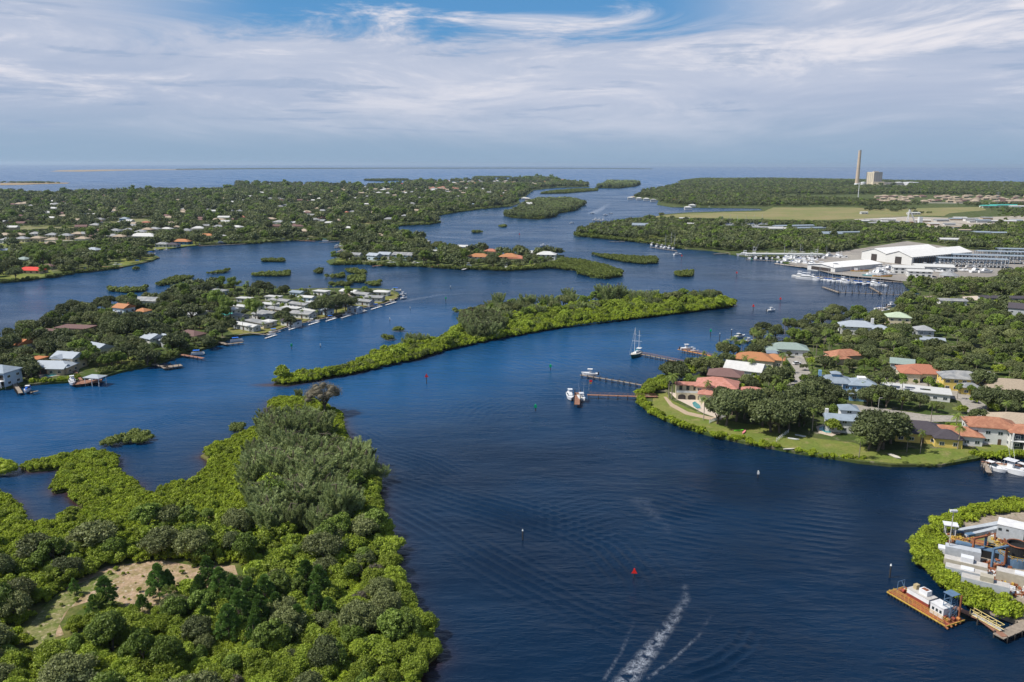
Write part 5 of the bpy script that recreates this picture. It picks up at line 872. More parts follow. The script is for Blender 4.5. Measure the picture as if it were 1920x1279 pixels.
# --- docks of the left shore
dock([(26,718),(38,736)], 1.8, 'grey dock at the far left beside the blue-covered boat', 1.2, over=.8, step=2.5); b_ = boat('cruiser', 51, 733, -70, 'boat under a bright blue cover at the far left dock', .9, .8); cabin(MB(), -4, 3.6, 2.6, .9, 1.0, 2.2, 1.2).build('boat_cover', m_canv, b_)
dock([(60,735),(69,733)], 1.2, 'small finger pier right of the blue-covered boat', 1.2, over=1, step=2.5); dock([(139,694),(152,712)], 1.3, 'brown gangway from the pool house lawn to the deck', 1.5, m_brownw, over=.2, step=4); dock([(150,717),(178,714)], 6.5, 'broad red-brown deck between the motor cruiser and the boathouse', 1.4, m_brownw, over=.3)
boat('yacht', 136, 719, -60, 'white motor cruiser on a lift left of the broad red-brown deck', .9, .72); boat('cruiser', 181, 714, 20, 'dark-hulled boat in the shade under the boathouse roof', .6, .75, hull_mat=m_blueh)
bh = empty('boathouse', (*P2(178, 704, 4.6), 0), R(-12), 'open boathouse with a grey hip roof beside the broad deck', 'boathouse'); MB().roof(7.5, 5, 3.9, 'hip', .5, .35).build('roof', RM['metal'], bh)
for x in (-3.6, 0, 3.6):
    for y in (-2.4, 2.4): MB().tube((x, y, -2), (x, y, 3.9), .13).build('post', m_frame, bh)
dock([(288,683),(316,689)], 1.6, 'dark dock ending in a square platform with white lift posts', 1.3, over=.6); dock([(312,688),(333,685)], 4.2, 'square dark platform with an empty boat lift', 1.3, over=1.6, step=2.6); dock([(342,665),(379,671)], 2, 'brown dock with a blue-topped boat', 1.4, m_brownw, over=.5); boat('pontoon', 371, 664, 15, 'pontoon boat with a blue canopy by the brown dock', .6, .95); dock([(400,638),(425,645),(452,642)], 2.2, 'dark dock at the left end of the trailer park with a white deck boat', 1.2, over=.4); boat('pontoon', 444, 640, 25, 'white open deck boat tied at the dark dock', .3, 1.0, cover=1)
SW = [(440,629),(470,624),(497,627),(538,613),(580,602),(630,592),(682,577),(722,568),(746,558),(748,551)]
dock(SW[:9], 1.0, 'long grey seawall walkway along the trailer park lawn', 1.25, over=.15, step=6, name='seawall_walkway', pr=.12)
for i, (px, py, hd, k, lb) in enumerate(((508,629,18,'skiff','first'),(515,622,20,'pontoon','second'),(552,613,22,'skiff','third'),(589,604,22,'cruiser','fourth'),(621,597,22,'pontoon','fifth'),(650,591,20,'skiff','sixth'),(677,583,20,'skiff','seventh'),(706,575,20,'pontoon','eighth'),(733,567,25,'skiff','ninth'))):
    boat(k, px, py, hd, 'white boat lying along the trailer park seawall, %s from the left' % lb, .2, .85, 'boats along the trailer park seawall'); q = P2(px, py+3)
    dock([(px-9, py+4.5), (px+9, py-1)], 1.4, 'low white floating dock along the seawall, %s from the left' % lb, .45, m_canw, over=.9, step=5, name='floating_dock', group='floating docks of the trailer park', pr=.1)
boat('skiff', 756, 553, 30, 'small white boat off the very tip of the point', .4, .9); boat('skiff', 757, 560, 40, 'small white boat second from the tip of the point', .3, .9); boat('pontoon', 743, 545, -5, 'dark-topped pontoon boat behind the tip of the point', .3, 1.1)
# --- far docks and boats
FD = [((272,485),(297,483),'brown roofed dock at the point of the small lawn',m_brownw),((188,500),(228,500),'red-brown dock at the shore of the red-roofed house',m_brownw),((140,508),(165,507),'low grey dock left of the red-brown dock',m_wood),((520,452),(560,450),'long dark dock row at the bay head',m_wood),((562,451),(590,452),'dock with orange boats at the bay head',m_brownw),((600,455),(640,452),'cluster of grey docks at the bay corner',m_wood),((628,464),(642,462),'upper finger dock left of the middle point',m_wood),((632,472),(645,468),'lower finger dock left of the middle point',m_wood),((700,499),(716,497),'brown deck below the first grey house of the middle point',m_brownw),((811,500),(824,496),'brown pier with a boathouse below the white palm house',m_brownw),((868,505),(888,500),'white pier left of the left orange-roofed house',m_canw),((790,452),(806,455),'small pier on the back shore of the middle point',m_wood),((1145,453),(1170,453),'low dock on the park shore',m_wood),((1340,476),(1368,474),'thin dock left of the covered slips',m_wood),((375,461),(460,457),'long low seawall dock at the far bay head',m_wood),((955,385),(1000,383),'dock row on the upper channel',m_wood),((755,420),(790,417),'dock row on the far shore behind the middle point',m_wood)]
for a, b, lb, m in FD: dock([a, b], 2.2, lb, 1.3, m, over=.6, step=6)
FB = [('cruiser',221,498,20,'white cruiser at the red-brown dock below the oaks'),('skiff',160,506,10,'turquoise-topped skiff at the low grey dock'),('pontoon',259,492,5,'pale boat lift left of the roofed dock'),('pontoon',284,476,5,'blue-roofed boat off the small lawn'),('skiff',292,470,0,'small boat first along the mown bank'),('skiff',313,470,0,'small boat second along the mown bank'),('yacht',415,458,0,'blue-hulled workboat at the bay head'),('skiff',375,461,0,'boat near the orange-roofed shore house'),('skiff',452,455,0,'boat at the right end of the bay head'),('cruiser',528,450,0,'white boat first in the bay row'),('skiff',548,450,0,'white boat second in the bay row'),('skiff',578,452,0,'orange boat in the bay row'),('pontoon',610,452,0,'turquoise-canopied boat at the bay corner'),('cruiser',635,463,0,'white boat at the upper finger dock'),('skiff',641,472,0,'white boat at the lower finger dock'),
 ('cruiser',735,494,15,'white boat moored off the middle point, left one'),('skiff',700,494,5,'orange-hulled boat off the middle point'),('cruiser',780,495,0,'white boat moored off the middle point, right one'),('yacht',880,502,0,'long white boat at the white pier'),('sport',950,506,70,'white sportfishing boat by the peach house'),('cruiser',796,451,0,'white boat on the back shore pier'),('skiff',1018,461,180,'small boat under way right of the tall red marker'),('cruiser',1271,478,20,'white motorboat trailing a wake past the long midstream islet'),('skiff',1071,419,180,'small boat under way in the upper channel'),('cruiser',1110,401,200,'boat running fast ahead of the broad white wake'),('yacht',1118,414,0,'first white boat of the raft off the park tip'),('yacht',1125,414.5,0,'second white boat of the raft off the park tip'),('sport',1132,415,0,'last white boat of the raft off the park tip'),('cruiser',1136,404,0,'white boat anchored beyond the raft'),('skiff',1146,401,0,'little boat anchored farthest beyond the raft'),('cruiser',1232,351,200,'white boat crossing at the river mouth'),
 ('skiff',1446,583,20,'pale dinghy among reflections below the marina'),('skiff',608,322,0,'speck of a boat on the gulf leaving the left wake'),('skiff',1330,389,0,'boat docked below the far right woods'),('sail',1651,580,15,'blue-covered sailboat at the small dock under the trees'),('cruiser',1660,584,25,'white boat at the small dock under the trees'),('skiff',1671,573,15,'white boat behind the small dock under the trees')]
for k, px, py, hd, lb in FB: boat(k, px, py, hd, lb, 0, 1.15 if py < 480 else 1, hull_mat=(m_blueh if 'blue-hulled' in lb else m_orb if 'orange' in lb else None))
dock([(1647,582),(1668,574)], 2.2, 'small timber dock with pilings under the right-shore trees', 1.3, over=2, step=4); dock([(1700,560),(1745,556)], 3, 'dark dock running out from the mangroves below the marina', 1.2, over=1)
for i, (px, py) in enumerate(((1258,461),(1233,462),(1242,463),(1247,465),(1256,465),(1264,466),(1224,459))): boat('sail' if i in (0, 3, 5) else 'cruiser', px, py, 60, 'white %s in the park basin, %s from the left' % ('sailboat' if i in (0, 3, 5) else 'boat', ('fifth', 'second', 'third', 'fourth', 'sixth', 'seventh', 'first')[i]), 0, 1.25, 'boats in the park basin')
dock([(1220,463),(1268,470)], 2.4, 'dock of the park basin below the lawn', 1.2, over=1); dock([(1225,454),(1245,449),(1262,447)], 2, 'pale footbridge on the park shore', 2.2, m_canw, over=.9)
# --- marina
ORD = ['first', 'second', 'third', 'fourth', 'fifth', 'sixth', 'seventh', 'eighth', 'ninth', 'tenth', 'eleventh', 'twelfth', 'thirteenth', 'fourteenth', 'fifteenth', 'sixteenth', 'seventeenth', 'eighteenth', 'nineteenth', 'twentieth', 'twenty-first', 'twenty-second', 'twenty-third', 'twenty-fourth', 'twenty-fifth', 'twenty-sixth', 'twenty-seventh', 'twenty-eighth']
KN = {'yacht': 'motor yacht', 'sport': 'sportfisher', 'cruiser': 'cruiser', 'sail': 'sailboat', 'skiff': 'open boat'}
def shed(rp, ang, W_, D_, eave, ridge, label, lm, doors, zg=1.0):
    """gabled hall: front end of its ridge in the photo, ridge heading in degrees, width and length in metres"""
    r = R(ang-90); q = P2(*rp, ridge+zg); a = Vector((q[0]-math.cos(r)*W_/2, q[1]-math.sin(r)*W_/2)); n = Vector((-math.sin(r), math.cos(r)))
    o = empty('marina_shed', (a.x, a.y, zg), r, label, 'boat shed'); e = eave
    g = MB().add([(0, 0, -1), (W_, 0, -1), (W_, 0, e), (W_/2, 0, ridge), (0, 0, e), (0, D_, -1), (W_, D_, -1), (W_, D_, e), (W_/2, D_, ridge), (0, D_, e)], [(0, 1, 2, 3, 4), (9, 8, 7, 6, 5), (0, 4, 9, 5), (1, 6, 7, 2)]); g.build('wall', WM['white'], o)
    t = .25; MB().add([(-.6, -.8, e-.1), (W_/2, -.8, ridge+.12), (W_/2, -.8, ridge+.12+t), (-.6, -.8, e-.1+t), (-.6, D_+.8, e-.1), (W_/2, D_+.8, ridge+.12), (W_/2, D_+.8, ridge+.12+t), (-.6, D_+.8, e-.1+t)], [(0, 1, 2, 3), (7, 6, 5, 4), (3, 2, 6, 7), (1, 0, 4, 5), (0, 3, 7, 4)]).add([(W_+.6, -.8, e-.1), (W_/2, -.8, ridge+.12), (W_/2, -.8, ridge+.12+t), (W_+.6, -.8, e-.1+t), (W_+.6, D_+.8, e-.1), (W_/2, D_+.8, ridge+.12), (W_/2, D_+.8, ridge+.12+t), (W_+.6, D_+.8, e-.1+t)], [(3, 2, 1, 0), (4, 5, 6, 7), (7, 6, 2, 3), (5, 4, 0, 1), (4, 7, 3, 0)]).build('roof', mat('ribbed white shed roof', (.74, .73, .70), .55, .3, .06, .3, stripe=('y', .35, .86)), o)
    for d0, d1, h in doors: MB().box(W_*d0, -.25, 0, W_*d1, -.04, h).build('door', m_screen, o)
    LANDMARK.append((lm, a.x+n.x*D_/2, a.y+n.y*D_/2)); 
    for f in (.05, .3, .6, .9): SIGHT.append((a.x+n.x*D_*f+math.cos(r)*W_/2, a.y+n.y*D_*f+math.sin(r)*W_/2, W_*.5, 2.5 if f < .1 else eave-2))
    NOTREE.append([(a.x+math.cos(r)*u+n.x*v_, a.y+math.sin(r)*u+n.y*v_) for u, v_ in ((-3, -5), (W_+3, -5), (W_+3, D_+3), (-3, D_+3))]); return o, W_, D_
o1, w1, d1 = shed((1640,466), 30, 30, 92, 8.5, 13, 'left of the two big white gabled boat sheds at the marina', 'the left big shed', [(.40, .62, 7.2)])
o2, w2_, d2 = shed((1686,471), 30, 30, 104, 8.2, 13, 'right of the two big white gabled boat sheds at the marina', 'the right big shed', [(.38, .62, 7.2)])
# open rack side of the right shed, and its boats' dark bays
MB().box(w2_+.01, 3, 1.0, w2_+.14, d2-3, 6.8).build('rack_opening', m_screen, o2)
for i in range(24): MB().cbox(w2_+.3, 4+i*(d2-8)/23, 0, .3, .35, 8.0).build('rack_post', m_blst, o2)
o3, w3, d3 = shed((1540,495), 30, 32, 70, 4.2, 6.2, 'low rusty-patched white shed beside the moored motor yachts', 'the low rust-patched shed', [(.15, .85, 3.2)])
def racks(px, py, w, d, rot, label):
    x, y = P2(px, py, 8); o = empty('boat_rack', (x, y, 1), R(rot), label, 'boat rack', 'open dry-stack racks of the marina'); MB().roof(w, d, 8.2, 'gable', .4, .12).build('roof', RM['lilac'], o); f = MB()
    for i in range(int(w/5)+1):
        for yy in (-d/2+.3, 0, d/2-.3): f.cbox(-w/2+i*w/int(w/5), yy, 0, .3, .3, 8.2)
    for z in (2.7, 5.4): f.box(-w/2, -d/2, z, w/2, -d/2+.25, z+.2); f.box(-w/2, d/2-.25, z+.003, w/2, d/2, z+.2)
    f.build('frame', m_blst, o); n = int(w/3.4)
    for lv in range(3):
        for i in range(n):
            if random.random() < .8: q = hull(7, 2.3, .4, 1.1, .3).mesh('b', m_gel) if ('rb',) not in MODELS else MODELS[('rb',)]; MODELS[('rb',)] = q; c = child('stored_boat', q, o, (-w/2+1.9+i*3.4, -d/4, .6+lv*2.7), -math.pi/2); 
    SIGHT.append((x, y, w*.5, 4)); NOTREE.append([(x+a, y+b) for a, b in ((-w/2, -d), (w/2, -d), (w/2, d), (-w/2, d))]); LANDMARK.append(('the dry-stack racks', x, y)); return o
racks(1822, 487, 62, 13, -16, 'front open rack full of small white boats right of the big shed'); racks(1868, 481, 84, 12, -14, 'long open boat rack second from the front'); racks(1897, 474, 70, 12, -12, 'open boat rack third from the front'); racks(1925, 469, 60, 12, -10, 'farthest open boat rack at the right edge')
for q in ((1702,498,26,14,-16,2.0,'white','white','white workshop with a ribbed roof in front of the right big shed','the white workshop'),(1724,505,20,12,-16,1.7,'white','white','smaller white workshop right of the ribbed one',None),(1750,496,34,16,-16,1.4,'white','grey','flat white store between the workshops and the racks',None),(1785,559,18,9,-10,1,'gw','white','low grey boathouse by the sandy lot',None),(1880,554,30,10,-5,1,'dark','grey','long dark roof along the sandy lot',None)):
    house(*q[:9], 'gable', lod=1, name='workshop', cat='building', pitch=.22, lm=q[9], zr=1.5)
x, y = P2(1780, 512, 6); pv = empty('pavilion', (x, y, 1), 0, 'round pavilion with a grey pyramid roof by the marina lot', 'pavilion'); MB().lathe([(8.5, 3.0), (8.5, 3.25), (2.6, 6.0), (2.6, 6.4), (.1, 7.4)], n=8).build('roof', RM['grey'], pv); SIGHT.append((x, y, 8, 3))
for i in range(8): t = math.pi/8+i*math.pi/4; MB().tube((7.6*math.cos(t), 7.6*math.sin(t), 0), (7.6*math.cos(t), 7.6*math.sin(t), 3.05), .2).build('post', m_frame, pv)
MB().lathe([(4, 0), (4, 3.0)], n=8).build('kiosk', m_screen, pv)
# covered slips
a = Vector(P2(1396, 474, 5.5)); b = Vector(P2(1541, 475, 5.5)); L_ = (b-a).length; rz = math.atan2(b.y-a.y, b.x-a.x); cs_ = empty('covered_slips', (a.x, a.y, 0), rz, 'long low roof of covered boat slips along the channel left of the marina', 'boat shelter'); LANDMARK.append(('the covered slips', (a.x+b.x)/2, (a.y+b.y)/2))
MB().box(0, -11, 5.3, L_, 0, 5.55).build('roof', RM['white'], cs_); MB().box(0, -11.15, 4.6, L_, -11.0, 5.5).build('fascia', RM['sage'], cs_)
for i in range(20):
    for yy in (-10.5, -.5): MB().tube((i*L_/19, yy, -2), (i*L_/19, yy, 5.3), .2).build('post', m_pile, cs_)
SIGHT += [(a.x+(b.x-a.x)*f, a.y+(b.y-a.y)*f, L_*.17, 3.5) for f in (.15, .5, .85)]
dv = (b-a).normalized(); nv = Vector((-dv.y, dv.x))
for i in range(14):
    q = a+dv*(i+.6)*L_/14-nv*9.5; boat(('cruiser', 'yacht', 'cruiser', 'sport')[i % 4], 0, 0, math.degrees(rz)-90, '%s in the covered slips, %s from the left' % (KN[('cruiser', 'yacht', 'cruiser', 'sport')[i % 4]], ORD[i]), 0, 1, 'boats in the covered slips', xy=(q.x, q.y))
boat('sport', 1411, 482, 170, 'tall sportfisher at the left end of the covered slips', 0, 1.55); boat('yacht', 1394, 480, 175, 'white yacht partly behind the tall sportfisher', 0, 1.3); dock([(1400,486),(1452,489)], 2, 'low jetty in front of the covered slips', 1, over=.6, step=5)
dock([(1455,494),(1502,500)], 3.2, 'tan floating jetty in front of the left marina boats', .9, m_patio, over=.5, step=6)
n = 0
for row, (x0, y0, x1, y1, m) in enumerate(((1463,491,1527,497,12),(1468,486,1535,490,13),(1480,481,1590,484,14))):
    for i in range(m):
        k = ('cruiser', 'yacht', 'sail', 'cruiser', 'sport', 'yacht')[(i*5+row*2) % 6]; boat(k, x0+(x1-x0)*(i+.5)/m+random.uniform(-1, 1), y0+(y1-y0)*(i+.5)/m, random.choice([-100, -70, 80, 15]), '%s in the %s row left of the low shed, %s from the left' % (KN[k], ('front', 'middle', 'back')[row], ORD[i]), .3 if row == 2 else 0, random.uniform(.95, 1.25), 'boats packed left of the low marina shed')
x_ = 1500.
for i in range(20):
    k = 'yacht' if i < 3 else ('sail', 'cruiser', 'sail', 'yacht', 'sail', 'cruiser', 'sail')[i % 7]; px = 1502+i*8.1; py = 521+i*.72+(2 if i > 0 else 0)
    boat(k, px, py, -62 if i > 2 else -35, 'white %s in the front marina row, %s from the left' % (KN[k], ORD[i]), 0, 1.25 if i < 3 else 1.05, 'boats in the front marina row', hull_mat=m_blueh if i in (13, 15) else None)
dock([(1512,517),(1690,529)], 2.6, 'long dock behind the front marina row of boats', 1.0, over=1.2, step=6); boat('yacht', 1536, 505, 175, 'left of two big yachts moored below the low shed', 0, 1.55); boat('yacht', 1561, 508, 172, 'right of two big yachts moored below the low shed', 0, 1.6); boat('cruiser', 1585, 509, 5, 'grey boat right of the two big yachts', 0, 1.2)
for px, py, hd, lb in ((1612,511,-12,'yellow workboat below the low shed'),(1655,521,-12,'second yellow workboat nearer the paved lot')):
    o = empty('workboat', (*P2(px, py), .1), R(hd), lb, 'boat'); hull(17, 4.5, .5, 1.8, .5, .9).build('hull', m_yel, o); hull(16.6, 4.3, 0, 1.86, .5, .9).build('deck', m_rust, o); cabin(MB(), -5, -2, 2.4, 2.2, 1.9, 4, .3).build('wheelhouse', m_gel, o)
o = empty('tour_boat', (*P2(1636, 519), 0), R(178), 'turquoise and white flat tour boat near the paved lot', 'boat'); hull(20, 5.2, .5, 1.6, .3, .9).build('hull', m_turq, o); cabin(MB(), -8, 6, 4.2, 3.4, 1.6, 3.4, 1).build('cabin', m_gel, o)
for i in range(26):
    px = 1640+i*2.5; py = random.uniform(499, 516)
    if px > 1672: px = 1735+(i-13)*9.5; py = random.uniform(500, 512)
    k = random.choice(['cruiser', 'cruiser', 'yacht', 'skiff']); boat(k, px, py, random.choice([0, 20, 160, -70]), '%s on stands in the marina lot, %s from the left' % (KN[k], ORD[i]), 1.6, random.uniform(.9, 1.2), 'boats on stands in the marina lot')
for i in range(18):
    px = 1352+i*5; py = 421+random.uniform(0, 4); k = 'sail' if i % 3 == 0 else 'cruiser'; boat(k, px, py, random.choice([0, 90]), 'laid-up %s beyond the park trees, %s from the left' % (KN[k], ORD[i]), 1.5, 1.3, 'laid-up %ss in the storage yard' % KN[k])
LANDMARK.append(('the laid-up sailboats',)+P2(1400, 424))
# bare piling rows and dock fingers
dock([(1544,538),(1573,548)], 2.4, 'pale left finger of the empty dock', 1.0, over=.9, step=4, m=m_wood); dock([(1573,548),(1650,551),(1727,553)], 1.3, 'long empty dock with bare pilings below the marina', 1.0, over=1.6, step=5, pr=.22); dock([(1631,538),(1652,550)], 1.8, 'middle finger of the empty dock', 1.0, over=.8, step=4)
for i in range(46):
    t = i/46; px = 1555+t*170+random.uniform(-2, 2); py = (541 if i % 2 else 535)+t*9+random.uniform(-2, 3); x, y = P2(px, py); o = MODELS.setdefault('mp', MB().tube((0, 0, -2), (0, 0, 3.6), .20, .16, 6).mesh('mooring_piling', m_pile)); c = bpy.data.objects.new('mooring_piling', o); COL.objects.link(c); c.location = (x, y, 0); put(c, 'bare piling standing in the water between the boat row and the empty dock', 'piling', 'bare mooring pilings at the empty dock')
# --- crane derrick, tower, power station
x, y = P2(1703, 420, 1); dk = empty('derrick', (x, y, 1), 0, 'white A-frame derrick on a rusty base in the industrial lot', 'crane'); k = MB()
for s in (-1, 1): k.tube((-2.5, s*2.5, 0), (-.5, s*.6, 25), .7, .5); k.tube((13, s*2.5, 0), (.3, s*.6, 24), .7, .5)
k.build('frame', m_gel, dk); MB().cbox(0, 0, 0, 14, 8, 4).build('base', m_rust, dk); MB().cbox(20, 0, 0, 6, 6, 12).build('silo', m_gel, dk); LANDMARK.append(('the white derrick', x, y)); SIGHT.append((x, y, 12, 4))
for px, py in ((1698, 420), (1764, 424)): SIGHT.append((*P2(px, py, 1), 14, 2))
x, y = P2(1608.5, 374, 1); tw_ = empty('lattice_mast', (x, y, 1), 0, 'slim pale mast standing in the far right woods below the chimney', 'mast'); MB().tube((0, 0, 0), (0, 0, 49), 1.2, .8, 6).build('mast_pole', m_gel, tw_); MB().lathe([(1.6, 46), (1.6, 49.5)], n=8).build('antenna_ring', m_gel, tw_)
m_chim = mat('concrete chimney', (.50, .40, .30), .85, .2, .06, .05); m_plant = mat('cream plant cladding', (.66, .58, .44), .8, .2, .05, .1, stripe=('x', .06, .9)); m_plantg = mat('grey plant cladding and shade', (.46, .43, .40), .8, .2, .05, .1, stripe=('y', .06, .85))
y0 = 4160.; 
def X_(px, y): return (px-960)/FPX*(y*math.cos(PITCH)+H*math.sin(PITCH))
x = X_(1605.5, y0); ch = empty('power_station_chimney', (x, y0, 1), 0, 'very tall tan concrete chimney of the power station on the coast', 'chimney'); MB().lathe([(9.2, 0), (8.2, 40), (7.0, 90), (6.2, 148)], n=24).build('shaft', m_chim, ch, smooth=False)
for z in (72, 116): MB().lathe([(7.9-(z-72)*.02, z), (7.9-(z-72)*.02, z+1.6)], n=24).build('ring', m_plantg, ch)
MB().lathe([(6.4, 143), (6.4, 149)], n=24).build('cap', m_plantg, ch); MB().lathe([(12, 0), (11, 9)], n=16).build('foot', m_gel, ch); LANDMARK.append(('the power station', x, y0)); ch.scale = (1.12, 1.12, 1.18)
x = X_(1636, y0); pp = empty('power_station', (x, y0, 1), R(0), 'block-shaped cream power station building beside the tall chimney', 'power station')
MB().add([(-26, 2, 0), (-8, -22, 0), (28, -4, 0), (10, 20, 0), (-26, 2, 60), (-8, -22, 60), (28, -4, 60), (10, 20, 60)], [(3, 2, 1, 0), (4, 5, 6, 7), (0, 1, 5, 4), (2, 3, 7, 6), (3, 0, 4, 7)]).build('boiler_house', m_plant, pp); MB().add([(-7.7, -22.1, 0), (28.1, -4.2, 0), (28.1, -4.2, 59.8), (-7.7, -22.1, 59.8)], [(0, 1, 2, 3)]).build('boiler_shaded_side', m_plantg, pp)  # turned-away face in greyer cladding: its shade is put into the colour
MB().cbox(0, -4, 60, 12, 8, 4).cbox(12, 2, 60, 8, 6, 3.5).build('roof_plant', m_plantg, pp); MB().box(-18, -42, 0, 22, -24, 17).build('turbine_hall', m_plant, pp); MB().box(22, -36, 0, 90, -16, 14).build('turbine_hall', m_plantg, pp); MB().box(-24, -52, 0, 12, -42, 6).box(12, -50, 0, 44, -42, 7).build('annex', m_plant, pp)
for i in range(5): MB().cbox(-24.5+i*4, -.4-i*5.3, 4, 1.2, 1.2, 52, -.93).build('buttress', m_plantg, pp)
pp.scale = (1.45, 1.3, 1.12)
for px, r_t, lb in ((1684,19,'smaller white storage tank right of the power station'),(1706,38,'wide white storage tank right of the smaller tank'),(1617,12,'small domed tan tank between chimney and power station')):
    x = X_(px, y0-20); o = empty('storage_tank', (x, y0-20, 1), 0, lb, 'tank'); MB().lathe([(r_t, 0), (r_t, 16)], n=32).build('tank_shell', m_plantg if px == 1684 else m_gel, o); MB().lathe([(r_t, 16), (r_t*.98, 16.6), (.2, 19)], n=32).build('tank_roof', m_gel, o)
    for i in range(16): t = i*math.pi/8; MB().cbox((r_t+.3)*math.cos(t), (r_t+.3)*math.sin(t), 0, .6, .6, 13, t).build('rib', m_plantg, o)
for px, y1, lb in ((1852,3250,'transmission pylon, left of a faint pair in the far right woods'),(1880,3250,'transmission pylon, right of a faint pair in the far right woods'),(1868,2120,'thin pole above the teal roofs')):
    x = X_(px, y1); o = empty('pylon', (x, y1, 1), 0, lb, 'pylon'); t = MB()
    for s in (-1, 1): t.tube((s*3, 0, 0), (s*.5, 0, 34), .35, .2, 4)
    t.build('legs', m_alum, o); MB().box(-6, -.3, 27, 6, .3, 27.6).box(-4.5, -.3, 31, 4.5, .3, 31.6).build('crossarm', m_alum, o)
# --- barge
dA = Vector((*P2(1664, 1108, .9), 0)); dB = Vector((*P2(1774, 1172, .9), 0)); ax = (dB-dA); KB = ax.length/23.0; LB = 23.0; rz = math.atan2(ax.y, ax.x); bg_ = empty('work_barge', (dA.x, dA.y, 0), rz, 'orange-decked dredge barge with a red and white engine house in the near river', 'barge'); WB = 8.6
bg_.scale = (KB, KB, KB)
MB().box(0, 0, -.6, LB, WB, .95).build('hull', m_black, bg_); MB().box(0, 0, .953, LB, 2.2, 1.05).build('side_deck', m_redp, bg_); MB().box(0, 2.2, .95, LB, WB, 1.0).build('deck', m_rust, bg_); MB().box(-.15, -.15, .6, LB+.1, -.003, 1.12).box(-.2, 0, .7, -.003, WB, 1.13).box(LB+.003, 0, .7, LB+.2, WB, 1.13).build('rubbing_strake', m_yel, bg_)
for y in (.12, 2.15):
    k = MB(); 
    for z in (1.6, 2.15): k.tube((.5, y, z), (LB-1.0, y, z), .055, None, 5)
    for i in range(int(LB/1.6)): k.tube((.5+i*1.6, y, 1), (.5+i*1.6, y, 2.15), .055, None, 5)
    k.build('railing', m_yel, bg_)
for i in range(int(LB/1.3)): MB().tube((.6+i*1.3, -.35, .0), (.6+i*1.3, -.35, .75), .3, None, 8).build('tyre_fender', m_blk, bg_)
eh = MB().box(5.3, 3.0, 1.0, 13.8, 6.9, 2.9).build('engine_house_base', m_redp, bg_); MB().box(5.25, 2.95, 2.9, 13.85, 6.95, 4.5).build('engine_house', m_gel, bg_); MB().box(5.15, 2.85, 4.5, 13.95, 7.05, 4.6).build('engine_house_roof', m_stone, bg_)
wh = MB().box(9.0, 3.9, 4.6, 12.2, 6.2, 6.3).build('air_vent_box', m_gel, bg_); MB().box(9.5, 4.3, 6.303, 11.6, 5.8, 6.36).build('rust_grating', m_rust, bg_); MB().box(6.2, 4.5, 4.6, 7.5, 6.2, 6.2).build('generator', mat('cream machinery', (.45, .36, .20), .6), bg_)
dh = MB().box(15.0, 2.3, 1.0, 19.9, 6.6, 4.6).build('deckhouse', m_gel, bg_); MB().box(14.85, 2.15, 4.6, 20.05, 6.75, 4.75).build('deckhouse_roof', m_canw, bg_)
for i in range(3): MB().box(15.7+i*1.4, 2.24, 2.6, 16.5+i*1.4, 2.298, 3.6).build('window', m_glass, dh)
k = MB(); TX, TY = LB-3.4, 5.6
for a_, b_ in ((-1.4, -1.6), (1.4, -1.6), (-1.4, 1.6), (1.4, 1.6)): k.tube((TX+a_, TY+b_, 1), (TX+a_*.9, TY+b_*.9, 9.5), .13, None, 5)
for z in (3, 5, 7, 9.4):
    k.tube((TX-1.4, TY-1.6, z), (TX+1.4, TY-1.6, z), .08, None, 4).tube((TX-1.4, TY+1.6, z), (TX+1.4, TY+1.6, z), .08, None, 4).tube((TX-1.4, TY-1.6, z), (TX-1.4, TY+1.6, z), .08, None, 4).tube((TX+1.4, TY-1.6, z), (TX+1.4, TY+1.6, z), .08, None, 4)
for z in (1, 3, 5, 7): k.tube((TX-1.4, TY-1.6, z), (TX+1.4, TY-1.6, z+2), .06, None, 4).tube((TX+1.4, TY-1.6, z), (TX+1.4, TY+1.6, z+2), .06, None, 4)
k.build('gantry', m_blst, bg_); MB().box(TX-1.7, TY-1.9, 9.5, TX+1.7, TY+1.9, 9.62).build('gantry_top', m_blst, bg_); MB().tube((TX+2.4, TY+1.5, -2), (TX+2.4, TY+1.5, 9.5), .32, None, 8).build('spud_pile', m_rust, bg_); MB().tube((TX-2.3, TY+2.3, -2), (TX-2.3, TY+2.3, 4), .25, None, 8).build('spud_pile', m_rust, bg_)
k = MB(); k.tube((1, 6.8, 1), (1, 6.8, 4.6), .12).tube((1, 3.6, 1), (1, 3.6, 4.6), .12).tube((1, 3.6, 4.6), (1, 6.8, 4.6), .12).tube((1, 5.2, 4.6), (3.6, 5.2, 1.2), .1).build('winch_frame', m_blst, bg_)
for x_, y_, m, r_t in ((2.6, 4.6, m_redp, .7), (3.9, 5.6, m_orb, .5), (2.2, 6.2, m_yel, .45), (LB-1.4, 3, m_orb, .6), (LB-3, 3.2, m_redp, .7), (LB-1.2, 5, m_redp, .6), (LB-.8, 6.8, m_orb, .5)): MB().tube((x_-.6, y_, 1.0+r_t), (x_+.6, y_, 1.0+r_t), r_t, None, 10).build('winch_drum', m, bg_)
for i in range(4): MB().tube((LB-.2-i*1.3, -.2+i*2.2, .9), (LB+1.0-i*.2, -.2+i*2.2, .5), .35, None, 8).build('float_drum', m_orb, bg_)
LANDMARK.append(('the orange-decked barge', dA.x+5, dA.y))
dock([(1795,1140),(1840,1160),(1880,1190)], 1.5, 'rusty brown gangway pier behind the barge', 1.4, m_brownw, over=.3, step=5); g = Vector((*P2(1822, 1150, 1.6), 0)); g2 = Vector((*P2(1879, 1182, 1.6), 0)); fr_ = empty('truss_gangway', (g.x, g.y, 1.5), math.atan2((g2-g).y, (g2-g).x), 'yellow truss gangway linking the barge pier to the bank', 'gangway'); Lg = (g2-g).length; 
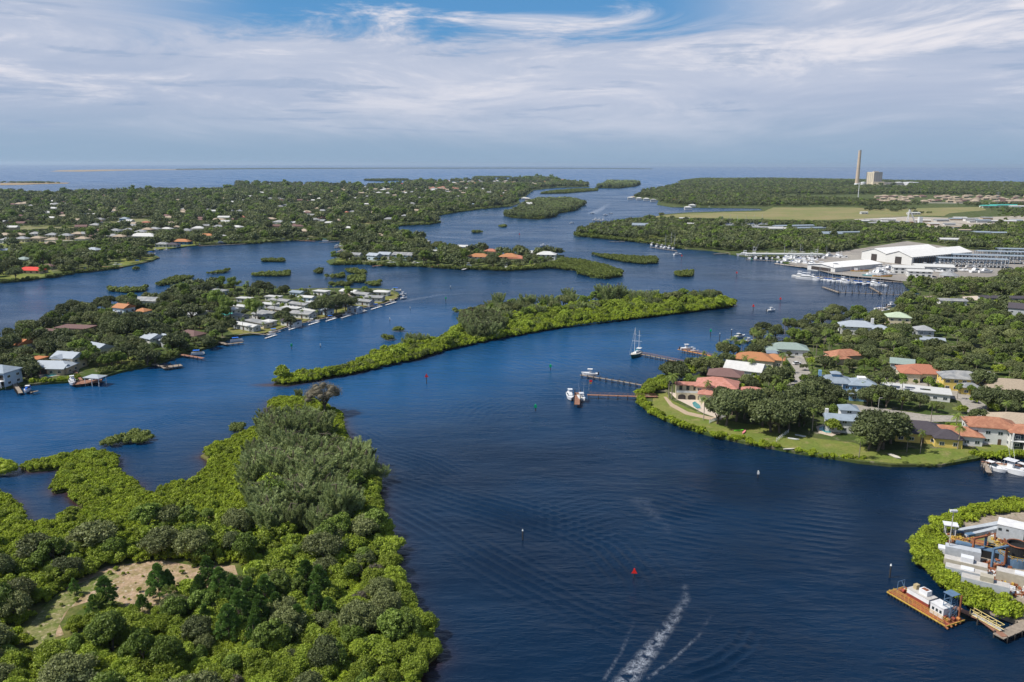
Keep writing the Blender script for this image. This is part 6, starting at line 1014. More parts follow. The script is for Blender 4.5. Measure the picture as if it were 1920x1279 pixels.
for y in (-.6, .6):
    k = MB().tube((0, y, .1), (Lg, y, .1), .09, None, 5).tube((0, y, 1.3), (Lg, y, 1.3), .07, None, 5); n = int(Lg/1.5)
    for i in range(n): k.tube((i*Lg/n, y, .1), (i*Lg/n, y, 1.3), .06, None, 4).tube((i*Lg/n, y, .1), ((i+1)*Lg/n, y, 1.3), .05, None, 4)
    k.build('truss', mat('pale yellow steel', (.62, .50, .20), .6), fr_)
MB().box(0, -.55, .05, Lg, .55, .12).build('walkway', m_stone, fr_); dock([(1878,1190),(1925,1170)], 2.4, 'timber wharf with white floats at the lower right corner', 1.3, m_wood, over=.2, step=2.6)
# --- yard on the bank
def yb(name, px, py, z, dims, rz, m, label, cat, parts=(), zc=None):
    x, y = P2(px, py, z+dims[2]); o = empty(name, (x, y, 1+zc if zc else 1), R(rz), label, cat); MB().cbox(0, 0, 0, *dims).build('body', m, o)
    for nm, b, mm in parts: MB().box(*b).build(nm, mm, o)
    SIGHT.append((x, y, dims[0]*.5, 1.6)); return o
yb('site_cabin', 1897, 982, 1, (6.2, 5.2, 4.2), -35, m_conw, 'tall square grey-white cabin on the far side of the yard', 'cabin', [('roof', (-3.2, -2.7, 4.2, 3.2, 2.7, 4.35), m_canw), ('window', (2.2-5, -2.66, 2.6, 3.0-5, -2.603, 3.3), m_glass), ('vent', (-1.0, -2.66, 2.8, -.4, -2.603, 3.3), m_black)])
t_ = yb('box_van', 1806, 1027, 1, (8, 2.5, 3.0), -28, m_conw, 'white box van body parked by the mangroves in the yard', 'van', [('cab', (-5.6, -1.2, .2, -4.003, 1.2, 2.2), m_gel), ('windscreen', (-5.65, -1.0, 1.2, -5.603, 1.0, 2.0), m_glass), ('rear_door', (4.003, -1.1, .3, 4.05, 1.1, 2.8), m_canw)])
for x_ in (-4.6, -1.5, 2.6): MB().tube((x_, -1.4, .45), (x_, 1.4, .45), .45, None, 10).build('axle_wheels', m_blk, t_)
for px, py, L_, m, lb in ((1811,1052,9.5,m_conc,'cream container with a rusty hatch, hindmost of the white row'),(1812,1067,9,m_conw,'middle white container in the row behind the mangroves'),(1848,1088,10,m_conw,'front white container nearest the barge pier'),(1914,1076,10,m_conc,'cream rounded trailer at the right edge of the yard')):
    c = yb('shipping_container', px, py, 1, (L_, 2.6, 2.7), -32, m, lb, 'container', [('roof_panel', (-L_/2+.1, -1.25, 2.7, L_/2-.1, 1.25, 2.76), m_stone)]); MB().box(-1.2, -1, 2.76, 1.6, 1, 4.0 if 'front' in lb or 'hindmost' in lb else 3.0).build('roof_unit', m_conc if 'front' in lb else m_gel, c)
for px, py, L_, w, h, rz, lb in ((1832,990,15,1.8,2.0,12,'long white tapered boom lying beyond the yard, left one'),(1848,995,14,1.5,1.6,18,'long pale beam lying beside the tapered boom')):
    x, y = P2(px, py, 2); o = empty('crane_boom', (x, y, 1), R(rz), lb, 'boom'); MB().add([(-L_/2, -w*.3, .2), (L_/2, -w/2, 0), (L_/2, w/2, 0), (-L_/2, w*.3, .2), (-L_/2, -w*.3, h*.5), (L_/2, -w/2, h), (L_/2, w/2, h), (-L_/2, w*.3, h*.5)], [(3, 2, 1, 0), (4, 5, 6, 7), (0, 1, 5, 4), (1, 2, 6, 5), (2, 3, 7, 6), (3, 0, 4, 7)]).build('boom_section', m_conw, o); MB().cbox(-L_/2+1.5, 0, .1, 2.4, w*.9, .9).build('boom_tip', m_blst, o)
x, y = P2(1906, 1040, 3); tk = empty('open_tank', (x, y, 1), 0, 'round black open tank ringed by a yellow railed walkway', 'tank'); MB().lathe([(4.2, 0), (4.2, 2.0), (3.0, 2.0)], n=28).build('lower_tank', m_blst, tk); MB().lathe([(2.5, 2), (2.5, 5.0), (2.2, 5.0), (2.2, 4.2), (.1, 4.2)], n=24).build('drum', m_black, tk); k = MB()
for i in range(24): t = i*math.pi/12; u = (i+1)*math.pi/12; k.tube((2.6*math.cos(t), 2.6*math.sin(t), 5.0), (2.6*math.cos(u), 2.6*math.sin(u), 5.0), .16, None, 5)
k.build('drum_rim', m_rust, tk); k = MB()
for i in range(24):
    t = i*math.pi/12; u = (i+1)*math.pi/12
    for z in (2.5, 3.0): k.tube((4.2*math.cos(t), 4.2*math.sin(t), z), (4.2*math.cos(u), 4.2*math.sin(u), z), .06, None, 4)
    k.tube((4.2*math.cos(t), 4.2*math.sin(t), 2), (4.2*math.cos(t), 4.2*math.sin(t), 3), .05, None, 4)
k.build('yellow_railing', m_yel, tk)
for px, py, h, w, m, m2, lb in ((1835,1030,5.2,4.2,m_rust,m_blst,'rusty portal frame spanning the yard conveyor, left one'),(1873,1050,5.2,4.6,m_blst,m_rust,'blue-grey portal frame spanning the yard conveyor, right one')):
    x, y = P2(px, py, 3); o = empty('portal_frame', (x, y, 1), R(20), lb, 'gantry'); MB().cbox(-w/2, 0, 0, .45, .45, h).build('leg', m, o); MB().cbox(w/2, 0, 0, .45, .45, h).build('leg', m2, o); MB().box(-w/2-.3, -.3, h, w/2+.3, .3, h+.4).build('crossbeam', m, o)
x, y = P2(1865, 1040, 2); cv = empty('conveyor', (x, y, 1), R(-35), 'blue-grey conveyor bridge with yellow handrails through the portal frames', 'conveyor'); MB().box(-9, -1, 1.6, 9, 1, 2.2).build('bridge', m_blst, cv); MB().tube((-9, -1, 3.1), (9, -1, 3.1), .06).tube((-9, 1, 3.1), (9, 1, 3.1), .06).build('handrail', m_yel, cv); MB().cbox(-6, 0, 0, .5, 1.6, 1.6).cbox(6, 0, 0, .5, 1.6, 1.6).build('support', m_blst, cv)
yb('black_tank', 1841, 1020, 1, (6, 4, 2.0), -32, m_black, 'flat black settling tank with a rusty lid at the middle of the yard', 'tank', [('rusty_lid', (-2.6, -1.8, 2.003, 1.4, 1.2, 2.5), m_rust)]); yb('black_tank', 1862, 1030, 1, (8, 4, 2.0), -32, m_black, 'second black settling tank beside the conveyor', 'tank', [('tank_rim', (-4, -2, 2.003, 4, -1.8, 2.2), m_blst)])
yb('pump_stand', 1780, 1003, 1, (2.6, 2, .3), -20, m_stone, 'small white-roofed pump stand among the mangroves', 'shelter', [('roof', (-1.8, -1.4, 3.4, 1.8, 1.4, 3.6), m_gel)]+[('post', (sx*1.2-.1, sy*.9-.1, .3, sx*1.2+.1, sy*.9+.1, 3.4), m_gel) for sx in (-1, 1) for sy in (-1, 1)])
x, y = P2(1777, 1043, 1); lp = empty('light_pole', (x, y, 1), 0, 'tall light pole with a floodlight cluster at the edge of the yard', 'light pole'); MB().tube((0, 0, 0), (0, 0, 12.5), .14, .10).build('pole', m_stone, lp); MB().box(-.9, -.3, 12.4, .9, .3, 12.9).build('floodlight', m_gel, lp)
rr = random.Random(3)
for i, (px, py, m, lb) in enumerate(((1893,1058,m_blst,'blue-grey pumps and valves under the right portal frame'),(1850,1062,m_rust,'rusty pipe lengths between the containers and the conveyor'),(1790,1022,m_black,'dark hoses piled near the light pole'),(1915,1110,m_gel,'loose pale blocks on the sand at the right edge'),(1862,1000,m_gel,'flat pale slabs on the weeds beyond the black tanks'),(1875,1075,m_gel,'white scrap heap in front of the right portal frame'),(1895,1082,m_black,'dark scrap heap of pumps and hoses on the sand'),(1880,1090,m_yel,'small heap with yellow parts at the sand edge'),(1802,1008,m_yel,'stack of yellow steel parts near the pump stand'),(1885,1016,m_yel,'yellow parts lying near the tall cabin'))):
    x, y = P2(px, py, 1); o = empty('scrap_heap', (x, y, 1), 0, lb, 'scrap'); k = MB(); k2 = MB()
    for j in range(60): (k if j % 2 else k2).cbox(rr.uniform(-3.2, 3.2), rr.uniform(-2, 2), 0, rr.uniform(.2, 1.4), rr.uniform(.1, .5), rr.uniform(.1, .7), rr.uniform(0, 3))
    k.build('scrap_pieces', m, o); k2.build('rusty_pieces', m_rust, o)
sheet('yard_weeds', [(1800,1000),(1850,985),(1925,985),(1925,1035),(1880,1045),(1830,1025)], 1.05, groundmat('yard weeds', (.16, .17, .06), (.32, .28, .2), (.4, .37, .32), .2))
NOTREE.append([P2(*q, 1) for q in ((1790,1005),(1830,985),(1925,968),(2100,960),(2100,1250),(1915,1180),(1888,1130),(1850,1108),(1800,1082),(1775,1050))])
for px, py, h, lb in ((1322,768+22,7,'a'),(628,640,9,'b')): pass
for px, py, lb in ((1480,758,'lamp post on the street bend behind the villa'),(1645,782,'lamp post on the street right of the grey tower house')):
    x, y = P2(px, py, 1); o = empty('street_lamp', (x, y, 1), 0, lb, 'street lamp'); MB().tube((0, 0, 0), (0, 0, 8), .1).build('post', m_stone, o); MB().box(0, -.15, 7.9, 1.2, .15, 8.1).build('lamp_head', m_stone, o)
# the rest of the clear views the photo shows
for px, py, hw, z in ((1300,800,30,1),(1380,812,22,1),(1540,835,14,1),(1720,862,22,1),(1890,845,18,1),(1485,700,8,1.2),(1500,680,6,1.2),(1700,782,20,1.2),(1800,760,10,1),(600,594,14,1.2),(690,574,14,1.2),(540,610,12,1.2),(470,620,14,1),(730,557,8,1),(180,697,12,1),(235,686,8,1),(1835,560,16,1),(50,518,22,1),(245,491,10,1),(315,463,22,1),(692,421,16,1),(20,458,40,1),(110,453,40,1),(10,470,12,1),(1300,405,60,1),(1420,403,70,1),(1540,400,70,1),(1650,398,60,1),(1750,397,60,1),(1300,409,70,1),(1400,411,70,1),(1500,412.5,70,1),(1600,409,70,1),(1700,403,60,1),(240,417,40,1),(60,430,60,1),(255,412,30,1),(700,362,30,1),(560,380,20,1),(880,352,60,1),(1640,347,150,2),(930,342,260,5),(830,351,160,5),(700,357,80,4),(1780,372,500,4),(250,1085,6,.6),(215,1112,6,.6),(130,1130,7,.6),(90,1170,7,.6),(150,1150,6,.6),(100,1205,6,.6),(280,1130,5,.6),(425,1080,4,.6),(1300,702,10,4),(1660,414,60,1),(1800,415,60,1),(1900,412,60,1),(1820,392,60,1),(1238,447,14,1),(1600,508,30,1),(1690,514,30,1),(1800,518,30,1),(785,386,14,1),(822,396,10,1),(1660,352,40,3)):
    x, y = P2(px, py, z); SIGHT.append((x, y, hw, z+.5))
def finish_far_labels():
    global FR
    FR.sort(key=lambda t: math.hypot(t[0].location.x, t[0].location.y)); keep = 215; rest = FR[keep:]; FR = FR[:keep]; mb = MB(); ms = []
    for o, rf in rest:
        bpy_m = Matrix.Translation(o.location) @ Matrix.Rotation(o.rotation_euler.z, 4, 'Z')
        for c in list(o.children):
            M_ = bpy_m @ Matrix.Translation(c.location); mt = c.data.materials[0]
            if mt not in ms: ms.append(mt)
            mb.mi = ms.index(mt); mb.add([M_ @ v.co for v in c.data.vertices], [tuple(p.vertices) for p in c.data.polygons]); bpy.data.objects.remove(c)
        bpy.data.objects.remove(o)
    fo = mb.build('far_houses', ms); fo['kind'] = 'stuff'; fo['label'] = 'roofs of the farthest houses showing as specks among the woods'; fo['category'] = 'houses'
    byl = {}
    NMS = {'tan': 'taupe', 'gw': 'light grey', 'white': 'white', 'umber': 'brown', 'pink': 'terracotta', 'metal': 'silver', 'grey': 'grey', 'orange': 'orange', 'lilac': 'blue-grey', 'red': 'red', 'teal': 'teal'}
    for o, rf in FR:
        wk = rf.endswith(' work'); c = NMS[rf.split()[0]]; lb = '%s-roofed %s %s' % (c, 'work shed' if wk else 'far house', where(o.location.x, o.location.y)); o['category'] = 'shed' if wk else 'house'; byl.setdefault(lb, []).append(o)
    for lb, os_ in byl.items():
        os_.sort(key=lambda o: o.location.x/o.location.y)
        for i, o in enumerate(os_):
            o['label'] = lb+(', %s from left' % ORD[i] if len(os_) > 1 and i < 28 else '')
            if len(os_) > 1: o['group'] = lb
# ---------------------------------------------------------------- planting
def scatter(poly, step, jit=.45, seed=0, grow=None):
    """jittered grid inside a real-world polygon; step may widen with distance"""
    r = np.random.default_rng(seed); P = np.array(poly); x0, y0 = P.min(0); x1, y1 = P.max(0); out = []
    y = max(y0, 60)
    while y < y1:
        s = step*(1 if grow is None else max(1.0, (y/grow[0])**grow[1])); lim = y*.72+60
        xs = np.arange(max(x0, -lim), min(x1, lim), s); xs = xs+r.uniform(-jit, jit, len(xs))*s; ys_ = y+r.uniform(-jit, jit, len(xs))*s
        out.append(np.stack([xs, ys_, np.full(len(xs), s)], 1)); y += s
    A = np.concatenate(out); return A[inside(poly, A[:, 0], A[:, 1])]
def open_height(X, Y, H_):
    """tallest tree allowed at every place so that what the photo shows behind it stays in view"""
    cap = np.full(len(X), 99.0); rr = np.hypot(X, Y); an = np.arctan2(X, Y)
    for i, (x, y, hw, zt) in enumerate(SIGHT):
        ro = math.hypot(x, y); a0 = math.atan2(x, y); w = hw/ro
        m = (np.abs(an-a0) < w*1.05+1.5/rr) & (rr < ro+hw*.4) & (rr > ro*.55); cap[m] = np.minimum(cap[m], H-(H-zt)*rr[m]/ro)
        near = (X-x)**2+(Y-y)**2 < (hw*.8)**2; cap[near] = 0
    for pl in NOTREE: cap[inside(pl, X, Y)] = 0
    return cap
def plant(zone, poly, step, mix, seed, hs=(.7, 1.15), grow=None, z=1.0, keep=1.0, honour=True, edge=0, far_only=False, only=None):
    """mix: {kind: weight}"""
    A = scatter(poly, step, .45, seed, grow); r = np.random.default_rng(seed+99)
    if keep < 1: A = A[r.uniform(0, 1, len(A)) < keep]
    if edge:
        d, _, _ = polydist(poly, A[:, 0], A[:, 1], True); A = A[d > edge]
    kinds = list(mix); w = np.array([mix[k] for k in kinds], float); ki = r.choice(len(kinds), len(A), p=w/w.sum())
    sc = r.uniform(hs[0], hs[1], len(A))*np.maximum(1, A[:, 2]/step)**.8
    HREF = {'oak': 9, 'oakd': 9, 'grn': 9.5, 'tall': 14, 'mang': 2.9, 'mangd': 2.9, 'bush': 5.4, 'pine': 9, 'cas': 11, 'casb': 11, 'palm': 8.5, 'fan': 4.6, 'bare': 11.5}
    hh = np.array([HREF[kinds[i]] for i in ki]); cap = open_height(A[:, 0], A[:, 1], hh) if honour else np.full(len(A), 99.)
    tol = r.uniform(0, 1, len(A)) > .94
    for j in range(len(A)):
        s = sc[j]; c = 99 if tol[j] and cap[j] > 0 else cap[j]-z
        if kinds[ki[j]] == 'bare': s *= .42
        if hh[j]*s > c:
            if c < max(1.6, hh[j]*s*.3): continue
            s = c/hh[j]
        TREES.append((zone, kinds[ki[j]], A[j, 0], A[j, 1], z, s, r.uniform(0, 6.28), int(r.integers(0, 3)), r.uniform(.85, 1.15)))
def tree(zone, kind, px, py, s=1.0, z=1.0, var=0, label=None, xy=None):
    x, y = xy or P2(px, py, z); TREES.append((zone, kind, x, y, z, s*1.25, (px*1.7) % 6.28, var % 3, 1.0, label))
def px_poly(pts, z=1.0): return [P2(p[0], p[1], z) for p in pts]
# foreground scrub and mangroves
A_ = LANDS['A']
mang_A = px_poly([(-400,930),(0,912),(60,975),(160,955),(90,950),(70,900),(20,890),(20,850),(120,830),(215,840),(262,915),(360,890),(395,865),(375,842),(480,790),(505,745),(570,740),(640,775),(655,840),(640,900),(540,1000),(400,965),(310,985),(190,1000),(60,1030),(-400,1080)])
inA = inside(A_, np.zeros(1), np.zeros(1))
def clip_poly_plant(zone, poly, clip, *a, **k):
    global TREES
    n0 = len(TREES); plant(zone, poly, *a, **k); new = TREES[n0:]; ok = inside(clip, np.array([t[2] for t in new]+[0.]), np.array([t[3] for t in new]+[0.])); TREES[n0:] = [t for t, o in zip(new, ok) if o]
cas1 = px_poly([(498,815),(585,800),(610,820),(560,836),(505,838)]); cas2 = px_poly([(462,890),(520,868),(560,850),(640,862),(700,888),(703,905),(655,930),(668,975),(612,1012),(500,1000),(468,960)])
clearing = px_poly([(50,1180),(120,1100),(200,1058),(300,1045),(370,1058),(445,1052),(452,1088),(400,1105),(335,1112),(310,1150),(262,1165),(230,1135),(190,1125),(150,1150),(110,1235),(70,1240)])
south = px_poly([(-500,1080),(60,1030),(190,1000),(310,985),(400,965),(540,1000),(640,900),(655,840),(700,868),(830,1230),(800,1600),(-600,1600)])
NOTREE.append(clearing)
NOTREE.append(cas2); NOTREE.append(cas1)
clip_poly_plant('near mangrove flat', mang_A, A_, 1.45, {'mang': 1}, 11, (.5, .85), z=.4, edge=.6)
clip_poly_plant('near scrub', south, A_, 3.1, {'bush': .64, 'oak': .06, 'oakd': .01, 'mang': .18, 'grn': .10, 'fan': .02, 'bare': .02}, 12, (.45, 1.0), z=.5, edge=1.5)
clip_poly_plant('near scrub floor', south, A_, 2.3, {'mang': 1}, 13, (.5, .95), z=.4, edge=.8)
clip_poly_plant('near scrub', mang_A, A_, 9, {'bush': 1}, 18, (.45, .75), z=.4, edge=3)
NOTREE.pop(); NOTREE.pop()
plant('clearing weeds', clearing, 2.6, {'mang': .5, 'bush': .5}, 19, (.10, .24), z=.5, honour=False, keep=.5)
plant('casuarina stand', cas2, 4.6, {'cas': .9, 'grn': .05, 'bush': .05}, 14, (.6, 1.35), z=.5); plant('casuarina clump', cas1, 3.8, {'cas': 1}, 15, (.85, 1.25), z=.5)
for q in ((715,900,.5),(690,872,.55),(478,868,.75),(470,880,.6),(500,855,.6),(538,842,.7),(560,748,.42)): tree('casuarina stand', 'cas', *q, z=.5, var=int(q[0]))
tree('spit', 'bare', 608, 776, 1.0, .5, 0, 'large grey-brown twiggy tree standing on the near tip of the point beside the spit')
for q in ((300,1125,.78),(318,1120,.6),(200,1145,.72),(178,1160,.5),(392,1112,.8),(376,1130,.6),(415,1140,.85),(440,1150,.8),(470,1160,.85),(500,1150,.8),(452,1185,.85),(490,1190,.8),(575,1115,.75),(600,1130,.8),(592,1160,.7),(480,1220,.7),(560,1200,.7),(430,1210,.8),(386,1180,.5),(268,1150,.4),(140,1115,.35),(520,1175,.7),(618,1170,.55)): tree('sandy clearing', 'pine', *q, z=.5, var=int(q[0]))
for q in ((145,1055,.9),(187,1160,.9),(320,1135,.8),(560,1050,.7),(95,1100,.8)): tree('sandy clearing', 'fan', *q, z=.5, var=int(q[1]))
# mangrove fringe along banks: bushes hug the outline
def fringe(zone, pts, w, step, kind, seed, hs=(.7, 1.2), z=.3, inset=0):
    r = np.random.default_rng(seed); p = [P2(q[0], q[1]) for q in pts]
    for (x0, y0), (x1, y1) in zip(p[:-1], p[1:]):
        L_ = math.hypot(x1-x0, y1-y0); nx_, ny_ = -(y1-y0)/L_, (x1-x0)/L_; n = max(1, int(L_*w/step**2))
        for i in range(n):
            t = r.uniform(); o = inset+r.uniform(0, w); x, y = x0+(x1-x0)*t+nx_*o, y0+(y1-y0)*t+ny_*o
            s = r.uniform(*hs); TREES.append((zone, kind, x, y, z, s, r.uniform(0, 6.28), int(r.integers(0, 3)), 1.0))
# long wooded spit
Bp = LANDS['B']; plant('wooded island', Bp, 2.2, {'mang': .62, 'mangd': .3, 'bush': .08}, 21, (.7, 1.5), z=.3, edge=.5)
plant('wooded island trees', px_poly([(870,600),(905,585),(1040,570),(1220,558),(1330,556),(1345,562),(1210,580),(1050,592),(960,604),(905,622),(868,628)], .5), 6, {'cas': .34, 'bush': .34, 'oak': .22, 'grn': .1}, 22, (.5, 1.05), z=.4, keep=.85)
plant('wooded island trees', px_poly([(870,618),(905,600),(945,612),(925,636),(885,640)], .5), 4, {'oakd': .6, 'cas': .4}, 23, (.8, 1.15), z=.4)
for q in ((1128,566,1.2),(1141,571,1.25),(1158,566,1.2),(935,578,1.0),(1065,568,1.0),(985,577,.9),(1190,572,.95),(1212,574,.9),(1315,566,.8),(1330,565,.75),(770,643,.55),(783,646,.6),(797,646,.55),(760,648,.45)): tree('wooded island trees', 'cas', *q, z=.4, var=int(q[0]))
# left peninsula of houses
C_ = LANDS['C']
plant('left peninsula', px_poly([(-200,760),(0,725),(130,712),(230,695),(290,682),(345,663),(400,648),(438,618),(420,590),(400,560),(420,535),(370,540),(300,562),(180,580),(40,628),(-200,680)]), 7.5, {'oakd': .50, 'oak': .24, 'grn': .14, 'bush': .07, 'palm': .05}, 31, (.6, 1.05), z=1)
plant('trailer park', px_poly([(415,600),(400,545),(480,545),(700,546),(745,552),(700,565),(620,585),(520,612),(440,628)]), 9, {'palm': .34, 'bush': .26, 'grn': .16, 'oakd': .24}, 32, (.42, .72), z=1)
for q in ((410,590,1.0),(430,600,.95),(478,602,.95),(420,612,.8),(345,562,.8),(440,552,.8),(655,560,.6)): tree('trailer park', 'tall', *q, var=int(q[0]))
for q in ((610,592,1.05),(630,588,1.0),(648,584,.95),(592,588,.8),(660,580,.8),(618,578,.8),(530,606,.75),(485,552,1.0),(497,553,.95),(640,575,.8),(600,578,.7),(535,553,.7),(475,560,.8),(545,612,.62)): tree('trailer park', 'oakd', *q, var=int(q[0]))
for q in ((565,585,1.05),(516,592,.9),(567,600,.6),(694,572,.6),(643,600,.6),(440,545,.8),(465,548,.8),(595,600,.62),(456,622,.75),(495,625,.6),(520,578,.8),(740,556,.6)): tree('trailer park', 'palm', *q, var=int(q[0]))
for q in ((232,637,1.2),(255,640,1.3),(275,635,1.1),(215,632,1.05),(205,625,.95),(290,645,.9),(245,618,1.0),(290,620,1.0),(330,612,1.1),(360,605,1.1),(140,590,.95),(120,597,.9),(150,596,.8),(205,577,.8),(190,580,.8),(255,590,.95),(50,705,.85),(60,712,.7),(38,712,.75),(325,660,.9),(340,650,.8),(100,655,.9),(80,648,.85),(120,648,.9),(20,660,.9),(5,668,.85)): tree('left peninsula', 'oakd', *q, var=int(q[0]))
for q in ((165,688,.75),(158,670,.9),(175,680,.85),(200,692,.7),(212,690,.72),(222,688,.72),(230,686,.6),(195,600,.7)): tree('left peninsula', 'grn', *q, var=int(q[0]))
plant('left peninsula shore', px_poly([(130,712),(230,692),(290,682),(285,676),(225,688),(130,706)]), 3, {'bush': .5, 'mang': .5}, 34, (.4, .6), z=.8)
fringe('left peninsula fringe', [(60,722),(125,718),(150,712)], 3, 1.7, 'mang', 35, (.6, 1)); fringe('left peninsula fringe', [(192,706),(227,698),(287,686),(342,667),(400,650),(412,642)], 4, 1.9, 'mangd', 36, (.8, 1.3))
fringe('trailer park canal fringe', [(330,550),(400,537),(440,541)], 6, 2.4, 'mangd', 37, (.9, 1.3), inset=-6)
# right residential shore
plant('right shore', px_poly([(1245,712),(1310,688),(1345,678),(1405,640),(1500,606),(1560,590),(1640,590),(1695,562),(1730,552),(1900,548),(2300,560),(2400,860),(1850,848),(1680,858),(1500,842),(1430,820),(1380,805),(1350,775),(1260,735)]), 8.2, {'oakd': .28, 'oak': .18, 'grn': .22, 'bush': .14, 'palm': .18}, 41, (.5, 1.1), z=1)
fringe('right shore fringe', [(1196,738),(1194,756),(1217,776),(1248,791),(1280,804),(1311,814),(1342,822),(1400,835),(1454,845)], 3.6, 1.55, 'mang', 42, (.5, .85), inset=-.5)
fringe('right shore fringe', [(1490,852),(1562,863),(1625,870)], 2.6, 1.7, 'mang', 43, (.4, .8)); fringe('right shore fringe', [(1671,876),(1766,877),(1833,865)], 2, 1.8, 'mangd', 44, (.25, .5)); fringe('right shore fringe', [(1835,863),(1920,862),(2000,866)], 3, 1.6, 'mang', 45, (.6, 1))
plant('right shore fringe', px_poly([(1196,738),(1217,722),(1250,708),(1300,690),(1345,678),(1340,690),(1262,715),(1250,725),(1222,745)]), 2.6, {'mang': .6, 'bush': .4}, 46, (.6, .95), z=.8)
for q in ((1345,795,1.0),(1362,798,1.15),(1380,790,1.15),(1395,785,1.05),(1372,778,1.0),(1410,778,1.0),(1430,800,1.05),(1445,810,1.15),(1462,812,1.1),(1480,806,1.1),(1470,790,1.1),(1498,800,.95),(1628,843,1.0),(1645,846,1.1),(1655,842,1.25),(1670,832,1.1),(1640,825,1.1),(1270,720,.95),(1255,715,.85),(1450,735,1.0),(1465,730,1.0),(1545,700,.8),(1690,768,.8),(1660,765,.9),(1645,760,.8),(1625,760,.7),(1780,715,.9),(1765,712,.85),(1850,770,.95),(1868,772,.9),(1895,772,.9),(1840,735,.9),(1530,752,1.0),(1515,760,1.0),(1500,765,.9),(1560,762,.85)): tree('right shore', 'oakd', *q, var=int(q[0]))
for q in ((1254,747,.95),(1259,748,1.0),(1319,788,.85),(1325,752,.8),(1465,700,.95),(1468,730,.7),(1523,808,.8),(1579,802,.75),(1610,860,.7),(1700,848,.55),(1725,850,.75),(1790,822,.85),(1795,842,.8),(1745,795,.8),(1520,722,.8),(1530,728,.8),(1640,740,.75),(1655,745,.75),(1670,742,.7),(1690,745,.75),(1395,700,.8),(1408,705,.8),(1340,690,.7),(1325,700,.75),(1440,660,.9),(1375,668,1.0),(1390,672,.95),(1360,672,.9),(1412,650,.9),(1418,655,.9),(1481,640,.7),(1630,735,.8),(1910,830,.6),(1450,742,.6)): tree('right shore', 'palm', *q, var=int(q[0]))
# marina side, park and far woods
plant('marina side trees', px_poly([(1693,533),(1760,535),(1850,527),(1925,512),(2100,500),(2400,520),(2300,560),(1900,555),(1860,550),(1760,560),(1725,556),(1722,549),(1695,538)]), 8, {'oak': .3, 'oakd': .25, 'grn': .45}, 51, (.6, 1.1), z=1)
plant('park shore', px_poly([(1078,440),(1100,430),(1140,424),(1230,412),(1300,413),(1420,416),(1540,420),(1620,425),(1600,470),(1540,474),(1450,468),(1380,474),(1340,469),(1270,463),(1205,452),(1140,446)]), 9.5, {'oakd': .5, 'oak': .2, 'grn': .3}, 52, (.6, 1.25), z=1)
plant('park woods', px_poly([(1610,416),(1700,424),(1760,436),(1920,425),(2600,430),(2600,485),(1920,484),(1860,472),(1700,450),(1620,462),(1570,470)]), 10, {'oakd': .45, 'oak': .2, 'grn': .35}, 53, (.6, 1.25), z=1)
fringe('park fringe', [(1076,439),(1080,444),(1135,449),(1210,457),(1268,467)], 12, 3.5, 'mangd', 54, (1, 1.5)); 
plant('park tip', px_poly([(1078,440),(1100,430),(1150,424),(1180,430),(1180,448),(1135,446)]), 4.5, {'mangd': 1}, 55, (1, 1.7), z=.6)
plant('far right woods', px_poly([(1240,381),(1236,372),(1190,370),(1210,360),(1250,353),(1300,342),(1440,338),(1740,344),(1925,346),(2700,350),(2700,392),(1940,388),(1850,389),(1760,383),(1640,388),(1590,386),(1440,387),(1300,387.5)]), 12, {'oakd': .55, 'oak': .25, 'grn': .2}, 56, (.6, 1.25), (1300, .55), z=1)
plant('far right mangroves', px_poly([(1275,341),(1310,336.5),(1440,336),(1590,338.5),(1740,341.5),(1920,345),(1920,350),(1740,346),(1500,341),(1300,344)]), 11, {'mangd': 1}, 57, (2.2, 3), (1300, .4), z=1)
plant('field trees', px_poly([(1640,390),(1700,393),(1760,398),(1740,402),(1620,396)]), 13, {'oakd': 1}, 58, (.6, 1), z=1, keep=.6)
plant('field edge', px_poly([(1128,432),(1240,404),(1250,404),(1150,428)]), 8, {'oak': 1}, 59, (.5, .9), z=1, keep=.7)
plant('far right lots', px_poly([(1830,388),(1925,388),(2600,392),(2600,425),(1925,428),(1850,420),(1880,400)]), 16, {'oakd': .6, 'grn': .4}, 60, (.6, 1), z=1, keep=.6)
# main suburb across the bay
D_ = LANDS['D']; NOTREE.append(px_poly([(1000,508),(1000,499),(1040,491),(1050,478),(1100,480),(1180,495),(1180,530),(1080,530)])); plant('far suburb', D_, 9.0, {'oakd': .50, 'oak': .27, 'grn': .18, 'tall': .05}, 61, (.5, 1.3), (620, .5), z=1, edge=5)
for k, sd_ in (('E', 62), ('L', 63), ('K', 64)): plant('channel islands', LANDS[k], 5 if k == 'E' else 8, {'mangd': .8, 'oakd': .1, 'cas': .1} if k != 'K' else {'mangd': 1}, sd_, (.9, 1.4) if k == 'E' else (1.6, 2.4), z=.4)
plant('channel islands', px_poly([(985,383),(1010,375),(1067,374),(1090,380),(1070,392),(1020,396)]), 7, {'cas': .5, 'oak': .5}, 65, (.7, 1.0), z=.4); plant('channel islands', px_poly([(1135,348),(1140,344),(1190,344),(1185,349)]), 9, {'oakd': 1}, 66, (1.0, 1.3), z=.4)
fringe('far suburb fringe', [(0,532),(37,529),(105,521),(140,514),(190,509),(225,504)], 6, 3, 'mangd', 67, (.7, 1.2)); fringe('far suburb fringe', [(620,498),(680,497),(730,501),(780,501),(855,506),(905,507),(955,509),(1000,506),(1035,504)], 7, 2.8, 'mangd', 68, (.8, 1.3))
fringe('far suburb fringe', [(425,459),(480,458),(562,452),(640,452)], 8, 4, 'mangd', 69, (.8, 1.3)); fringe('far suburb fringe', [(728,427),(757,424),(805,422),(827,418)], 12, 4, 'mangd', 70, (.8, 1.3)); fringe('far suburb fringe', [(820,406),(855,399),(905,393),(960,388)], 12, 5, 'mangd', 71, (.9, 1.3))
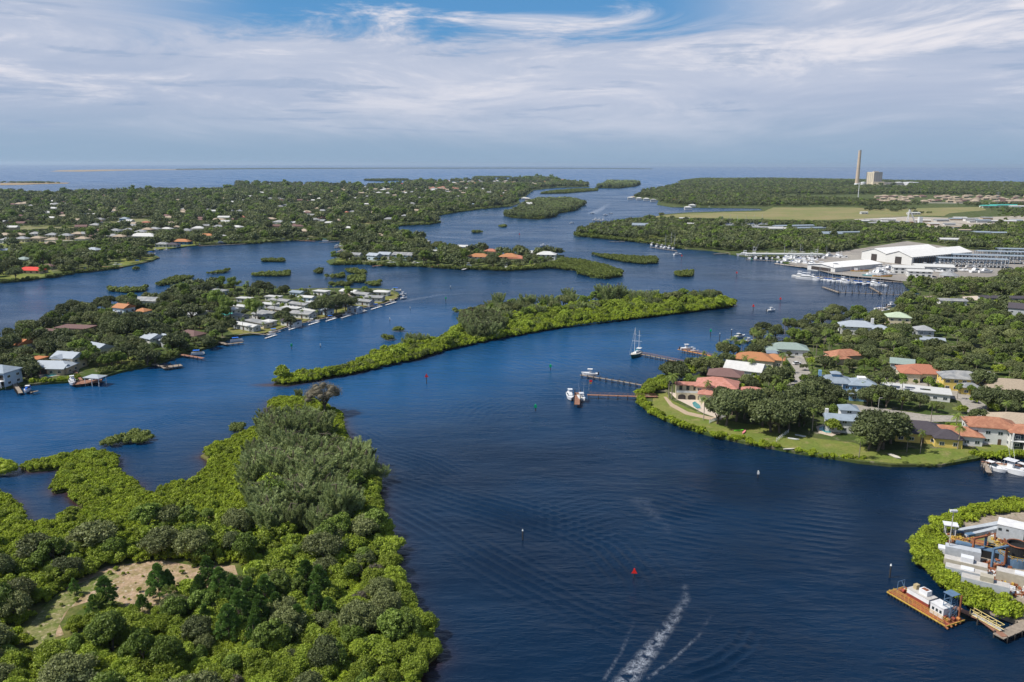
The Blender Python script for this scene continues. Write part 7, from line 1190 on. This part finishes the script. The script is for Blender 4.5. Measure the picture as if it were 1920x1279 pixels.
plant('point mangroves', px_poly([(1000,500),(1040,493),(1055,486),(1095,490),(1135,499),(1168,510),(1166,517),(1135,522),(1107,519),(1083,513),(1080,507),(1035,502)]), 2.6, {'mangd': 1}, 72, (.9, 1.2), z=.6, honour=False)
plant('far suburb tall', px_poly([(0,500),(130,495),(220,470),(120,455),(0,470)]), 13, {'tall': 1}, 73, (.75, 1), z=1)
# industrial bank
fringe('yard mangroves', [(1712,1022),(1722,1056),(1742,1082),(1772,1107),(1805,1137),(1850,1153)], 5.5, 1.35, 'mang', 81, (.65, 1.05), z=.5, inset=-.8); fringe('yard mangroves', [(1850,1150),(1885,1162),(1905,1168)], 5, 1.35, 'mang', 84, (.7, 1.0), z=.5)
plant('yard mangroves', px_poly([(1925,946),(1895,948),(1845,957),(1800,964),(1745,984),(1728,1004),(1714,1022),(1735,1050),(1762,1045),(1768,1010),(1800,985),(1850,968),(1925,962)], .5), 1.5, {'mang': 1}, 82, (.6, 1.1), z=.5)
plant('yard mangroves', px_poly([(1738,1055),(1775,1060),(1790,1085),(1840,1110),(1880,1130),(1905,1145),(1900,1165),(1850,1150),(1800,1125),(1765,1095)], .5), 1.6, {'mang': 1}, 83, (.85, 1.3), z=.5)
fringe('island fringe', [(513,721),(585,716),(670,700),(780,675),(840,656),(920,639),(1040,617),(1196,598),(1332,581),(1376,574)], 3, 1.6, 'mang', 85, (.7, 1.1), inset=-.4)
fringe('near bank fringe', [(700,874),(701,896),(712,920),(707,937),(716,959),(712,982),(725,998),(744,1032),(734,1062),(757,1107),(755,1130),(781,1157),(808,1210),(820,1232),(794,1254),(788,1279)][::-1], 2.5, 1.1, 'bush', 86, (.42, .62), inset=.3)
# ---------------------------------------------------------------- things near and far
WORDS = {'oak': ('live_oak', 'live oak', 'tree', 'grey-green live oak'), 'oakd': ('dark_oak', 'dark oak', 'tree', 'dark round-headed oak'), 'grn': ('leafy_tree', 'bright leafy tree', 'tree', 'bright leafy tree'), 'tall': ('tall_pine', 'tall flat-topped pine', 'tree', 'flat-crowned pine'),
         'mang': ('mangrove_bush', 'bright mangrove bush', 'bush', 'bright mangrove bush'), 'mangd': ('mangrove_bush', 'mangrove bush', 'bush', 'dull mangrove bush'), 'bush': ('shrub', 'dense green shrub', 'shrub', 'dense green shrub'), 'pine': ('slash_pine', 'slash pine', 'tree', 'tufted slash pine'),
         'cas': ('casuarina_tree', 'feathery casuarina', 'tree', 'feathery casuarina'), 'bare': ('twiggy_tree', 'twiggy tree', 'tree', 'twiggy tree'), 'palm': ('palm_tree', 'palm', 'palm', 'feather palm'), 'fan': ('fan_palm', 'fan palm', 'palm', 'low fan palm')}
def where(x, y, skip=None):
    best = None; bd = 1e9; r0 = math.hypot(x, y)
    for nm, lx, ly in LANDMARK:
        if nm == skip: continue
        d = math.hypot(x-lx, y-ly)
        if d < bd: bd = d; best = (nm, lx, ly)
    nm, lx, ly = best; lat = (x/r0-lx/math.hypot(lx, ly))*r0; dep = r0-math.hypot(lx, ly)
    if abs(lat) > abs(dep)*.8: return ('left of ' if lat < 0 else 'right of ')+nm
    return ('behind ' if dep > 0 else 'in front of ')+nm
finish_far_labels()
# what a person could count: the trees that show largest, 300 of a kind at most
lab_used = {}; stuff = {}
def size_word(s): return 'small' if s < .68 else ('tall' if s > .98 else 'mid-sized')
LIM = {'mang': 0, 'mangd': 0}
bykind = {}
for i, t in enumerate(TREES): bykind.setdefault(t[1], []).append(i)
singles = set()
for k, ids in bykind.items():
    vis = [i for i in ids if abs(TREES[i][2]) < TREES[i][3]*.66+6 and TREES[i][3] > 95]
    vis.sort(key=lambda i: (len(TREES[i]) < 10, TREES[i][3]/max(TREES[i][5], .3))); singles |= set(vis[:LIM.get(k, 290)])
made = {}
for i, t in enumerate(TREES):
    zone, k, x, y, z, s, rot, var, wd = t[:9]; dist = math.hypot(x, y); lod = 0 if dist < 215 else (1 if dist < 620 else 2)
    if k in ('mang', 'bush') and lod == 0 and dist > 185: lod = 1
    if i in singles:
        lod = min(lod, 1); crown, tr, h, R_ = model(k, var, lod); nm, _, cat, desc = WORDS[k]
        o = empty(nm, (x, y, z), rot); o['category'] = cat
        lb = t[9] if len(t) > 9 and t[9] else None
        if not lb:
            w = where(x, y); lb = '%s %s %s' % (size_word(s), desc, w)
        o['label'] = lb; made.setdefault(lb, []).append(o)
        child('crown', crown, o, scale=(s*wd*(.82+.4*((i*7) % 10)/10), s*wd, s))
        if tr: child('trunk', tr, o, scale=(s, s, s))
    else: stuff.setdefault((zone, k, lod), []).append((x, y, z, rot, s, wd, var))
for lb, os_ in made.items():
    if len(os_) < 2: continue
    os_.sort(key=lambda o: o.location.x/o.location.y)
    for i, o in enumerate(os_):
        o['group'] = lb
        if len(os_) <= 28: o['label'] = lb+', %s from left' % ORD[i]
def gn_tree(coll):
    g = bpy.data.node_groups.new('planting', 'GeometryNodeTree'); g.interface.new_socket('Geometry', in_out='INPUT', socket_type='NodeSocketGeometry'); g.interface.new_socket('Geometry', in_out='OUTPUT', socket_type='NodeSocketGeometry')
    N = g.nodes; L = g.links; i = N.new('NodeGroupInput'); o = N.new('NodeGroupOutput'); p = N.new('GeometryNodeInstanceOnPoints'); c = N.new('GeometryNodeCollectionInfo'); c.inputs[0].default_value = coll; c.inputs['Separate Children'].default_value = True; c.inputs['Reset Children'].default_value = True
    def at(n, t):
        a = N.new('GeometryNodeInputNamedAttribute'); a.data_type = t; a.inputs['Name'].default_value = n; return a.outputs[0]
    p.inputs['Pick Instance'].default_value = True; L.new(i.outputs[0], p.inputs['Points']); L.new(c.outputs[0], p.inputs['Instance']); L.new(at('idx', 'INT'), p.inputs['Instance Index'])
    cb = N.new('ShaderNodeCombineXYZ'); L.new(at('rot', 'FLOAT'), cb.inputs[2]); L.new(cb.outputs[0], p.inputs['Rotation']); L.new(at('scl', 'FLOAT_VECTOR'), p.inputs['Scale']); L.new(p.outputs[0], o.inputs[0]); return g
GN = {}
def stuff_obj(name, k, lod, rows):
    if (k, lod) not in GN:
        cl = bpy.data.collections.new('%s models %d' % (k, lod))
        for v in range(3): cl.objects.link(bpy.data.objects.new('%s_model_%d_%d' % (k, lod, v), model(k, v, lod)[0]))
        GN[(k, lod)] = gn_tree(cl)
    a = np.array(rows); me = bpy.data.meshes.new(name); me.vertices.add(len(a)); me.vertices.foreach_set('co', a[:, :3].astype(np.float32).ravel())
    me.attributes.new('rot', 'FLOAT', 'POINT').data.foreach_set('value', a[:, 3].astype(np.float32)); me.attributes.new('idx', 'INT', 'POINT').data.foreach_set('value', a[:, 6].astype(np.int32))
    me.attributes.new('scl', 'FLOAT_VECTOR', 'POINT').data.foreach_set('vector', np.stack([a[:, 4]*a[:, 5], a[:, 4]*a[:, 5], a[:, 4]], 1).astype(np.float32).ravel())
    o = bpy.data.objects.new(name, me); COL.objects.link(o); md = o.modifiers.new('planting', 'NODES'); md.node_group = GN[(k, lod)]; o['kind'] = 'stuff'; return o
SN = {'mang': 'mangrove_thicket', 'mangd': 'mangrove_thicket', 'bush': 'undergrowth', 'palm': 'palm_grove', 'cas': 'casuarina_wood', 'fan': 'palmetto_scrub', 'pine': 'pine_wood'}
for (zone, k, lod), rows in stuff.items():
    o = stuff_obj(SN.get(k, 'woodland'), k, lod, rows); o['label'] = ('%s growing as one mass in the %s' % ({'mang': 'bright mangroves', 'mangd': 'dull mangroves'}.get(k, WORDS[k][1]+'s'), zone)); o['category'] = 'bushes' if k in ('mang', 'mangd', 'bush') else 'trees'
# islets: each one a thing, its thicket one mesh
for n, (pts, lb) in enumerate(ISLETS):
    poly = ground_poly(pts); P = np.array(poly); cx, cy = P.mean(0); d = math.hypot(cx, cy); near = d < 300; far = d > 1500
    st = 1.5 if near else (2.4 if d < 900 else (3.2 if not far else 14)); A = scatter(poly, st, .4, 300+n)
    if len(A) < 4: A = np.array([[cx+random.uniform(-1, 1)*2, cy+random.uniform(-1, 1)*2, 1] for _ in range(6)])
    lod = 0 if near else (1 if d < 700 else 2); cs = []; qs = []; ts = []; tot = 0; r = np.random.default_rng(400+n)
    for x, y, _ in A:
        me_k = ('ic', lod, int(r.integers(0, 3)))
        if me_k not in MODELS:
            c = Crown(me_k[2]*5+lod+50); C, rad = dome(me_k[2]+9, 1.9, 2.9, (11, 8, 5)[lod], .25, (.34, .55)); c.clumps(C, rad, (800, 320, 70)[lod], (.17, .28, .6)[lod], .6, .35, .5, .86, (2, 1, 1)[lod]); MODELS[me_k] = c.arrays()
        co, q, t = MODELS[me_k]; s = r.uniform(.75, 1.25)*(3 if far else 1.45 if near else 1); a = r.uniform(0, 6.28); rot = np.array([[np.cos(a), -np.sin(a), 0], [np.sin(a), np.cos(a), 0], [0, 0, 1]])
        cs.append((co*s)@rot.T+np.array([x-cx, y-cy, -.1])); qs.append(q+tot); ts.append(t); tot += len(co)
    co = np.concatenate(cs); q = np.concatenate(qs); tri = q[:, 2] == q[:, 3]; me = bpy.data.meshes.new('mangrove_islet'); fast_mesh(me, co, q[~tri], q[tri][:, :3]); me.materials.append(LM['mang' if near else 'mangd'])
    me.attributes.new('tint', 'FLOAT', 'POINT').data.foreach_set('value', np.concatenate(ts).astype(np.float32))
    o = bpy.data.objects.new('mangrove_islet', me); COL.objects.link(o); o.location = (cx, cy, 0); put(o, lb, 'islet', 'mangrove islets')
# barrier island woods, far
rows = [(x, y, .5, random.uniform(0, 6), random.uniform(2.2, 3.2), 2.4, random.randrange(3)) for pts in ([(330,318),(480,317),(700,316.1),(960,315.9),(1150,316.5),(1222,317.1),(1222,316.7),(1150,315.8),(960,315),(700,315.2),(480,316),(330,317.4)], [(0,343.5),(125,344),(60,342.6)], [(892,333),(960,333),(960,331.8),(890,331.8)]) for x, y, _ in scatter(ground_poly(pts), 55 if pts[0][1] < 330 else 22, .5, 77)]
stuff_obj('barrier_island_woods', 'mangd', 2, rows)['label'] = 'thin dark line of woods on the barrier islands under the horizon'
# ---------------------------------------------------------------- haze
def haze():
    o = MB().box(-62000, -62000, -4, 62000, 62000, 170).build('haze', None); o.data.materials.clear()
    m = bpy.data.materials.new('coastal haze'); m.use_nodes = True; nt = m.node_tree; nt.nodes.clear(); v = nt.nodes.new('ShaderNodeVolumePrincipled'); out = nt.nodes.new('ShaderNodeOutputMaterial')
    v.inputs['Color'].default_value = (.60, .76, .94, 1); v.inputs['Density'].default_value = HAZE; v.inputs['Anisotropy'].default_value = 0.2; nt.links.new(v.outputs[0], out.inputs['Volume'])
    o.data.materials.append(m); o['kind'] = 'stuff'
HAZE = 2.6e-5
haze()
